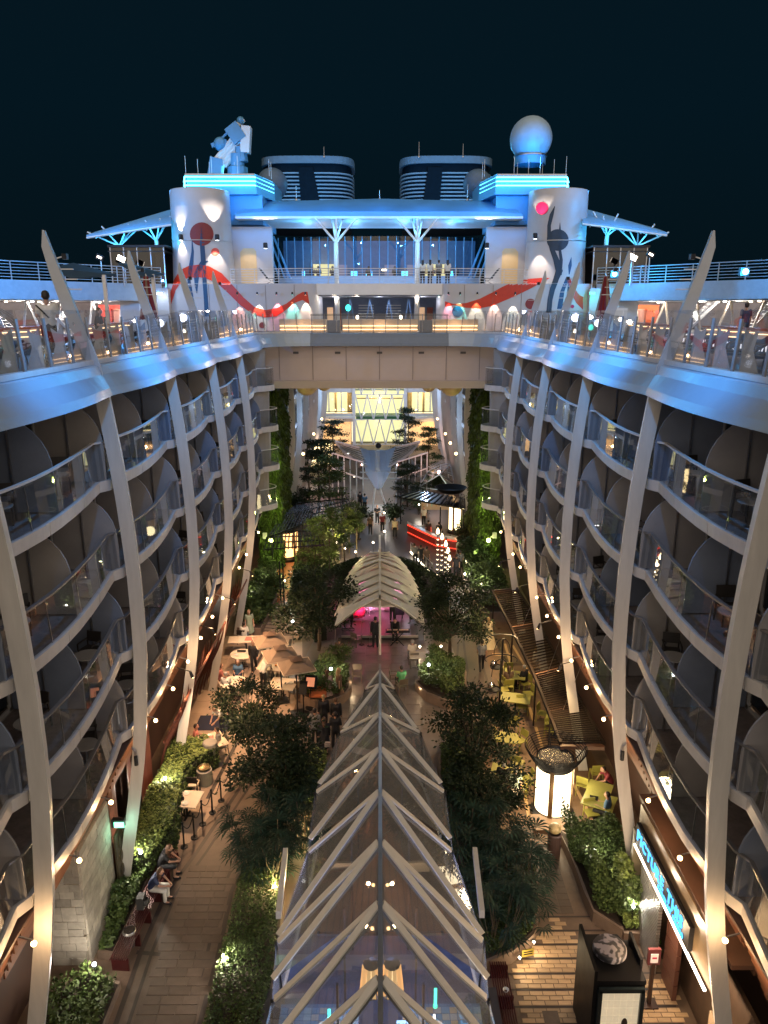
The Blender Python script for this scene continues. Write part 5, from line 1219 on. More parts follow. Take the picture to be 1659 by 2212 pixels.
tt = thing('neon_sign', 'pale blue neon letters TT inside the glass canopy', 'sign', (.45,14.7,1.6)); 
part('letter', MB().box((.50,14.7,1.6),(.22,.04,.05)).box((.50,14.7,1.5),(.05,.04,.2)), EM('blue_letter',(.35,.6,1),6), tt, world=True); part('letter', MB().box((.74,14.7,1.6),(.22,.04,.05)).box((.74,14.7,1.5),(.05,.04,.2)), EM('blue_letter',(.35,.6,1),6), tt, world=True)
for x, y, e, c in ((0,16.3,170,(.35,.50,1)),(-1.4,18.5,60,(.5,.55,.9)),(1.4,18.5,60,(.5,.55,.9)),(0,22,30,(1,.8,.6)),(-1.5,14.5,60,(.5,.65,1)),(1.6,14.5,60,(.9,.75,.6))): lamp((x,y,2.6), c, e, .4)
lamp((0,17.5,2.2),(1,.6,.35),14,.3)
# ---------------------------------------------------------------- leaf shaped stage roof
shellm = M('stage_roof_membrane', (.74,.70,.62), .5, var=.06, scale=1.2); dkgap = M('shell_gap',(.03,.028,.026),.6)
t = thing('stage_roof', 'leaf shaped stage roof of overlapping pale blades with a central spine', 'canopy', (0,42,0))
ep = [(780,1209),(766,1225),(758,1236),(749,1250),(742,1266),(736,1283),(730,1303),(727,1323),(728,1342)]
ry = [1195,1197,1200,1205,1214,1226,1241,1258,1276,1294]
for s in (-1,1):
    for k in range(9):
        a = gp(817,ry[k],4.3-.10*k if k>4 else 4.3); a.x = 0; b_ = gp(817,ry[k+1],4.3-.10*(k+1) if k>3 else 4.3); b_.x = 0
        e = gp(ep[k][0],ep[k][1],2.6); e = V3(s*abs(e.x),e.y,2.6-.03*k); 
        prev = gp(ep[k-1][0],ep[k-1][1],2.6) if k else gp(800,1200,3.4); prev = V3(s*abs(prev.x)*.93,prev.y-.15,2.85)
        m1 = a.lerp(e,.5)+V3(0,0,.28); m2 = b_.lerp(e,.5)+V3(0,0,.20)
        b = MB().sweep([[a+V3(0,0,.0), b_+V3(0,0,.14), b_+V3(0,0,.08), a+V3(0,0,-.06)], [m1+V3(0,.2,0), m2+V3(0,-.1,.14), m2+V3(0,-.1,.08), m1+V3(0,.2,-.06)], [prev*1.0, e+V3(s*.12,-.05,.06), e+V3(s*.12,-.05,.0), prev-V3(0,0,.06)]])
        part('roof_blade', b, shellm, t, world=True)
        part('roof_lining', MB().add([a+V3(0,0,-.12), b_+V3(0,0,-.05), m2+V3(0,-.05,-.05), e+V3(s*.05,0,-.06), prev+V3(0,0,-.10), m1+V3(0,.2,-.12)], [(0,1,2,5),(5,2,3,4)]), shellm, t, world=True)
        part('blade_rim', MB().path([b_+V3(0,-.02,.10), m2+V3(0,-.12,.10), e+V3(s*.12,-.07,.03)], .03, 5), M('blade_rim',(.62,.58,.5),.45), t, world=True)
part('spine', MB().sweep([[p+V3(-.06,0,-.1),p+V3(.06,0,-.1),p+V3(.05,0,.22),p+V3(-.05,0,.22)] for p in [V3(0,gp(817,1192,4.5).y,4.5),V3(0,46,4.4),V3(0,gp(817,1300,3.9).y,4.05),V3(0,38.6,3.9)]]), beam, t, world=True)
part('spine_pole', MB().tube((0,38.45,0),(0,38.5,4.15),.07,.06,10), beam, t, world=True)
arch = [V3(2.55*math.cos(R(180*k/16)), 38.9+.35*abs(math.cos(R(180*k/16)))*3, .15+2.55*math.sin(R(180*k/16))**.55) for k in range(17)]
part('front_arch', MB().sweep([[p+V3(0,-.1,0), p+V3(0,.5,.12), p+V3(0,.5,.0), p+V3(0,-.05,-.12)] for p in arch]), shellm, t, world=True)
stg = thing('stage', 'small lit stage with pink washed back wall under the leaf roof', 'stage', (0,41,0))
part('platform', MB().box((0,42.4,.12),(4.4,3.8,.24)), M('stage_floor',(.06,.05,.05),.4), stg, world=True)
part('back_wall', MB().box((0,44.4,1.2),(3.7,.15,2.0)), M('stage_back_brick',(.55,.38,.42),.7,var=.2,scale=3), stg, world=True)
bb = MB(); rr4 = random.Random(8)
part('step_edge', MB().box((0,40.45,.2),(4.4,.1,.12)), M('step_edge',(.4,.36,.33),.5), stg, world=True)
for z in range(8):
    for k in range(8): part('wall_block', MB().box((-1.55+.42*k+(.2 if z%2 else 0),44.3,.42+.235*z),(.40,.06,.22)), M('stage_block',(.55,.40,.44),.7,var=.15,island=.25), stg, world=True)
solo('stage_flowers', quadmesh('flowers', leafcloud(np.random.default_rng(2).normal(size=(700,3))*np.array([.3,.15,.28])+np.array([-.75,43.6,1.05]), .12)), M('flower_white',(.6,.75,.72),.6,var=.1), 'white floral display at the back of the stage', 'flowers')
solo('red_drum', MB().lathe([(.01,.9),(.42,.88),(.45,.45),(.4,.25),(.01,.24)],(-1.35,43.4,.0),16), M('drum_red',(.7,.02,.08),.4), 'red rounded seat or drum at the left of the stage', 'drum', smooth=True)
solo('red_screen', MB().box((-.2,44.1,1.75),(1.0,.08,1.2)), M('screen_red',(.75,.02,.1),.5,es=1.2,ecol=(1,.05,.2)), 'red backdrop panel behind the flowers on the stage', 'panel')
for k, (x, y) in enumerate(((1.15,43),(2.0,42.4))): solo('stage_speaker', MB().box((x,y,.95),(.62 if k==0 else .5,.45,.8)).box((x,y-.23,.95),(.5 if k==0 else .4,.02,.66)).tube((x-.2,y,.24),(x-.2,y,.6),.03).tube((x+.2,y,.24),(x+.2,y,.6),.03), black, 'black speaker on the right of the stage, %s' % ('the larger, farther one','the smaller, nearer one')[k], 'speaker', 'stage speakers')
sc_ = solo('stage_lamp_box', MB().box((1.75,44.0,1.5),(.28,.1,.6)).box((1.75,44.05,1.1),(.1,.1,.3)), EM('stage_white_light',(1,.9,.95),7), 'tall white light at the right rear of the stage', 'light')
lamp((-1.0,42.4,2.0),(1,.22,.50),650,.1,120,(-1.0,44.4,1.0),.6); lamp((1.2,42.4,2.0),(1,.42,.68),520,.1,120,(1.0,44.4,1.0),.6)
for k, x in enumerate((-2.05,-1.65)): solo('furled_banner', MB().lathe([(.02,1.3),(.12,.9),(.08,.5),(.02,.2)],(x,41.3,.2),8).lathe([(.2,.24),(.2,.27)],(x,41.3,0),10), black, 'dark furled stand at the left of the stage, %s one' % ('outer','inner')[k], 'stand', 'furled stands')
for k, (px, py) in enumerate(((781,1393),(799,1396))):
    p = gp(px,py); m = thing('microphone_stand', 'thin microphone stand before the stage, %s of the pair' % ('left','right')[k], 'stand', p, 0, 'microphone stands'); part('pole', MB().tube((0,0,0),(0,0,1.45),.014), metal, m); part('base', MB().lathe([(.16,0),(.16,.03),(.02,.04)],n=12), black, m); part('boom', MB().bar((0,0,1.4),(.22,0,1.5),.015,.015), metal, m)
kb = gp(855,1395); k_ = thing('keyboard', 'electric keyboard on a cross stand before the stage', 'keyboard', (kb.x,kb.y,0)); part('key_bed', MB().box((.1,0,.9),(1.35,.34,.1)), black, k_); part('keys', MB().box((.1,.03,.955),(1.2,.16,.015)), M('key_ivory',(.6,.4,.3),.4), k_); part('cross_stand', MB().bar((-.3,0,0),(.45,0,.86),.04,.04).bar((.45,0,0),(-.3,0,.86),.04,.04), black, k_)
# red ribbon of light on bar and far bar canopy etc
# ---------------------------------------------------------------- pointed pavilion at the far end
pb = M('pavilion_membrane', (.46,.56,.70), .45, var=.08, scale=.5); pw = M('pavilion_white',(.62,.63,.65),.45)
z6 = lambda x, y: (603.5+.2645*x, 823+.2645*y)
t = thing('pointed_pavilion', 'glass pavilion with a pointed blue white roof like a bird head on two thin legs', 'pavilion', (0,72,0))
def q6(x, y, D): return dp(*z6(x,y), D)
TR = [q6(660,545,75), q6(735,565,75), q6(800,560,75), q6(865,565,75), q6(945,540,75)]
BR = [q6(755,780,71.5), q6(775,800,71), q6(800,850,70.2), q6(830,800,71), q6(855,780,71.5)]
MR = [q6(705,735,72.4), q6(745,730,72), q6(802,735,71.2), q6(858,730,72), q6(905,735,72.4)]
part('beak_upper', MB().sweep([[a, b, b+V3(0,.1,-.12), a+V3(0,.1,-.12)] for a, b in zip(TR, MR)]), pb, t, world=True)
part('beak_lower', MB().sweep([[a, b, b+V3(0,.1,-.12), a+V3(0,.1,-.12)] for a, b in zip([q6(700,738,72.2),q6(745,738,71.8),q6(802,745,71),q6(858,738,71.8),q6(905,738,72.2)], [q6(770,850,70.6),q6(785,875,70.3),q6(806,882,70),q6(830,875,70.3),q6(845,850,70.6)])]), pb, t, world=True)
lad = MB()
for k in range(16): part('ladder_rung', MB().bar(q6(780,570+k*11,74.6-k*.24)+V3(0,-.05,0), q6(822,570+k*11,74.6-k*.24)+V3(0,-.05,0), .05,.05), white, t, world=True)
for s in (-1,1):
    f = lambda x, y, D: q6(802+s*(x-802), y, D)
    A_, B2, C_, D_ = f(1145,495,78), f(945,545,75), f(890,700,72.6), f(1060,600,76.5)
    part('wing_glass', MB().add([A_,B2,C_,D_],[(0,1,2,3)]), GL('pavilion_glass',(.6,.62,.6),.05,1.5), t, world=True)
    for k in range(8):
        q = k/7; part('wing_bar', MB().bar(B2.lerp(C_,q), A_.lerp(D_,q), .09,.09), pw, t, world=True)
    part('wing_edge', MB().bar(A_,D_,.18,.18).bar(A_,B2,.16,.16).bar(D_,C_,.16,.16), pw, t, world=True)
    part('wing_skirt', MB().slab([f(1080,640,77), f(1155,715,76), f(1075,740,76)], (0,.1,0)), pb, t, world=True)
    part('leg', MB().tube(f(822,875,70.1), Vector((s*.72,69.4,0)), .10,.07,8), white, t, world=True)
    for k in range(6):
        x = s*(1.6+1.05*k*.62); D = 72+k*1.0
        part('column', MB().box((x, D, 2.1),(.12,.12,4.2)), pw, t, world=True)
        if k < 5: part('side_pane', MB().add([(x,D,0),(s*(1.6+1.05*(k+1)*.62),D+1,0),(s*(1.6+1.05*(k+1)*.62),D+1,4.2),(x,D,4.2)],[(0,1,2,3)]), GL('pavilion_glass2',(.35,.37,.4),.05,1.5), t, world=True)
    for z in (2.6,4.2): part('side_beam', MB().bar((s*1.6,72,z),(s*4.9,77,z),.12,.12), pw, t, world=True)
for z in (2.6,3.2): part('front_beam', MB().bar((-1.9,72,z),(1.9,72,z),.1,.1), pw, t, world=True)
part('finial', MB().ball(q6(808,528,75), .3, 10), dmetal, t, world=True)
lamp((0,74.5,2.6),(1,.75,.5),60,.3); lamp((0,66.5,6.0),(.5,.68,1),230,.1); lamp((0,76,3.4),(1,.8,.6),150,.2)
# ---------------------------------------------------------------- far end facade
fw = M('far_facade_paint',(.66,.66,.68),.5,var=.06); ylw = M('lit_interior',(.72,.55,.26),.7,var=.25,scale=.7,es=1.3,ecol=(1,.84,.52)); fgl = GL('far_glass',(.78,.85,.80),.04,1.5)
t = thing('far_building', 'bright glazed end building with a central lattice window', 'building', (0,108,0))
FD = 106.0
for s in (-1,1):
    xb = [3.75,5.3,7.0,9.6]
    for z0, z1 in ((1.0,3.4),(4.6,7.4),(8.0,10.8),(11.2,14.0)):
        if z0 < 4: continue
        for a, c in zip(xb, xb[1:]): part('window', MB().box((s*(a+c)/2,FD,(z0+z1)/2),(c-a-.16,.04,z1-z0)), fgl, t, world=True); part('window_frame', MB().box((s*a,FD-.05,(z0+z1)/2),(.16,.2,z1-z0)), fw, t, world=True)
    for z in (3.9,7.7,11.0): part('storey_band', MB().box((s*6.7,FD-.1,z),(6.2,.5,.62 if z>4 else 1.1)), fw, t, world=True)
    part('pilaster', MB().box((s*3.55,FD-.3,7),(.4,.7,14)), fw, t, world=True)
    part('balcony_rail', MB().box((s*6.4,FD-1.3,4.9),(5.3,.06,.08)).box((s*6.4,FD-1.3,4.6),(5.3,.04,.04)), dmetal, t, world=True)
    part('balcony_floor', MB().box((s*6.4,FD-.8,4.05),(5.6,1.4,.25)), fw, t, world=True)
    part('shop_front', MB().box((s*6.8,FD-.0,1.7),(5.6,.1,3.4)), M('shop_lit',(.7,.42,.18),.7,var=.35,scale=1.2,es=.7,ecol=(1,.62,.28)), t, world=True)
for z0, z1 in ((4.2,7.6),(7.8,11),(11.2,14)): part('lit_interior', MB().box((0,FD+2.6,(z0+z1)/2),(18,.1,z1-z0)), ylw, t, world=True); part('inner_floor', MB().box((0,FD+1.4,z0-.1),(18,2.6,.2)), fw, t, world=True)
part('lit_interior', MB().box((0,FD+2.6,2),(8,.1,3.8)), ylw, t, world=True)
for s in (-1,1):
    for z in (5.8,9.2): part('pier', MB().box((s*4.2,FD+2.2,z),(.7,.2,3)).box((s*6.2,FD+2.3,z),(.3,.2,3)), M('inner_pier',(.5,.3,.15),.6), t, world=True)
for s in (-1,1): 
    part('shelf_band', MB().box((s*1.7,FD+2.3,6.3),(3.2,.2,.14)), M('inner_pier',(.5,.3,.15)), t, world=True)
    part('shelf_band', MB().box((s*1.7,FD+2.3,9.7),(3.2,.2,.14)), M('inner_pier',(.5,.3,.15)), t, world=True)
part('teal_band', MB().box((0,FD+.9,3.95),(6.6,.1,.8)), M('teal_band',(.1,.3,.22),.4,es=.05,ecol=(.2,.7,.4)), t, world=True)
nx, hw = 7, 3.35
for k in range(4):
    z0 = .2+3.45*k
    for q in range(4):
        x0 = -hw+q*2*hw/4; xm = x0+hw/4; x1 = x0+2*hw/4
        part('lattice_bar', MB().bar((x0,FD-.35,z0+3.45),(xm,FD-.35,z0),.17,.15), fw, t, world=True); part('lattice_bar', MB().bar((x1,FD-.35,z0+3.45),(xm,FD-.35,z0),.17,.15), fw, t, world=True)
    part('lattice_rail', MB().bar((-hw,FD-.35,z0),(hw,FD-.35,z0),.12,.12), fw, t, world=True)
    part('lattice_glass', MB().box((0,FD-.25,z0+1.72),(2*hw,.03,3.4)), fgl, t, world=True)
for k, x in enumerate((-1.95,1.95)):
    c = V3(x,FD+1.9,9.25 if False else 8.9); d = thing('poster_screen', 'white and pink lit screen behind the lattice window, %s one' % ('left','right')[k], 'screen', c, 0, 'far lit screens')
    part('panel', MB().box((0,0,.1),(1.2,.06,1.1)), M('screen_white',(.8,.9,1),.5,var=0,es=1.6,ecol=(.85,.93,1)), d); part('pink_strip', MB().box((0,-.02,-.6),(1.2,.06,.4)), M('screen_pink',(1,.2,.4),.5,var=0,es=1.2,ecol=(1,.25,.45)), d); part('border', MB().box((0,.05,-.1),(1.6,.05,1.7)), M('screen_border',(.6,.35,.2),.5), d)
    part('print_line', MB().box((0,-.05,.25),(.7,.02,.12)).box((.05,-.05,.05),(.6,.02,.12)), M('print_blue',(.05,.2,.6),.5), d)
for x, z in ((-5.5,6),(5.5,6),(0,5.5),(-5.5,9.5),(5.5,9.5),(0,9.5),(0,2)): lamp((x,FD+1.2,z+1),(1,.78,.42),150,.3)
lamp((0,FD-7,8.5),(.65,.78,1),900,.2)  # unseen light added to brighten the lattice front
for x in (-7,7): lamp((x,FD-1.5,2.6),(1,.65,.3),110,.2)
# walls beyond the bridge: ribs, slabs and dark glazing on both sides
RF = [62,68,74,80,86,92,98,103]
for s in (-1,1):
    w = thing('far_side_wall', 'glazed side wall with slanting ribs beyond the bridge on the %s' % SIDE[s], 'building', (s*8,80,0), 0, 'far side walls')
    for z in (13.6,11.05,8.5,5.9): part('slab', MB().box((s*(wx(z)+1.4),83,z),(2.2,46,.3)), band, w, world=True)
    for k in range(len(RF)-1):
        for z0, z1 in ((11.3,13.4),(8.75,10.9),(6.15,8.3),(3.4,5.7)): part('window', MB().box((s*(wx(z0)+1.3),(RF[k]+RF[k+1])/2,(z0+z1)/2),(.08,RF[k+1]-RF[k]-.4,z1-z0)), M('far_window',(.05,.07,.10),.15,var=.5,scale=1), w, world=True)
    part('base_wall', MB().box((s*9.3,83,2),(.4,48,4)), M('base_brown',(.16,.09,.06),.6), w, world=True)
    for k, D in enumerate(RF):
        secs = []
        for z in (0,1.5,3,4.5,6,8,10,12,14):
            x = wx(z)-.15 + (.0 if z > 6 else (6-z)*-.02); secs.append([(s*x,D-.2,z),(s*(x+.04),D+.2,z),(s*(x+.5),D+.2,z),(s*(x+.5),D-.2,z)])
        r = solo('hull_rib', MB().sweep(secs), rib_white, 'white rib of the %s wall beyond the bridge, %s after it' % (SIDE[s], ORD[k]), 'rib', 'ribs beyond the bridge')
        for zz in (5.4,):
            if k in (1,2,3,5): 
                o = thing('rib_lamp', 'warm lamp on the %s wall beyond the bridge, %s from it' % (SIDE[s], ORD[k]), 'lamp', (s*7.2,D+3,5.2), 0, 'far wall lamps'); part('bulb', MB().ball((0,0,0),.13,8), warm, o); part('bracket', MB().bar((s*.3,0,.2),(0,0,.05),.04,.04), metal, o)
    lamp((s*5.2,66,9),(.35,.6,1),260,.1); lamp((s*5.8,74,3),(1,.55,.45),260,.1); lamp((s*5.4,88,9),(.4,.62,1),700,.1); lamp((s*5.8,90,3),(1,.6,.45),260,.1)
# copper/brown stair of the far left lit kiosk
# ---------------------------------------------------------------- lanterns
def lantern(label, loc, r, h, col, e, ring, nb=4, pw_=0, rings=9):
    t = thing('lantern_kiosk', label, 'lantern', loc, 0, 'large drum lanterns')
    part('plinth', MB().lathe([(.01,0),(r*1.25,0),(r*1.25,.18),(r*1.1,.25),(r*1.02,.3)], n=28), dmetal, t)
    for k in range(nb):
        a0, a1 = 2*math.pi*(k+.08)/nb - R(110), 2*math.pi*(k+.92)/nb - R(110)
        part('light_panel', MB().sheet([[(r*math.cos(a0+(a1-a0)*q/8), r*math.sin(a0+(a1-a0)*q/8), z) for q in range(9)] for z in (.32,h)]), EM('lantern_'+label[:12], col, e), t)
        am = 2*math.pi*k/nb - R(110); part('panel_post', MB().box((r*1.02*math.cos(am), r*1.02*math.sin(am), h/2+.15),(.10,.16,h-.1), rz=am), M('bronze',(.12,.07,.035),.35,.7), t)
    part('cap', MB().lathe([(r*1.08,h-.02),(r*1.1,h+.14),(r*.95,h+.2),(.01,h+.24)], n=28), black, t)
    part('rain_tray', MB().lathe([(.01,h+.27),(r*.98,h+.27),(r*1.05,h+.34),(r*1.05,h+.24)], n=28), M('wet_tray',(.03,.03,.032),.2,.5,var=.6,scale=9,bump=.6), t)
    for k in range(rings):
        f = k/(rings-1); rk = r*1.12+(ring-r*1.12)*f**.8; zk = h+.10+.62*f
        b = MB(); n = 40; b.path([(rk*math.cos(2*math.pi*q/n), rk*math.sin(2*math.pi*q/n), zk) for q in range(n)], .018, 4, True); part('basket_ring', b, black, t)
    for k in range(8):
        a = 2*math.pi*k/8; part('basket_spoke', MB().bar((r*1.0*math.cos(a),r*1.0*math.sin(a),h+.05),(ring*math.cos(a),ring*math.sin(a),h+.74),.035,.03), black, t)
    if pw_: lamp(Vector(loc)+V3(0,-r-.5,h*.6), col, pw_, .4); lamp(Vector(loc)+V3(-r-.5,.2,h*.6), col, pw_*.7, .4); lamp(Vector(loc)+V3(r+.4,.5,h*.6), col, pw_*.5, .4)
    return t
lantern('glowing white drum lantern with a black ring basket on the right terrace', (6.42,24.75,0), .64, 2.1, (1,.80,.50), 4, 1.12, 4, 130)
lan2 = gp(617,1205); lantern('orange glowing drum lantern beneath the black pergola on the left', (lan2.x,lan2.y,0), .95, 2.2, (1,.50,.18), 3.2, 1.3, 5, 60, 5)
l3 = gp(982,1150); lantern('warm lit drum lantern at the far bar', (l3.x,l3.y,0), .5, 2.5, (1,.82,.45), 4, .8, 4, 30, 3)
l4 = gp(694,1012); 
t = thing('lit_shop_kiosk', 'bright yellow lit glass kiosk at the far left end', 'kiosk', (l4.x,l4.y,0)); 
for k in range(2): part('light_panel', MB().box((-.75+1.5*k,0,1.7),(1.25,.1,2.8)), EM('shop_kiosk_glow',(1,.74,.36),3.4), t)
part('roof', MB().box((0,0,3.3),(3.4,1.6,.2)), dmetal, t); part('post', MB().box((0,-.02,1.6),(.16,.2,3.2)), dmetal, t)
# ---------------------------------------------------------------- slatted pergola on the right terrace
brn = M('pergola_brown',(.022,.014,.010),.7,var=.2,spec=.2)
inn = [V3(6.88,41.0,3),V3(7.49,34.3,3),V3(7.9,31.4,3),V3(7.95,27.3,3),V3(8.2,24.1,3)]; out = [V3(6.5,41.6,2.55),V3(6.7,36.3,2.55),V3(6.85,31,2.55),V3(6.8,27.8,2.55),V3(6.75,25.4,2.55)]
inn = [V3(7.9,41.6,2.7),V3(8.15,36.5,2.7),V3(8.2,31.4,2.7),V3(8.25,28,2.7),V3(8.3,25.1,2.7)]
def lerpp(P, f):
    k = f*(len(P)-1); i = min(len(P)-2, int(k)); return P[i].lerp(P[i+1], k-i)
t = thing('slatted_pergola', 'long dark slatted pergola with glass cover along the right terrace', 'pergola', (7.4,32,0))
for a, c in zip(out, out[1:]): part('edge_beam', MB().bar(a,c,.10,.16), brn, t, world=True)
for a, c in zip(inn, inn[1:]): part('edge_beam', MB().bar(a,c,.10,.16), brn, t, world=True)
for k in range(72):
    f = (k+.5)/72; part('slat', MB().bar(lerpp(out,f), lerpp(inn,f)+V3(0,0,.02), .035,.06), brn, t, world=True)
for f in (0,.25,.5,.75,1):
    part('cross_beam', MB().bar(lerpp(out,f)+V3(0,0,-.1), lerpp(inn,f)+V3(0,0,-.1), .28,.14), M('pergola_plank',(.12,.06,.035),.5,var=.2), t, world=True)
    part('post', MB().bar(lerpp(out,f)+V3(.1,0,-.1), lerpp(out,f)+V3(.1,0,-2.54), .07,.07), brn, t, world=True)
    if 0 < f < 1: part('tie_rod', MB().tube(lerpp(out,f)+V3(.6,0,.05), V3(7.9,lerpp(out,f).y-.5,4.9), .012,.012,4), metal, t, world=True)
for k in range(8): part('glass_cover', MB().add([lerpp(out,k/8)+V3(.05,.02,-.16), lerpp(out,(k+1)/8)+V3(.05,-.0,-.16), lerpp(inn,(k+1)/8)+V3(0,0,-.16), lerpp(inn,k/8)+V3(0,.02,-.16)],[(0,1,2,3)]), GL('pergola_glass',(.7,.72,.66),.05,1.5), t, world=True)
# timber fins along the left restaurant
t = thing('timber_fin_screen', 'row of curved red brown timber fins on the left restaurant front', 'screen', (-8,32,0))
rr5 = random.Random(4)
for k in range(26):
    y = 26.8 + k*.52; b = MB(); x0 = -8.75+ .15*math.sin(k*.5); secs = []
    for q in range(7):
        f = q/6; xx = x0 + 1.15*f + .25*math.sin(f*3.1) ; zz_ = .6+3.2*f**.6 + .25*math.sin(k*.35); secs.append([(xx,y-.05,zz_-.14),(xx,y+.03,zz_-.14),(xx,y+.10,zz_+.14),(xx,y+.02,zz_+.14)])
    part('timber_fin', b.sweep(secs), redwood, t, world=True)
for k in range(5): part('long_rail', MB().bar((-8.45+.24*k,26.6,1.9+.45*k),(-8.3+.22*k,40.3,1.9+.45*k),.05,.10), redwood, t, world=True)
t = thing('timber_wave_panel', 'smooth red brown timber panels curving beside the ivy hedge', 'panel', (-8.7,24,0))
for k in range(4):
    y = 19.6+1.8*k; part('curved_panel', MB().sheet([[(-8.95+.25*math.sin(q*.5+k),y+.0+1.7*q/6,z) for q in range(7)] for z in (.0,1.6,3.3)]), M('red_panel',(.16,.055,.035),.45,var=.12), t, world=True)
# stone pier at the left and openings
t = thing('stone_pier', 'tall pier clad in pale stone blocks at the left wall, near a green sign', 'pier', (-8.6,19,0))
part('pier_core', MB().box((-8.9,19.2,1.9),(1.05,2.3,3.8)), M('pier_core',(.25,.22,.18),.8), t, world=True)
rr6 = random.Random(6)
for i in range(15):
    z = .13+.25*i; x = -9.4
    while x < -8.4:
        w = min(rr6.choice([.3,.42,.55]), -8.36-x); 
        if w > .08: part('stone_block', MB().box((x+w/2, 18.02, z),(w-.012,.09+rr6.uniform(-.015,.02),.238)), stone, t, world=True)
        x += w
    y = 18.05
    while y < 20.3:
        w = min(rr6.choice([.35,.5,.65]), 20.33-y)
        if w > .08: part('stone_block', MB().box((-8.36, y+w/2, z),(.08+rr6.uniform(-.01,.02), w-.012, .238)), stone, t, world=True)
        y += w
t = thing('exit_sign', 'small green lit sign box on the end of the stone pier', 'sign', (-8.1,20.45,2.9)); part('box', MB().box((0,0,0),(.38,.16,.26)), dmetal, t); part('lit_face', MB().box((.05,-.09,-.02),(.3,.02,.18)), EM('green_sign',(.2,1,.6),4), t)
lamp((-7.9,20.2,2.7),(.4,1,.7),9,.1)
solo('pier_plaque', MB().box((-8.2,20.6,1.6),(.06,.7,1.9)).ball((-8.16,20.6,2.1),.2,8,(.2,1,1)).ball((-8.16,20.6,1.6),.2,8,(.2,1,1)).ball((-8.16,20.6,1.1),.2,8,(.2,1,1)), M('bronze_relief',(.10,.08,.05),.4,.6), 'dark carved relief plaque at the end of the stone pier', 'plaque')
# ---------------------------------------------------------------- photo studio front on the right
FX = 7.62
t = thing('photo_studio', 'photo studio shop front with lit blue sign, white light strip and metal shutter', 'shop', (8,17,0))
part('roof_ledge', MB().box((8.5,16.8,4.18),(1.5,6.2,.12)), M('ledge_brown',(.12,.065,.045),.45,var=.1), t, world=True)
part('fascia_board', MB().box((FX+.14,16.9,3.45),(.10,5.4,1.34)), M('studio_board',(.16,.11,.06),.35,var=.3), t, world=True)
part('sign_panel', MB().box((FX+.02,17.45,3.24),(.12,4.0,.70)), black, t, world=True)
part('light_strip', MB().box((FX-.0,17.0,2.76),(.06,5.1,.05)), EM('studio_strip',(1,.80,.60),7), t, world=True)
for k in range(26): part('shutter_slat', MB().box((FX+.10,18.25,.12+.102*k),(.10,1.5,.07)), M('shutter_steel',(.42,.42,.42),.3,.8), t, world=True)
part('dark_opening', MB().box((FX+.8,15.7,1.4),(.1,4.6,2.9)), M('studio_inside',(.08,.05,.035),.5,var=.4), t, world=True)
for k in range(5): part('drawer_front', MB().box((FX+.35,17.05,.30+.5*k),(.12,.8,.46)), M('drawer_brown',(.12,.05,.035),.45), t, world=True)
part('end_post', MB().box((FX+.35,19.95,1.5),(.5,.2,3.0)), M('end_post',(.2,.17,.11),.5), t, world=True)
for k in range(2): part('photo_frame', MB().box((FX+.1,13.9-.75*k,1.35),(.06,.7,2.1)), M('frame_tan',(.45,.33,.22),.5), t, world=True); part('lit_photo', MB().box((FX+.06,13.9-.75*k,1.7),(.02,.5,.8)), M('lit_photo_%d'%k,(.3,.5,.75),.5,var=.8,scale=2,es=.5,ecol=(.4,.6,.9)), t, world=True)
def text(body, size, mat, loc, width, parent, name='letter'):
    x = 0; L = []
    for ch in body:
        if ch == ' ': x += size*.42; continue
        c = bpy.data.curves.new(name, 'FONT'); c.body = ch; c.size = size; c.extrude = .012; c.offset = size*.022; c.resolution_u = 3
        o = bpy.data.objects.new(name, c); COL.objects.link(o); me = bpy.data.meshes.new_from_object(o.evaluated_get(bpy.context.evaluated_depsgraph_get())); bpy.data.objects.remove(o)
        x0 = min(v.co.x for v in me.vertices); x1 = max(v.co.x for v in me.vertices); L.append((me, x-x0)); x += x1-x0+size*.13
    for me, dx in L:
        for v in me.vertices: v.co.x = (v.co.x+dx)*width/x
        me.materials.clear(); me.materials.append(mat); o = bpy.data.objects.new(name, me); COL.objects.link(o); o.parent = parent; o.matrix_parent_inverse = PINV[parent.name]
        o.matrix_basis = Matrix.Translation(Vector(loc)) @ ROTS.to_4x4(); KIDS[parent.name].append(o)
# reading direction runs towards the viewer (-Y), up is +Z, face looks to -X
ROTS = Matrix(((0,0,-1),(-1,0,0),(0,1,0)))
ne = EM('sign_blue_glow',(.10,.50,1.0),2.0)
text('PICTURE THIS', .46, ne, (FX-.055,19.27,3.17), 3.5, t)
text('PORTRAIT STUDIO', .21, ne, (FX-.055,17.5,2.955), 1.78, t)
lamp((FX-.5,18.3,2.7),(1,.75,.5),70,.05); lamp((FX-.6,16.6,2.7),(1,.70,.42),120,.05); lamp((FX-.6,14.9,2.7),(1,.70,.42),120,.05)
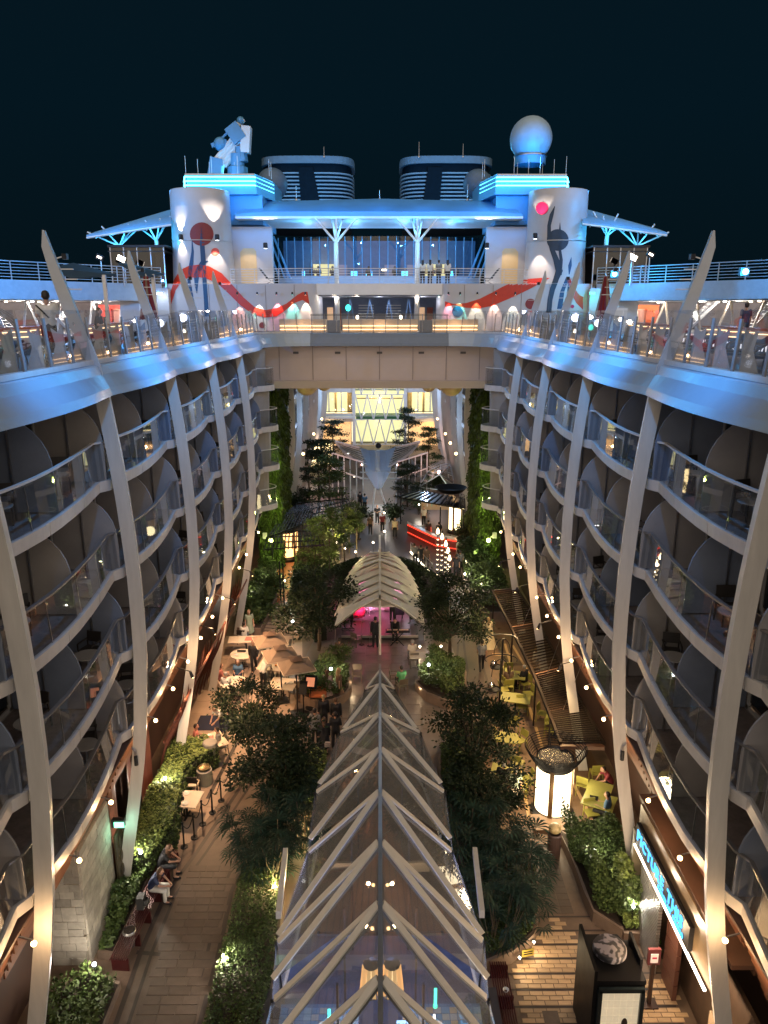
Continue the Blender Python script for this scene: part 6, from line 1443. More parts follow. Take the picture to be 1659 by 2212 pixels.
# advertising column
t = thing('advertising_kiosk', 'black advertising column with a lit front poster and a round picture on its sloped top', 'kiosk', (5.9,15.2,0))
part('body', MB().box((5.88,15.75,1.15),(1.18,1.35,2.3)), M('kiosk_black',(.004,.004,.005),.5,var=.2,spec=.15), t, world=True)
part('top_frame', MB().prism([(5.28,15.05),(6.48,15.05),(6.48,15.9),(6.2,16.5),(5.28,16.5)],2.3,2.42), M('kiosk_black',(.004,.004,.005),.5,var=.2,spec=.15), t, world=True)
part('side_fin', MB().box((5.24,15.8,1.35),(.08,1.5,2.7)).box((6.5,15.95,1.3),(.07,.9,2.6)), M('kiosk_black',(.004,.004,.005),.5,var=.2,spec=.15), t, world=True)
part('front_frame', MB().box((5.88,15.0,2.2),(1.1,.08,.12)).box((5.36,15.0,1.1),(.1,.08,2.2)).box((6.4,15.0,1.1),(.1,.08,2.2)), M('frame_dark',(.02,.03,.035),.3,.5), t, world=True)
for i in range(6):
    for j in range(9): part('poster_tile', MB().box((5.49+.156*i,15.03,.18+.225*j),(.150,.03,.218)), M('poster_lit',(.62,.55,.42),.6,var=.15,es=.36,ecol=(1,.82,.55),island=.1), t, world=True)
part('poster_figure', MB().ball((6.02,15.0,1.18),.11,12,(.7,.15,1.5)).ball((6.15,15.0,.95),.10,10,(1.1,.15,.7)), M('figure_dark',(.03,.02,.015),.5), t, world=True)
part('round_picture', MB().lathe([(.01,.05),(.40,.03),(.42,-.02),(.42,-.12)],(5.82,15.9,2.6),32), picture_mat('round_photo'), t, world=True)
sp_ = gp(1401,2170); t = thing('sign_stand', 'free standing brown menu sign with a small white card by the studio', 'sign', (sp_.x,sp_.y,0)); part('pole', MB().box((0,0,.7),(.09,.09,1.4)), M('stand_brown',(.05,.025,.02),.45), t); part('base', MB().box((0,0,.03),(.42,.34,.05)), M('stand_brown',(.05,.025,.02)), t); part('board', MB().box((0,0,1.6),(.34,.08,.5)), M('board_maroon',(.14,.035,.04),.4), t); part('card', MB().box((0,-.05,1.58),(.2,.02,.28)), M('card_white',(.8,.7,.65),.5,es=.25,ecol=(1,.85,.75)), t); part('card_print', MB().box((0,-.065,1.6),(.12,.01,.05)), M('print_red',(.6,.05,.1),.5), t)
# benches
def slat_bench(label, c, L, rz, w=.55):
    t = thing('slatted_bench', label, 'bench', c, rz, 'dark red slatted benches')
    for k in range(int(w/.062)): part('slat', MB().box((-w/2+.03+.062*k,0,.44),(.035,L,.03)), M('bench_red',(.065,.012,.012),.4,.3,var=.2), t)
    for k in range(int(L/.9)+1): part('leg', MB().box((0,-L/2+.1+k*(L-.2)/int(L/.9),.21),(w*.9,.05,.42)), M('bench_red',(.065,.012,.012)), t)
    return t
slat_bench('dark red slatted bench along the left walkway, two people seated', (-7.25,20.0,0), 4.6, R(-4))
bq = gp(1090,2150,.45); slat_bench('dark red slatted bench at the bottom right beside the glass canopy', (bq.x,bq.y,0), 2.2, 0)
c_ = gp(1096,2155,.47); t = thing('paper_cup', 'white round bowl left on the right slatted bench', 'bowl', (bq.x+.05,bq.y+.12,.46)); part('bowl', MB().lathe([(.05,0),(.085,.06),(.08,.06),(.04,.01)],n=12), white, t)
a_ = gp(282,2040); t = thing('ash_bin', 'small round steel ash bin at the end of the left bench', 'bin', (a_.x,a_.y,0)); part('drum', MB().lathe([(.01,0),(.17,0),(.19,.25),(.2,.48),(.17,.52)],n=18), M('bin_steel',(.35,.33,.31),.35,.6), t, smooth=True); part('sand_top', MB().lathe([(.01,.47),(.16,.49)],n=18), soil, t)
c_ = gp(1139,2062,.3); t = thing('yellow_notice', 'small yellow notice plate fixed to the right palm bed edge', 'sign', (gp(1139,2050,.3).x,gp(1139,2050,.3).y-.1,.27)); part('plate', MB().box((0,0,0),(.36,.03,.24), rz=R(12)), M('plate_yellow',(.55,.42,.08),.5), t); part('print_line', MB().box((0,-.02,.05),(.28,.01,.03),rz=R(12)).box((0,-.02,-.03),(.28,.01,.03),rz=R(12)), dmetal, t)
# pale drum pot on pedestal next to lantern
pp = gp(1195,1850); t = thing('globe_planter', 'pale round globe on a dark pedestal before the white lantern', 'planter', (pp.x,pp.y,0)); part('pedestal', MB().lathe([(.01,0),(.22,0),(.24,.9),(.2,.95)],n=16), M('pedestal_brown',(.10,.06,.05),.5), t); part('globe', MB().ball((0,0,1.12),.22,18,(1,1,.8)), M('globe_cream',(.65,.48,.22),.5,var=.25,scale=8), t, smooth=True)
solo('lantern_step', MB().box((6.15,23.9,.14),(1.3,.9,.28)).box((5.95,23.6,.05),(1.8,1.3,.1)), M('step_brown',(.2,.12,.07),.5,var=.1), 'low brown stone block the white lantern stands beside', 'plinth')
# grey pots of the left terrace
p1 = gp(457,1656); t = thing('tall_round_planter', 'tall grey round column planter at the terrace edge', 'planter', (p1.x,p1.y,0)); part('drum', MB().lathe([(.01,0),(.27,0),(.30,1.12),(.27,1.16),(.01,1.14)],n=20), M('pot_grey',(.24,.22,.19),.6), t, smooth=False)
p1 = gp(443,1692); t = thing('short_round_planter', 'shorter grey round planter with a shiny lit bowl on top', 'planter', (p1.x,p1.y,0)); part('drum', MB().lathe([(.01,0),(.30,0),(.31,.62),(.27,.64),(.01,.6)],n=20), M('pot_grey',(.24,.22,.19)), t); part('bowl', MB().lathe([(.01,.66),(.2,.68),(.25,.74)],n=18), M('bowl_brass',(.5,.38,.2),.25,.8), t)
# rope posts
RPp = [(518,1683),(498,1706),(478,1730),(459,1756),(438,1781),(420,1810),(398,1830)]
rpw = [gp(*p) for p in RPp]
for k, p in enumerate(rpw):
    t = thing('rope_post', 'black rope barrier post along the left walkway, %s from the far end' % ORD[k], 'post', p, 0, 'rope barrier posts'); part('pole', MB().tube((0,0,0),(0,0,.95),.03,.03,8), black, t); part('base', MB().lathe([(.13,0),(.13,.03),(.03,.05)],n=14), black, t); part('cap', MB().ball((0,0,.98),.045,8), black, t)
    if k: 
        a, c = rpw[k-1]+V3(0,0,.9), p+V3(0,0,.9); solo('barrier_rope', MB().path([a.lerp(c,q/8)-V3(0,0,.30*math.sin(math.pi*q/8)) for q in range(9)], .018, 5), black, 'slack black rope between the %s and %s rope posts' % (ORD[k-1], ORD[k]), 'rope', 'barrier ropes')
# black pergola structures in the middle distance left, bar canopy right
def black_pergola(label, poly_px, z, n, posts):
    P = [gp(x, y, z) for x, y in poly_px]; t = thing('black_pergola', label, 'pergola', (P[0].x,P[0].y,0), 0, 'black metal pergolas')
    for k in range(n):
        f = k/(n-1); a = P[0].lerp(P[1],f); c = P[3].lerp(P[2],f); m = (a+c)/2+V3(0,0,.35); part('slat', MB().path([a,m,c],.045,4), black, t, world=True)
    for f in (0,.33,.66,1):
        a = P[0].lerp(P[3],f); c = P[1].lerp(P[2],f); part('long_rail', MB().bar(a+V3(0,0,.1),c+V3(0,0,.1),.07,.08), black, t, world=True)
    for x, y in posts:
        q = gp(x,y); part('post', MB().bar(q, q+V3(0,0,z), .09,.09), black, t, world=True)
black_pergola('arched black pergola of thin bars left of the middle, nearer to the bridge', [(575,1165),(760,1095),(745,1080),(640,1090)], 3.2, 24, [(610,1225),(740,1140),(655,1200)])
black_pergola('black bar pergola over the orange lantern walk on the left', [(570,1190),(700,1180),(690,1150),(585,1150)], 2.9, 16, [(607,1305),(614,1310),(590,1235)])
t = thing('bar_canopy', 'dark flat canopy roof with thin bars over the far bar', 'canopy', (5,58,0))
P = [gp(862,1076,2.9),gp(1005,1102,2.9),gp(1004,1080,2.9),gp(905,1062,2.9)]
part('roof_panel', MB().slab(P,(0,0,.12)), M('bar_roof',(.02,.02,.022),.15,.3), t, world=True)
for k in range(12): part('roof_bar', MB().bar(P[0].lerp(P[1],k/11)+V3(0,0,.16),P[3].lerp(P[2],k/11)+V3(0,0,.16),.06,.06), black, t, world=True)
for x, y in ((865,1132),(950,1170),(1000,1160)): q = gp(x,y); part('post', MB().bar(q,q+V3(0,0,2.9),.1,.1), black, t, world=True)
bc = gp(974,1066,3.4); part('basket', MB().lathe([(.5,0),(1.0,.2),(1.35,.55),(1.3,.55),(.95,.2)],bc,24), black, t, world=True)
t = thing('bar_counter', 'curved bar counter with a pale top and a glowing red edge', 'bar', gp(935,1155))
bp_ = [gp(880,1130,1.0),gp(905,1142,1.0),gp(940,1158,1.0),gp(985,1165,1.0)]
part('counter_top', MB().sweep([[p+V3(0,-.3,0),p+V3(0,.35,0),p+V3(0,.35,.07),p+V3(0,-.3,.07)] for p in bp_]), M('bar_top',(.6,.45,.38),.3), t, world=True)
part('counter_front', MB().sweep([[V3(p.x,p.y-.2,0),V3(p.x,p.y-.1,0),V3(p.x,p.y-.1,1.0),V3(p.x,p.y-.2,1.0)] for p in bp_]), M('bar_front',(.20,.02,.015),.4), t, world=True)
part('red_strip', MB().path([p+V3(0,-.34,-.06) for p in bp_],.04,5), EM('bar_red_glow',(1,.06,.03),2.2), t, world=True); part('red_strip', MB().path([p+V3(0,-.28,-.7) for p in bp_],.03,5), EM('bar_red_glow',(1,.06,.03),2.2), t, world=True)
lamp(gp(935,1170)+V3(0,0,.6),(1,.1,.05),40,.2); lamp(gp(940,1135)+V3(0,0,2.3),(1,.75,.5),60,.2); lamp(gp(985,1190)+V3(0,0,1.0),(1,.25,.1),30,.2)
bt_ = thing('bottle_shelf', 'lit shelf of bottles behind the far bar', 'shelf', gp(945,1120)); q = gp(945,1122)
part('shelf_back', MB().box((q.x,q.y,1.6),(3.0,.1,1.4)), M('shelf_back',(.3,.22,.15),.6,es=.08,ecol=(1,.7,.4)), bt_, world=True)
for k in range(14): part('bottle', MB().lathe([(.05,0),(.05,.2),(.02,.28),(.02,.36)],(q.x-1.35+.2*k,q.y-.15,1.25+.4*(k%2)),6), M('bottle_%d'%(k%3),[(.5,.3,.1),(.2,.4,.3),(.6,.6,.6)][k%3],.2,es=.1), bt_, world=True)
# bulb tower
t = thing('bulb_tower', 'leaning tower of glowing bulbs and small cups of light right of the hedge ring', 'light tower', gp(962,1290))
bulbs = [(946,1148),(955,1160),(963,1175),(968,1190),(971,1206)]
for k, (x, y) in enumerate(bulbs):
    p = dp(x,y,47.5-k*.35); part('bulb', MB().lathe([(.01,-.18),(.08,-.14),(.11,-.03),(.07,.10),(.04,.22)],p,12), EM('big_bulb',(1,.76,.42),7), t, smooth=True, world=True)
    part('socket', MB().lathe([(.06,.24),(.07,.42),(.01,.44)],p,8), dmetal, t, world=True)
    foot = V3(p.x, p.y, 0); part('stem', MB().tube(foot, p+V3(0,0,-.2), .03,.03,5), dmetal, t, world=True)
    lamp(p+V3(0,-.4,0),(1,.75,.42),14,.1)
    n = 8-k
    for q in range(n):
        zz_ = p.z-.55-.34*q
        if zz_ > .2: part('light_cup', MB().lathe([(.02,-.03),(.06,.0),(.08,.03)],(p.x,p.y-.06,zz_),8), EM('cup_glow',(1,.80,.5),3.2), t, world=True)
for side, pts_ in (('left',[(887,1199),(905,1218),(920,1234),(934,1248)]),('right',[(994,1222),(1004,1238),(1018,1257)])):
    P = [gp(*p) for p in pts_]; t = thing('lit_handrail', 'curved handrail with a bright light line on the ramp, %s side' % side, 'railing', P[0], 0, 'lit ramp rails')
    part('light_line', MB().path([p+V3(0,0,.25) for p in P],.06,5), EM('rail_glow',(1,.85,.6),7), t, world=True); part('glass_side', MB().sheet([[p+V3(0,0,.1) for p in P],[p+V3(0,0,1.0) for p in P]]), glass, t, world=True); part('handrail', MB().path([p+V3(0,0,1.05) for p in P],.03,5), metal, t, world=True)
    for p in P: part('post', MB().tube(p, p+V3(0,0,1.05),.03,.03,5), metal, t, world=True)
    lamp(P[1]+V3(0,0,.9),(1,.8,.5),30,.2)
flat('ramp', [gp(885,1180),gp(990,1180),gp(1015,1262),gp(940,1262)], .02, M('ramp_paving',(.12,.08,.06),.5,var=.2))
# small glass dome far right
t = thing('glass_dome_roof', 'faceted glass roof of a low pavilion at the far right', 'roof', gp(945,1080)); cA = gp(945,1045,2.2)
dm = MB(); ringp = [(905,1052),(925,1018),(952,1004),(972,1003),(980,1040),(975,1062)]
rp2 = [gp(x,y,1.9) for x,y in ringp]; top_ = gp(950,1025,3.6)
for a, c in zip(rp2, rp2[1:]+rp2[:1]): part('glass_pane', MB().add([a,c,top_],[(0,1,2)]), GL('dome_glass',(.5,.55,.5),.05,1.6), t, world=True); part('glazing_bar', MB().bar(a,top_,.08,.08).bar(a,c,.08,.08), pw, t, world=True)
for k in range(8): part('roof_slat', MB().bar(rp2[2].lerp(rp2[1],k/7)+V3(0,0,.5),rp2[3].lerp(rp2[4],k/7)+V3(0,0,.5),.06,.06), pw, t, world=True)
lamp(top_+V3(0,-.5,-1.2),(.8,.95,.75),40,.3)
# stands with hoop tops and mirror balls on the right terrace edge
for k, (x, y) in enumerate(((1082,1470),(1078,1520))):
    p = gp(x,y+15); t = thing('hoop_stand', 'dark stand with curved hoop top and mirror ball at the right terrace edge, %s one' % ('farther','nearer')[k], 'stand', p, 0, 'hoop stands')
    part('pole', MB().tube((0,0,0),(0,0,2.6),.05,.04,8), dmetal, t); part('hoop', MB().path([(.75*math.cos(R(a)),.35*math.sin(R(a)),2.62+.1*math.sin(R(a))) for a in range(-20,201,20)],.025,5), dmetal, t); part('hoop', MB().path([(.42*math.cos(R(a)),0,1.75+.9*math.sin(R(a))) for a in range(0,181,20)],.02,5), dmetal, t); part('mirror_ball', MB().ball((-.42,-.1,1.35),.17,16), M('mirror',(.7,.65,.6),.08,1,var=0), t, smooth=True); part('tray', MB().lathe([(.01,1.15),(.3,1.15),(.32,1.2)],(-.3,-.1,0),14), dmetal, t)
# ---------------------------------------------------------------- people: one continuous skin, clothes as children
DG = bpy.context.evaluated_depsgraph_get
def meld(name, caps, vox=.016, smooth_it=4, dec=.35):
    b = MB()
    for c in caps:
        p0, p1, r0, r1 = Vector(c[0]), Vector(c[1]), c[2], c[3]
        n = 12
        b.ball(p0, r0, n); b.ball(p1, r1, n)
        if (p1-p0).length > 1e-4: b.tube(p0, p1, r0, r1, n)
    me = bpy.data.meshes.new(name); me.from_pydata(b.v, [], b.f); me.update()
    o = bpy.data.objects.new(name, me); COL.objects.link(o)
    m = o.modifiers.new('r', 'REMESH'); m.mode = 'VOXEL'; m.voxel_size = vox
    s = o.modifiers.new('s', 'SMOOTH'); s.iterations = smooth_it; s.factor = .5
    if dec < 1: d = o.modifiers.new('d', 'DECIMATE'); d.ratio = dec
    out = bpy.data.meshes.new_from_object(o.evaluated_get(DG())); out.name = name
    bpy.data.objects.remove(o); bpy.data.meshes.remove(me)
    out.polygons.foreach_set('use_smooth', [True]*len(out.polygons)); return out
def joints(kind):
    J = dict(pel=(0,0,.94), wai=(0,0,1.08), che=(0,0,1.30), nek=(0,0,1.47), hed=(0,-.02,1.62))
    for s, n in ((-1,'l'),(1,'r')):
        J['sh'+n] = (s*.175,0,1.41); J['el'+n] = (s*.22,.02,1.13); J['wr'+n] = (s*.23,-.06,.88)
        J['hi'+n] = (s*.09,0,.91); J['kn'+n] = (s*.10,-.02,.50); J['an'+n] = (s*.11,.02,.08); J['to'+n] = (s*.13,-.15,.035)
    if kind == 'walk':
        J.update(knl=(-.09,-.16,.53),anl=(-.09,-.20,.09),tol=(-.09,-.36,.05),knr=(.09,.02,.50),anr=(.09,.26,.14),tor=(.09,.14,.04),ell=(-.23,.10,1.14),wrl=(-.22,.10,.90),elr=(.23,-.10,1.14),wrr=(.20,-.24,.95))
    if kind == 'lean':
        J.update(wai=(0,-.05,1.07),che=(0,-.20,1.25),nek=(0,-.33,1.37),hed=(0,-.42,1.48),shl=(-.17,-.27,1.33),shr=(.17,-.27,1.33),ell=(-.20,-.38,1.10),wrl=(-.14,-.52,.95),elr=(.22,-.42,1.10),wrr=(.16,-.60,.98))
    if kind == 'cross':
        J.update(ell=(-.24,.03,1.15),wrl=(-.08,-.20,1.12),elr=(.24,.03,1.15),wrr=(.08,-.22,1.16))
    if kind in ('sit','sitlean'):
        J.update(pel=(0,0,.52),wai=(0,.0,.66),che=(0,-.03,.88),nek=(0,-.05,1.05),hed=(0,-.08,1.20))
        for s, n in ((-1,'l'),(1,'r')):
            J['sh'+n] = (s*.175,-.04,.99); J['el'+n] = (s*.23,-.08,.73); J['wr'+n] = (s*.15,-.33,.74)
            J['hi'+n] = (s*.09,-.02,.51); J['kn'+n] = (s*.12,-.46,.50); J['an'+n] = (s*.12,-.44,.09); J['to'+n] = (s*.13,-.62,.04)
    if kind == 'sitlean':
        J.update(che=(0,-.14,.86),nek=(0,-.24,1.0),hed=(0,-.33,1.11),shl=(-.17,-.18,.96),shr=(.17,-.18,.96),ell=(-.22,-.34,.75),wrl=(-.10,-.50,.66),elr=(.22,-.34,.75),wrr=(.10,-.52,.68))
    return {k: Vector(v) for k, v in J.items()}
BODY = {}
def body(kind):
    if kind in BODY: return BODY[kind]
    J = joints(kind); X = Vector((1,0,0)); c = []
    for s in (-1,1):
        c += [(J['pel']+X*s*.06, J['wai']+X*s*.05,.10,.095),(J['wai']+X*s*.05, J['che']+X*s*.075,.095,.105)]
    c += [(J['che']+X*-.09,J['che']+X*.09,.10,.10),(J['nek'],J['hed'],.052,.05),(J['hed']+Vector((0,0,.03)),J['hed']+Vector((0,-.01,-.03)),.096,.075),(J['hed']+Vector((0,-.09,-.005)),J['hed']+Vector((0,-.105,-.025)),.014,.017)]
    for s in (-1,1): c.append((J['hed']+Vector((s*.085,.005,0)),J['hed']+Vector((s*.09,.01,-.02)),.018,.016))
    for s, n in ((-1,'l'),(1,'r')):
        d = (J['wr'+n]-J['el'+n]).normalized()
        c += [(J['che']+X*s*.10,J['sh'+n],.085,.062),(J['sh'+n],J['el'+n],.052,.04),(J['el'+n],J['wr'+n],.039,.027),(J['wr'+n],J['wr'+n]+d*.08,.027,.034)]
        q = J['wr'+n]+d*.09; sd = d.cross(Vector((0,1,.3))).normalized()
        for k in range(4): f0 = q+sd*(k-1.5)*.021; L = (.055,.07,.075,.06)[k]; c.append((f0, f0+d*L+Vector((0,-.015,-.008)),.0115,.0095))
        c.append((J['wr'+n]+d*.03+sd*.03, J['wr'+n]+d*.085+sd*.055+Vector((0,-.01,0)),.013,.011))
        c += [(J['hi'+n],J['kn'+n],.085,.055),(J['kn'+n],J['an'+n],.053,.036),(J['an'+n],J['to'+n],.04,.032)]
    bd = meld('body', c, .014, 2, .30)
    sh = []
    for s in (-1,1): sh += [(J['pel']+X*s*.06+Vector((0,0,.02)),J['wai']+X*s*.05,.122,.112),(J['wai']+X*s*.05,J['che']+X*s*.08,.112,.122)]
    sh += [(J['che']+X*-.1,J['che']+X*.1,.115,.115)]
    slv, slvl = [], []
    for s, n in ((-1,'l'),(1,'r')):
        sh.append((J['che']+X*s*.10,J['sh'+n],.095,.075)); slv.append((J['sh'+n],J['sh'+n].lerp(J['el'+n],.65),.073,.062)); slvl += [(J['sh'+n],J['el'+n],.07,.057),(J['el'+n],J['wr'+n],.055,.042)]
    tr = [(J['pel']+X*-.06,J['pel']+X*.06,.118,.118)]; so_ = []
    for s, n in ((-1,'l'),(1,'r')): tr += [(J['hi'+n],J['kn'+n],.10,.075),(J['kn'+n],J['an'+n]+Vector((0,0,.03)),.073,.06)]; so_.append((J['an'+n]+Vector((0,.02,-.03)),J['to'+n],.048,.04))
    sk = [(J['pel']+X*-.05,J['pel']+X*.05,.125,.125)]
    if kind.startswith('sit'): sk += [(J['hi'+n],J['kn'+n],.11,.10) for n in 'lr']
    else: sk += [(J['pel']+X*x*.05,Vector((x*.14,J['pel'].y,.42)),.13,.13) for x in (-1,0,1)]+[(J['pel'],Vector((0,.10,.42)),.13,.14),(J['pel'],Vector((0,-.10,.42)),.13,.14)]
    h = J['hed']
    BODY[kind] = dict(body=bd, shirt=meld('shirt', sh+slv, .02, 3, .3), jacket=meld('jacket', sh+slvl+[(J['pel']+X*s*.07-Vector((0,0,.08 if not kind.startswith('sit') else 0)),J['pel']+X*s*.06,.125,.125) for s in (-1,1)], .02, 3, .3), trousers=meld('trousers', tr, .02, 3, .3), shoes=meld('shoes', so_, .018, 2, .4), skirt=meld('skirt', sk, .022, 3, .3),
        hair=meld('hair', [(h+Vector((0,.022,.045)),h+Vector((0,.035,0)),.098,.088)], .018, 2, .5), long_hair=meld('long_hair', [(h+Vector((0,.022,.045)),h+Vector((0,.035,0)),.104,.095),(h+Vector((0,.05,0)),h+Vector((0,.08,-.24)),.09,.07)], .018, 2, .5),
        hat=MB().lathe([(.01,.125),(.09,.11),(.105,.03),(.12,.02),(.10,.01)],h+Vector((0,.0,.03)),14).mesh('cap', True))
    return BODY[kind]
def C(name, col, r=.75): return M('cloth_'+name, col, r, var=.12, scale=5)
skin_l, skin_d = M('skin_light',(.46,.26,.18),.55,var=.05), M('skin_dark',(.14,.07,.045),.55,var=.05)
clo = dict(black=C('black',(.012,.012,.015)),white=C('white',(.62,.60,.56)),navy=C('navy',(.02,.03,.08)),cream=C('cream',(.6,.5,.38)),pink=C('pink',(.55,.2,.17)),grey=C('grey',(.18,.18,.18)),sage=C('sage',(.25,.30,.22)),blue=C('blue',(.08,.17,.30)),floral=M('cloth_floral',(.40,.30,.28),.8,var=.7,scale=22),brown=C('brown',(.12,.07,.045)),green=C('green',(.08,.30,.12)),maroon=C('maroon',(.22,.03,.04)),gown=C('gown',(.60,.50,.32)))
hairc = dict(dark=M('hair_dark',(.018,.012,.01),.6,var=.2),blond=M('hair_blond',(.38,.25,.12),.6,var=.2),grey=M('hair_grey',(.30,.28,.26),.6,var=.2),brown=M('hair_brown',(.09,.045,.025),.6,var=.2))
def person(label, p, rz, kind='stand', top='black', bot='black', hair='dark', skin=skin_l, wear='shirt', lower='trousers', longh=False, hat=None, sc=1.0, group=None, shoe='black'):
    B = body(kind); t = thing('person', label, 'person', p, rz, group); t.scale = (sc,sc,sc)
    def pt(nm, me, ma):
        o = bpy.data.objects.new(nm, me); COL.objects.link(o); o.parent = t; KIDS[t.name].append(o)
        if not len(me.materials): me.materials.append(ma)
        if me.materials[0] != ma: o.material_slots[0].link = 'OBJECT'; o.material_slots[0].material = ma
    pt('body', B['body'], skin); pt(wear, B[wear], clo[top]); pt(lower, B[lower], clo[bot]); pt('shoes', B['shoes'], clo[shoe])
    pt('hair', B['long_hair' if longh else 'hair'], hairc[hair])
    if hat: pt('cap', B['hat'], clo[hat])
    return t
L6 = lambda x, y, z=0: gp(384+.2645*x, 1262+.2645*y, z)
W7 = lambda x, y, z=0: gp(823+.3307*x, 1262+.3307*y, z)
person('man in a black suit walking between the dining tables towards the viewer', L6(625,712), R(8), 'walk', 'black', 'black', wear='jacket')
person('waiter in a white shirt and dark trousers leaning over the big square table', L6(700,856), R(150), 'lean', 'white', 'black', skin=skin_d)
person('man in a white shirt standing bent over the table with the pink cloth', L6(372,1235), R(-35), 'lean', 'white', 'navy', hair='grey', skin=skin_l)
person('diner in a pink shirt seated left of the pink cloth table', L6(150,1370), R(100), 'sit', 'pink', 'brown', skin=skin_l)
person('diner in a grey top seated right of the pink cloth table, half under the tree', L6(345,1395), R(-80), 'sit', 'grey', 'black', hair='dark')
person('man in a blue shirt seated behind the round table with plates', L6(500,810), R(0), 'sit', 'blue', 'navy', hair='grey')
person('man in white seated with his back to the viewer at the plate covered round table', L6(400,925), R(180), 'sit', 'white', 'grey', hair='grey')
person('diner in pink seated at the left of the round table with plates', L6(352,850), R(115), 'sit', 'pink', 'brown', hair='brown')
person('diner with dark hair seated at the far table with the pink cloth', L6(545,490), R(180), 'sit', 'white', 'grey')
person('woman in pale green standing by the far table near the first tan parasol', L6(590,440), R(20), 'stand', 'sage', 'sage', hair='blond', lower='skirt', longh=True)
cr = [('woman in a patterned dress standing in the crowd by the menu stand',(1225,972),170,'stand','floral','floral','skirt','brown',True,'shirt'),
 ('blond woman in a brown dress by the planter lamp, left of the plaza',(1318,955),120,'walk','brown','brown','skirt','blond',True,'shirt'),
 ('blond haired person in black at the middle of the crowd',(1195,1190),180,'stand','black','black','trousers','blond',False,'jacket'),
 ('person in a dark coat at the right of the crowd beside the glass canopy',(1295,1215),180,'stand','black','brown','trousers','brown',False,'jacket'),
 ('dark haired person in grey at the left of the crowd',(1125,1310),170,'stand','grey','black','trousers','dark',False,'jacket'),
 ('woman in black with a pale bag at the near end of the crowd',(1200,1390),190,'stand','black','black','skirt','brown',True,'jacket'),
 ('person in black at the nearest right of the crowd',(1290,1340),185,'cross','black','black','trousers','dark',False,'jacket')]
for lab, (x,y), a, kd, tp, bt2, lo, hr2, lh, wr in cr: person(lab, L6(x,y), R(a), kd, tp, bt2, hr2, wear=wr, lower=lo, longh=lh)
solo('handbag', MB().box(L6(1200,1330,1.1)+V3(.1,.2,0),(.24,.10,.2)).path([L6(1200,1330,1.2)+V3(0,.2,0),L6(1200,1330,1.45)+V3(.08,.2,0),L6(1200,1330,1.2)+V3(.2,.2,0)],.01,4), M('bag_pale',(.35,.30,.28),.5), 'pale handbag at the hip of the woman at the near end of the crowd', 'bag')
person('dark figure standing on the stage plaza just left of the spine pole', gp(811,1398), R(180), 'stand', 'black', 'black', wear='jacket', sc=1.05)
person('musician in black playing the keyboard before the stage', gp(853,1388), R(0), 'lean', 'black', 'black', wear='jacket')
person('person in black at the rear of the stage behind the keyboard player', V3(.75,42.5,.24), R(0), 'cross', 'black', 'black', wear='jacket', sc=.97)
person('man in a pale shirt seated with his back to us right of the keyboard', gp(891,1432), R(190), 'sit', 'cream', 'grey', hair='grey')
person('person in a green shirt seated on a metal chair by the right plaza bed', gp(868,1492), R(200), 'sit', 'green', 'black')
person('person in brown seated on a chair by the left plaza bed', gp(733,1428), R(170), 'sit', 'brown', 'black')
person('man with grey waistcoat and black trousers walking away on the right walkway', W7(655,566), R(178), 'walk', 'grey', 'black')
person('woman in a long flowing cream gown on the right walkway', W7(695,408), R(180), 'stand', 'gown', 'gown', 'blond', lower='skirt', longh=True, sc=1.02)
gw = solo('gown_train', MB().lathe([(.14,1.35),(.22,1.1),(.27,.7),(.42,.2),(.50,.02)], W7(700,408), 20), clo['gown'], 'wide cream cape spread behind the woman on the right walkway', 'cape', smooth=True)
person('man in a sage shirt, cream trousers and flat cap standing beside the yellow chairs', W7(868,1462), R(175), 'stand', 'sage', 'cream', 'grey', hat='cream')
person('person in black with grey hair beside the man in the flat cap', W7(790,1420), R(160), 'cross', 'black', 'black', 'grey')
person('long haired woman seated at the farthest yellow table', W7(832,700), R(185), 'sit', 'brown', 'black', 'brown', longh=True)
person('grey haired man in black seated at the farthest yellow table', W7(935,690), R(215), 'sit', 'black', 'black', 'grey', wear='jacket')
person('diner in maroon reaching across the yellow table by the right rib', W7(1520,1400)+V3(-.1,.3,0), R(-80), 'sitlean', 'maroon', 'black', 'dark')
person('diner in grey at the near side of the bright yellow table', W7(1530,1590)+V3(-.25,.2,0), R(-120), 'sit', 'blue', 'black', 'dark')
person('diner in a white shirt seated under the slatted pergola, middle', W7(1000,560)+V3(0,0,0), R(90), 'sit', 'white', 'grey', 'blond')
person('diner in a pale top seated under the slatted pergola, nearer one', W7(1090,700), R(100), 'sit', 'cream', 'black', 'brown')
person('woman in black seated on the left bench, leaning forward with crossed arms', gp(366,1895)+V3(-.25,.0,0), R(95), 'sitlean', 'black', 'black', 'brown', longh=True, lower='skirt')
person('woman in a dark top and white trousers seated on the left bench', gp(348,1945)+V3(-.25,0,0), R(85), 'sitlean', 'navy', 'white', 'brown', longh=True)
hb = gp(335,1925,.5); solo('backpack', MB().box((-7.35,19.7,.66),(.22,.30,.40)).lathe([(.09,0),(.13,.1),(.09,.2)],(-7.22,19.7,.55),10), M('backpack_bw',(.03,.03,.03),.6), 'black backpack with a pale ring lying beside the woman in white trousers', 'backpack')
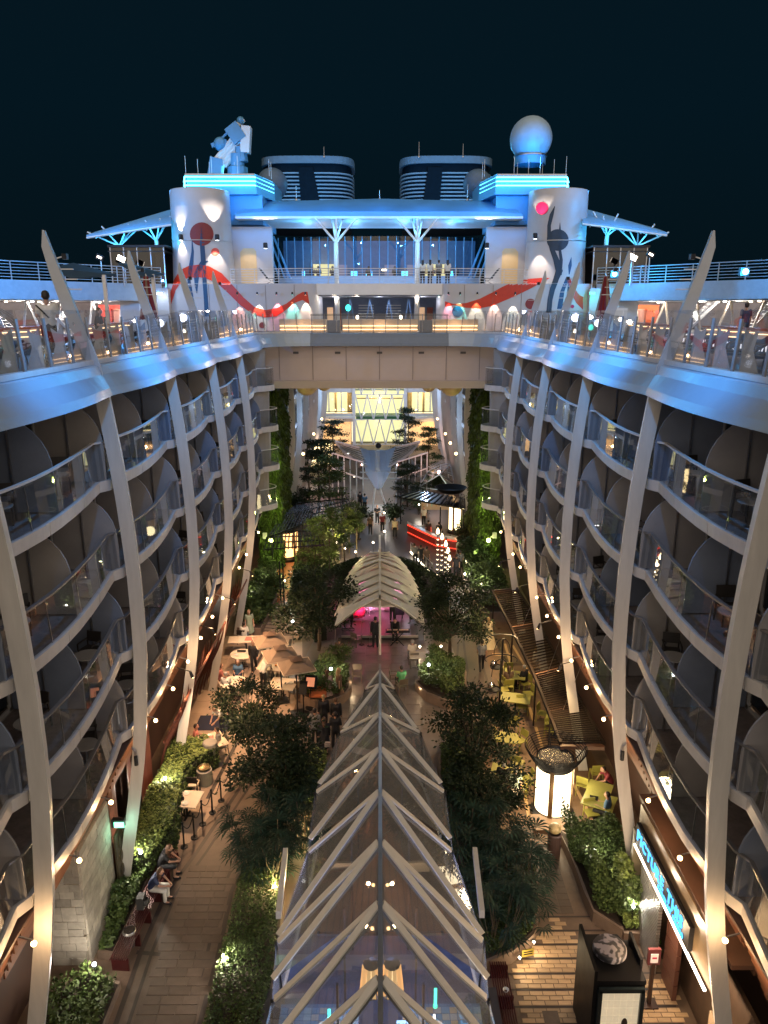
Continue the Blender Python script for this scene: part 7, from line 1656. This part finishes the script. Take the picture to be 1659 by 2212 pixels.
far = [('man in a pale vest and black trousers on the court before the bar',(853,1162),0,'stand','cream','black'),('person in black at the bar counter, left one',(925,1168),180,'stand','black','black'),('person in black at the bar counter, right one',(948,1172),185,'stand','black','grey'),
 ('person in a pale blue shirt below the pavilion, walking away',(788,1105),180,'walk','blue','black'),('person in black with the blue shirted walker below the pavilion',(778,1100),170,'walk','black','black'),('person in grey in the far crowd, leftmost',(762,1140),200,'stand','grey','black'),
 ('person in white in the far crowd beside a table',(775,1165),90,'stand','white','black'),('person in brown in the far crowd, centre',(800,1155),180,'stand','brown','black'),('person in maroon in the far crowd near the lamp post',(826,1150),10,'stand','maroon','black'),
 ('person in black in the far crowd behind the lamp post',(815,1132),0,'cross','black','black'),('person in a grey jacket leaning on the ramp rail, leftmost of three',(897,1222),190,'lean','grey','black'),('person in black leaning on the ramp rail, middle of three',(910,1226),185,'lean','black','black'),
 ('person in brown on the ramp, rightmost of three',(921,1230),170,'stand','brown','black'),('couple member in black beside the bulb tower, left',(985,1248),180,'stand','black','black'),('person in grey standing past the bulb tower',(993,1238),170,'stand','grey','black'),
 ('person standing in the lit doorway of the far left kiosk',(701,1025),180,'stand','black','black'),('person in black near the small glass dome',(878,1075),0,'stand','black','grey'),('barman in a white shirt behind the far bar',(915,1136),0,'stand','white','black')]
for lab, (x,y), a, kd, tp, bt2 in far: person(lab, gp(x,y), R(a), kd, tp, bt2)
# on the upper decks
person('man in a white shirt with a dark strap standing behind the left glass barrier', V3(-8.9,21.2,16.8), R(200), 'cross', 'white', 'black', sc=1.10)
solo('shoulder_strap', MB().path([(-9.12,21.05,18.35),(-8.93,20.96,18.2),(-8.78,21.0,18.02)],.022,5), clo['black'], 'dark bag strap across the back of the man behind the left barrier', 'strap')
person('person in dark clothes behind the left barrier near the red parasol', V3(-11.6,32.5,16.8), R(90), 'sit', 'black', 'black', 'brown', longh=True, sc=1.15)
person('person in a blue top behind the right glass barrier near the stairs', V3(15.6,33.5,16.8), R(180), 'stand', 'navy', 'black', sc=1.0)
for k, (px, tp, lab) in enumerate(((913,'white','leftmost'),(929,'white','second from left'),(948,'grey','third from left'),(967,'white','rightmost'))):
    q = dp(px, 604, 59.2); person('person standing at the terrace railing above the bridge, %s of four' % lab, V3(q.x,59.4,20.15), R(180), 'stand', tp, 'black', longh=k != 2, sc=.98)
for k, x in enumerate((-5.6,-5.1,-3.9,-.9,1.3,4.4,4.9,5.7,6.4)):
    person('diner silhouette behind the lounge windows, %s from the left' % ORD[k], V3(x,66.8,20.5), R(180 if k%2 else 0), 'sit', 'black', 'black')
person('man in a dark shirt on the lowest left balcony by the nearest rib', V3(-8.35,12.9,5.9), R(60), 'stand', 'navy', 'maroon', 'dark')
# ---------------------------------------------------------------- tables, chairs, parasols
lime = M('chair_lime',(.27,.25,.05),.45,var=.06); tcl = M('table_cream',(.62,.52,.40),.5,var=.05); dch = M('chair_dark',(.03,.025,.022),.5); tlm = M('table_lime',(.27,.26,.07),.4,var=.05); mch = M('chair_metal',(.16,.13,.10),.4,.3); pnk = M('cloth_pink_runner',(.65,.16,.12),.7)
def chair_proto(name, mat, arms, seatm=None):
    t = thing(name, '', 'chair')
    part('seat', MB().box((0,0,.45),(.46,.44,.035)), seatm or mat, t)
    part('backrest', MB().box((0,.235,.74),(.46,.03,.30), rx=R(-9)), mat, t)
    for x in (-.21,.21):
        part('leg', MB().bar((x,-.2,0),(x,-.19,.45),.035,.035), mat, t); part('leg', MB().bar((x,.25,0),(x,.20,.62),.035,.035), mat, t)
        if arms: part('armrest', MB().bar((x*1.12,-.2,.64),(x*1.12,.22,.66),.04,.03).bar((x*1.12,-.2,.45),(x*1.12,-.2,.64),.03,.03), mat, t)
    return t
CP = {}
def chair(kind, label, p, rz, group):
    if kind not in CP: CP[kind] = chair_proto({'lime':'lime_chair','dark':'dining_chair','metal':'metal_chair','balc':'balcony_chair'}[kind], {'lime':lime,'dark':dch,'metal':mch,'balc':dch}[kind], kind != 'lime', tcl if kind == 'dark' else None); t = CP[kind]; t.location = p; t.rotation_euler = (0,0,rz); t['label'] = label; t['group'] = group; return t
    return dup(CP[kind], p, rz, label, group)
TP = {}
def table(shape, size, mat, label, p, rz, extras=True, group='dining tables'):
    t = thing('round_table' if shape == 'round' else 'square_table', label, 'table', p, rz, group)
    if shape == 'round': part('tabletop', MB().lathe([(.01,.76),(size/2,.76),(size/2,.72),(.01,.72)],n=28), mat, t)
    else: part('tabletop', MB().box((0,0,.74),(size[0],size[1],.04)), mat, t)
    part('column', MB().tube((0,0,.03),(0,0,.72),.04,.04,10), dmetal, t); part('foot', MB().box((0,0,.02),(.6,.08,.04)).box((0,0,.021),(.08,.6,.035)), dmetal, t)
    return t
plw = M('plate_white',(.7,.66,.6),.25,var=0); orange = M('orange_bowl',(.8,.28,.03),.4,var=0)
def tabletop_items(label, p, rz, n, span, warmth=True):
    rr = random.Random(hash(label)%1000)
    for k in range(n):
        a = rz+2*math.pi*k/n; q = p+V3(span*math.cos(a),span*math.sin(a),.765)
        t = thing('place_setting', 'white plate with cutlery on the %s, %s one' % (label, ORD[k]), 'plate', q, a, 'place settings'); part('plate', MB().lathe([(.01,.005),(.09,.006),(.13,.02)],n=16), plw, t); part('cutlery', MB().box((.0,.17,.004),(.17,.015,.006)).box((0,-.17,.004),(.17,.015,.006)), metal, t)
TT = [('round', .0, None)]
tb1 = L6(572,450,.75); table('sq',(1.9,.9),tcl,'long table with a red cloth at the far end of the left terrace', V3(tb1.x-.1,tb1.y,0), R(4)); solo('red_table_cloth', MB().box((tb1.x+.25,tb1.y+.05,.768),(.8,.5,.012)).box((tb1.x+.25,tb1.y+.30,.72),(.8,.02,.09)), pnk, 'red cloth spread over the far long table of the left terrace', 'tablecloth')
tb2 = L6(525,570,.75); table('round',1.25,tcl,'round cream table left of the man in the black suit', V3(tb2.x,tb2.y,0), 0); tabletop_items('round cream table beside the suited man', V3(tb2.x,tb2.y,0), .5, 2, .3)
tb3 = L6(775,655,.75); table('sq',(1.35,1.35),tcl,'large square cream table under the second tan parasol', V3(tb3.x,tb3.y,0), R(-8)); tabletop_items('large square table under the parasols', V3(tb3.x,tb3.y,0), .5, 3, .42)
tb4 = L6(455,800,.75); table('round',1.35,tcl,'round table covered with plates where three men sit', V3(tb4.x,tb4.y,0), 0); tabletop_items('round table of the three men', V3(tb4.x,tb4.y,0), .2, 5, .4)
tb5 = L6(860,812,.75); table('sq',(1.3,1.15),tcl,'square cream table with empty chairs in front of the waiter', V3(tb5.x,tb5.y,0), R(-10)); tabletop_items('square table near the waiter', V3(tb5.x,tb5.y,0), .1, 3, .38)
tb6 = L6(268,1280,.75); table('sq',(1.2,1.2),tcl,'square table with a pink runner where the standing man bends over', V3(tb6.x,tb6.y,0), R(30)); solo('pink_runner', MB().box((tb6.x-.18,tb6.y+.15,.768),(.55,.42,.012), rz=R(12)).box((tb6.x-.18,tb6.y-.07,.764),(.5,.02,.01),rz=R(12)), pnk, 'pink cloth folded on the near left square table', 'tablecloth'); tabletop_items('square table with the pink runner', V3(tb6.x,tb6.y,0), -1.2, 2, .4)
z1p = lambda x, y, z=0: gp(x*.3637, 1481+y*.3637, z)
tb7 = z1p(1105,672,.75); table('sq',(1.05,1.0),tcl,'small square table beside the ivy hedge and rope posts', V3(tb7.x,tb7.y,0), R(-6)); tabletop_items('small square table by the hedge', V3(tb7.x,tb7.y,0), -1.4, 2, .3)
for k, (q, lab) in enumerate(((tb6+V3(-.35,-.3,.02),'on the table with the pink runner'),(tb7+V3(-.3,.25,.02),'on the small table by the hedge'),(tb4+V3(.35,.05,.02),'on the round table of the three men'),(tb3+V3(.2,-.25,.02),'on the large square table under the parasols'))):
    t = thing('fruit_bowl', 'small bowl of something orange yellow %s' % lab, 'bowl', q, 0, 'small orange bowls'); part('bowl', MB().lathe([(.03,0),(.09,.05)],n=12), plw, t); part('fruit', MB().ball((0,0,.05),.06,8), orange, t)
dl = [(L6(520,680),0,'at the near side of the table beside the suited man'),(L6(525,480),180,'at the near side of the far long table'),(L6(405,945),10,'holding the man in white at the round table of three'),(z1p(1055,810),0,'at the near side of the small table by the hedge'),(z1p(1150,640),180,'at the far side of the small table by the hedge'),(L6(360,1400),-60,'at the near right of the table with the pink runner'),(L6(140,1400),90,'at the left of the table with the pink runner'),(L6(500,790),180,'under the man in the blue shirt')]
for p, a, lab in dl: chair('dark', 'dark dining chair %s' % lab, p, R(a), 'dark dining chairs')
ml = [(L6(930,790),-70,'right of the square table near the waiter, farther one'),(L6(1000,860),-80,'right of the square table near the waiter, middle one'),(L6(960,950),-30,'right of the square table near the waiter, nearest one'),(L6(780,760),0,'below the large square table, left one'),(L6(870,740),10,'below the large square table, right one'),(L6(1465,800),0,'standing alone beside the left plaza bed lamp'),
      (gp(735,1432),170,'under the person in brown by the left plaza bed'),(gp(893,1440),190,'under the man in the pale shirt right of the keyboard'),(gp(868,1498),200,'under the person in the green shirt'),(gp(852,1480),90,'left of the person in green'),(gp(905,1490),-90,'at the right plaza bed beside its wall lamp'),(gp(770,1395),140,'near the microphone stands')]
for p, a, lab in ml: chair('metal', 'thin metal armchair %s' % lab, p, R(a), 'metal armchairs')
for p, lab in ((gp(711,1405,.75),'small dark square table by the left plaza bed'),(gp(903,1415,.75),'small table by the right plaza bed with a cream top')): table('sq',(.9,.8),mch if 'dark' in lab else tcl,lab,V3(p.x,p.y,0),0)
ytab = [((875,592),(1.05,.9),'farthest yellow table where a couple sits'),((880,742),(1.35,.95),'long yellow green table before the couple'),((1150,890),(1.0,.85),'yellow table half under the slatted pergola'),((815,1000),(1.0,.8),'yellow table hidden by the dark tree'),((805,1215),(1.0,.9),'yellow table beside the man in the flat cap'),((1425,1412),(1.15,.95),'bright yellow table with a dark tray by the right rib'),((1430,1325),(.9,.7),'grey green table behind the bright yellow one')]
ytw = []
for (x,y), sz, lab in ytab: p = W7(x,y,.75); ytw.append(p); table('sq', sz, tlm, lab, V3(p.x,p.y,0), R(-14 if x < 1400 else -28), group='yellow tables')
t = thing('dark_tray', 'dark rectangular tray on the bright yellow table by the right rib', 'tray', W7(1390,1398,.77), R(-20)); part('tray', MB().box((0,0,.01),(.30,.22,.015)), black, t); part('rim', MB().box((0,.11,.025),(.30,.01,.02)).box((0,-.11,.025),(.30,.01,.02)), black, t)
yl = [((825,600),180,'behind the farthest yellow table'),((812,690),110,'left of the long yellow table, farther one'),((800,740),95,'left of the long yellow table, nearer one'),((920,850),5,'at the near end of the long yellow table'),((958,770),-80,'right of the long yellow table'),((1055,900),60,'left of the table half under the pergola'),((1110,1010),15,'in front of the table half under the pergola'),((855,960),190,'behind the table hidden by the dark tree'),((775,1045),100,'left below the dark tree'),((905,1080),-60,'standing alone in the middle of the right terrace'),
      ((890,1225),150,'above right of the table beside the man in the flat cap'),((955,1350),-75,'turned sideways right of the man in the flat cap'),((915,1390),-20,'right next to the man in the flat cap'),((1318,1370),150,'just behind the white lantern'),((1370,1560),10,'in front of the bright yellow table'),((1400,1290),180,'behind the grey green table'),((940,700),-70,'under the grey haired man'),((830,715),180,'under the long haired woman')]
for (x,y), a, lab in yl: chair('lime', 'yellow green slatted chair %s' % lab, W7(x,y), R(a), 'yellow green chairs')
# tan parasols
tanm = M('parasol_tan_cloth',(.19,.135,.095),.8,var=.10,scale=2); pl_ = [((750,405),'farthest'),((835,520),'middle'),((965,610),'nearest')]
for (x,y), lab in pl_:
    p = L6(x,y,2.8); t = thing('tan_parasol', 'open square tan parasol over the left terrace, %s of three' % lab, 'parasol', (p.x,p.y,0), R(20), 'tan parasols'); w = .76
    cs = [(-w,-w,2.42),(w,-w,2.42),(w,w,2.42),(-w,w,2.42)]
    for k in range(4):
        a, c = Vector(cs[k]), Vector(cs[(k+1)%4]); m_ = (a+c)/2+V3(0,0,.0); ic = Vector((a.x*.2,a.y*.2,2.76)); id_ = Vector((c.x*.2,c.y*.2,2.76))
        part('canopy_panel', MB().sheet([[ic, (ic+id_)/2, id_],[a.lerp(ic,.5)+V3(0,0,-.03),(a+c+ic+id_)/4+V3(0,0,-.05),c.lerp(id_,.5)+V3(0,0,-.03)],[a,m_+V3(0,0,.04),c]]), tanm, t)
        part('edge_hem', MB().bar(a,c,.02,.05), M('hem_pale',(.5,.4,.3),.7), t); part('rib', MB().bar(a+V3(0,0,-.02),Vector((0,0,2.7)),.02,.02), dmetal, t)
    part('top_vent', MB().add([(-.3,-.3,2.82),(.3,-.3,2.82),(.3,.3,2.82),(-.3,.3,2.82),(0,0,2.92)],[(0,1,4),(1,2,4),(2,3,4),(3,0,4)]), M('vent_dark',(.10,.06,.04),.8), t)
    part('pole', MB().tube((0,0,0),(0,0,2.8),.03), dmetal, t); part('base', MB().box((0,0,.04),(.6,.6,.08)), dmetal, t)
# menu stands
for k, ((x,y), lab) in enumerate((((1090,1010),'nearer black menu stand with a lit orange page'),((1030,1060),'slimmer black menu stand left of the lit one'))):
    p = L6(x,y); t = thing('menu_stand', lab, 'sign', p, R(-8), 'menu stands'); part('pole', MB().box((0,0,.6),(.05,.05,1.2)), black, t); part('base', MB().lathe([(.3,0),(.28,.05),(.05,.10)],n=8), black, t); part('board', MB().box((0,0,1.35),(.62 if k==0 else .36,.08,.62), rx=R(-35)), black, t)
    if k == 0: part('lit_page', MB().box((0,-.05,1.37),(.40,.03,.42), rx=R(-35)), M('menu_page',(.8,.3,.15),.5,var=.1,es=.5,ecol=(1,.35,.18)), t)
solo('orange_planter_box', MB().box(L6(1150,900,.45),(.8,.6,.9)).box(L6(1150,900,.92),(.7,.5,.06)), M('box_orange',(.45,.12,.04),.5), 'orange brown box behind the menu stand', 'planter')
solo('door_mat', MB().box((*L6(330,1135).xy,.02),(1.9,1.3,.02)).box((*L6(330,1135).xy,.026),(1.7,1.1,.012)), M('mat_navy',(.010,.012,.03),.9), 'dark navy mat on the left terrace floor', 'mat')
# balcony chairs and tables
rb_ = random.Random(12); n = 0
for s in (-1,1):
    for bi in range(0,5):
        D0, D1 = RIB[bi], RIB[bi+1]
        for li in range(4):
            for j in (0,1):
                if rb_.random() < .62:
                    y = D0+(D1-D0)*(.30+.5*j)+rb_.uniform(-.3,.3); z = LV[li]-.034; x = wx(z)+1.25
                    lab = '%s %s balcony row, %s, %s half' % (ROWN[li], SIDE[s], BAYN[bi], ('nearer','farther')[j])
                    chair('balc', 'dark armchair, %s' % lab, (s*x,y+.55,z), R(rb_.uniform(-25,25)), 'balcony armchairs')
                    t = thing('balcony_table', 'round pale table, %s' % lab, 'table', (s*(x-.2),y-.15,z), 0, 'balcony tables')
                    part('tabletop', MB().lathe([(.01,.60),(.36,.60),(.36,.57),(.01,.57)],n=18), M('table_grey',(.36,.34,.32),.4), t); part('column', MB().tube((0,0,0),(0,0,.57),.03,.03,6), metal, t); part('foot', MB().lathe([(.2,0),(.18,.02),(.03,.03)],n=10), metal, t)
# ---------------------------------------------------------------- garden lamps
GLP = [((980*.3637,1481+550*.3637),1.25,'on the ivy hedge, farther one',0),((835*.3637,1481+990*.3637),1.25,'on the ivy hedge, nearer one',0),((560*.3637,1481+1655*.3637),.75,'at the foot of the stone pier',0),((1330*.3637,1481+1625*.3637),.75,'in the long bed beside the left walkway',0),
 ((1042+.3717*640,1481+.3717*950),1.5,'in the upper part of the studio bed',0),((1042+.3717*875,1481+.3717*1285),1.1,'in the lower part of the studio bed, beside the shutter',0),((715,1445),1.3,'in the left plaza bed',0),((926,1436),1.3,'in the right plaza bed',0),
 ((594.5,1915.5),.3,'at the left edge of the canopy, nearest, in yellow lit leaves',1),((656,1903),.9,'among leaves beside the left fan palms, upper one',1),((640,1740),.3,'under the left foreground tree',1),((658,1770),.3,'below the left foreground tree, in small leaves',1),
 ((587,1250),1.0,'left of the stepped walk',0),((615,1255),.8,'at the far end of the stepped walk',0),((542,1293),.8,'beside the white fitting at the left wall',0),((1004,1240),.8,'in the bed right of the ramp',0),((1041,1262),.8,'in the bed below the right green wall',0),((938,1315),1.6,'hanging in the right stage tree, upper',0),((632,1342),1.4,'glinting in the big left tree',0),
 ((745,1185),1.4,'in the grove, middle',1),((727,1172),1.4,'in the grove, left',1),((768,1192),1.0,'in the grove, right, with wide bright leaves',1),((806,1172),1.0,'behind the hedge ring, bright leaves',1),((831,1148),3.0,'on the lamp post of the far court',0),((830,1108),1.2,'in the far planter before the pavilion',0),((700,1065),1.2,'left of the pavilion, far',0),((668,1018),1.5,'by the far left kiosk',0),((765,1030),1.0,'below the left wing of the pavilion',0),((905,1090),1.0,'near the basket roof',0)]
for k, ((px,py), h, lab, up) in enumerate(GLP):
    p = gp(px, py, h); t = thing('garden_lamp', 'small garden lamp %s' % lab, 'lamp', (p.x,p.y,0), 0, 'garden lamps')
    part('globe', MB().ball((0,0,h),.06 if p.y < 32 else .075,10), coolw if not up and p.y < 40 else warmw, t, smooth=True); part('post', MB().tube((0,0,0),(0,0,h-.06),.02,.02,6), dmetal, t)
    part('collar', MB().lathe([(.05,h-.09),(.07,h-.05)],n=8), dmetal, t)
    c = (1,.78,.35) if up else (1,.88,.72)
    lamp((p.x,p.y-.1,h+.22), c, 140 if up else (50 if 'studio bed' in lab or 'pier' in lab else 75), .05)
# glowing flames of the walls of the plaza beds
for k, ((x,y), lab) in enumerate((((254,408),'farthest'),((392,405),'second'),((260,675),'third'),((352,697),'nearest'),)):
    p = W7(x,y,.32); t = thing('wall_spot', 'small bright spot set in the wall of the right plaza bed, %s' % lab, 'light', p, 0, 'planter wall spots'); part('lens', MB().ball((0,-.02,0),.07,8), warmw, t); part('rim', MB().lathe([(.1,-.02),(.1,.02)],n=10), dmetal, t); lamp(p+V3(-.05,-.25,.08), (1,.72,.42), 16, .05)
p = L6(1400,800,.35); t = thing('wall_spot', 'small bright spot set in the wall of the left plaza bed', 'light', p, 0, 'planter wall spots'); part('lens', MB().ball((0,-.02,0),.07,8), warmw, t); part('rim', MB().lathe([(.1,-.02),(.1,.02)],n=10), dmetal, t); lamp(p+V3(.15,-.2,.1), (1,.72,.42), 18, .05)
for k, (x,y) in enumerate(((298,1487),(215,1577))):
    p = gp(1042+.3717*x,1481+.3717*y,.3); t = thing('wall_spot', 'small bright spot in the edge of the right palm bed, %s of the yellow notice' % ('right','left')[k], 'light', p, 0, 'planter wall spots'); part('lens', MB().ball((0,-.03,0),.045,8), warmw, t); part('rim', MB().lathe([(.07,-.02),(.07,.02)],n=10), dmetal, t); lamp(p+V3(.12,-.2,.05), (1,.75,.45), 10, .04)
lamp(gp(1216,1795)+V3(.3,.3,.9),(1,.8,.5),10,.1)
# warm light over the two terraces, from the lamps on the ribs
for s, pts_ in ((-1,((-7.2,26.5),(-7.2,30.5),(-7.0,34.0),(-6.8,38.0))),(1,((7.0,27),(7.0,31),(6.8,35.5),(6.6,39.5)))):
    for k, (x,y) in enumerate(pts_):
        t = thing('rib_spotlight', 'warm bar spotlight on a bracket over the %s terrace, %s from the viewer' % (SIDE[s], ORD[k]), 'spotlight', (x,y,5.0), 0, 'terrace spotlights'); part('head', MB().tube((0,0,0),(-s*.08,0,-.25),.05,.07,8), dmetal, t); part('lens', MB().lathe([(.01,-.27),(.05,-.26)],(-s*.085,0,0),8), warm, t); part('bracket', MB().bar((0,0,0),(s*.5,.0,.15),.03,.03), dmetal, t)
        lamp((x-s*.1,y,4.62), (1,.58,.30) if s < 0 else (1,.66,.30), 1000 if s < 0 else 800, .12, 120, (x-s*1.6,y,0), .8)
# cameras hanging from the ribs
for s, px, py in ((-1,293,1635),(1,1345,1624)):
    p = dp(px, py, 20.55); t = thing('security_camera', 'small dark camera hanging from the second %s rib' % SIDE[s], 'camera', p, 0, 'security cameras'); part('housing', MB().tube((0,0,-.28),(0,0,.02),.06,.055,10), dmetal, t); part('mount', MB().bar((0,0,.05),(s*-.0,.0,.2),.05,.05).bar((0,0,.18),(s*.12,.1,.26),.04,.04), metal, t)
# added blue fascia wash: unlit boxes at the blades, unseen spots in mid-air
for s in (-1,1):
    for k, (y, w) in enumerate(((17.2,170),(24.6,300),(31.5,300),(38.5,260),(45.0,140))):
        t = thing('added_floodlight_box', 'added unlit floodlight box inside the %s blade row, %s from the viewer' % (SIDE[s], ORD[k]), 'floodlight', (s*8.35,y-3.2,19.6), 0, 'added floodlight boxes')
        part('housing', MB().box((0,0,0),(.12,.16,.14)), dmetal, t); part('mount', MB().bar((0,0,.02),(s*.25,0,-.05),.03,.03), metal, t)
        lamp((s*5.5,y-.4,18.9), (.04,.38,1), w*3.4, .05, 112, (s*7.5,y+.4,16.6), 1.0)
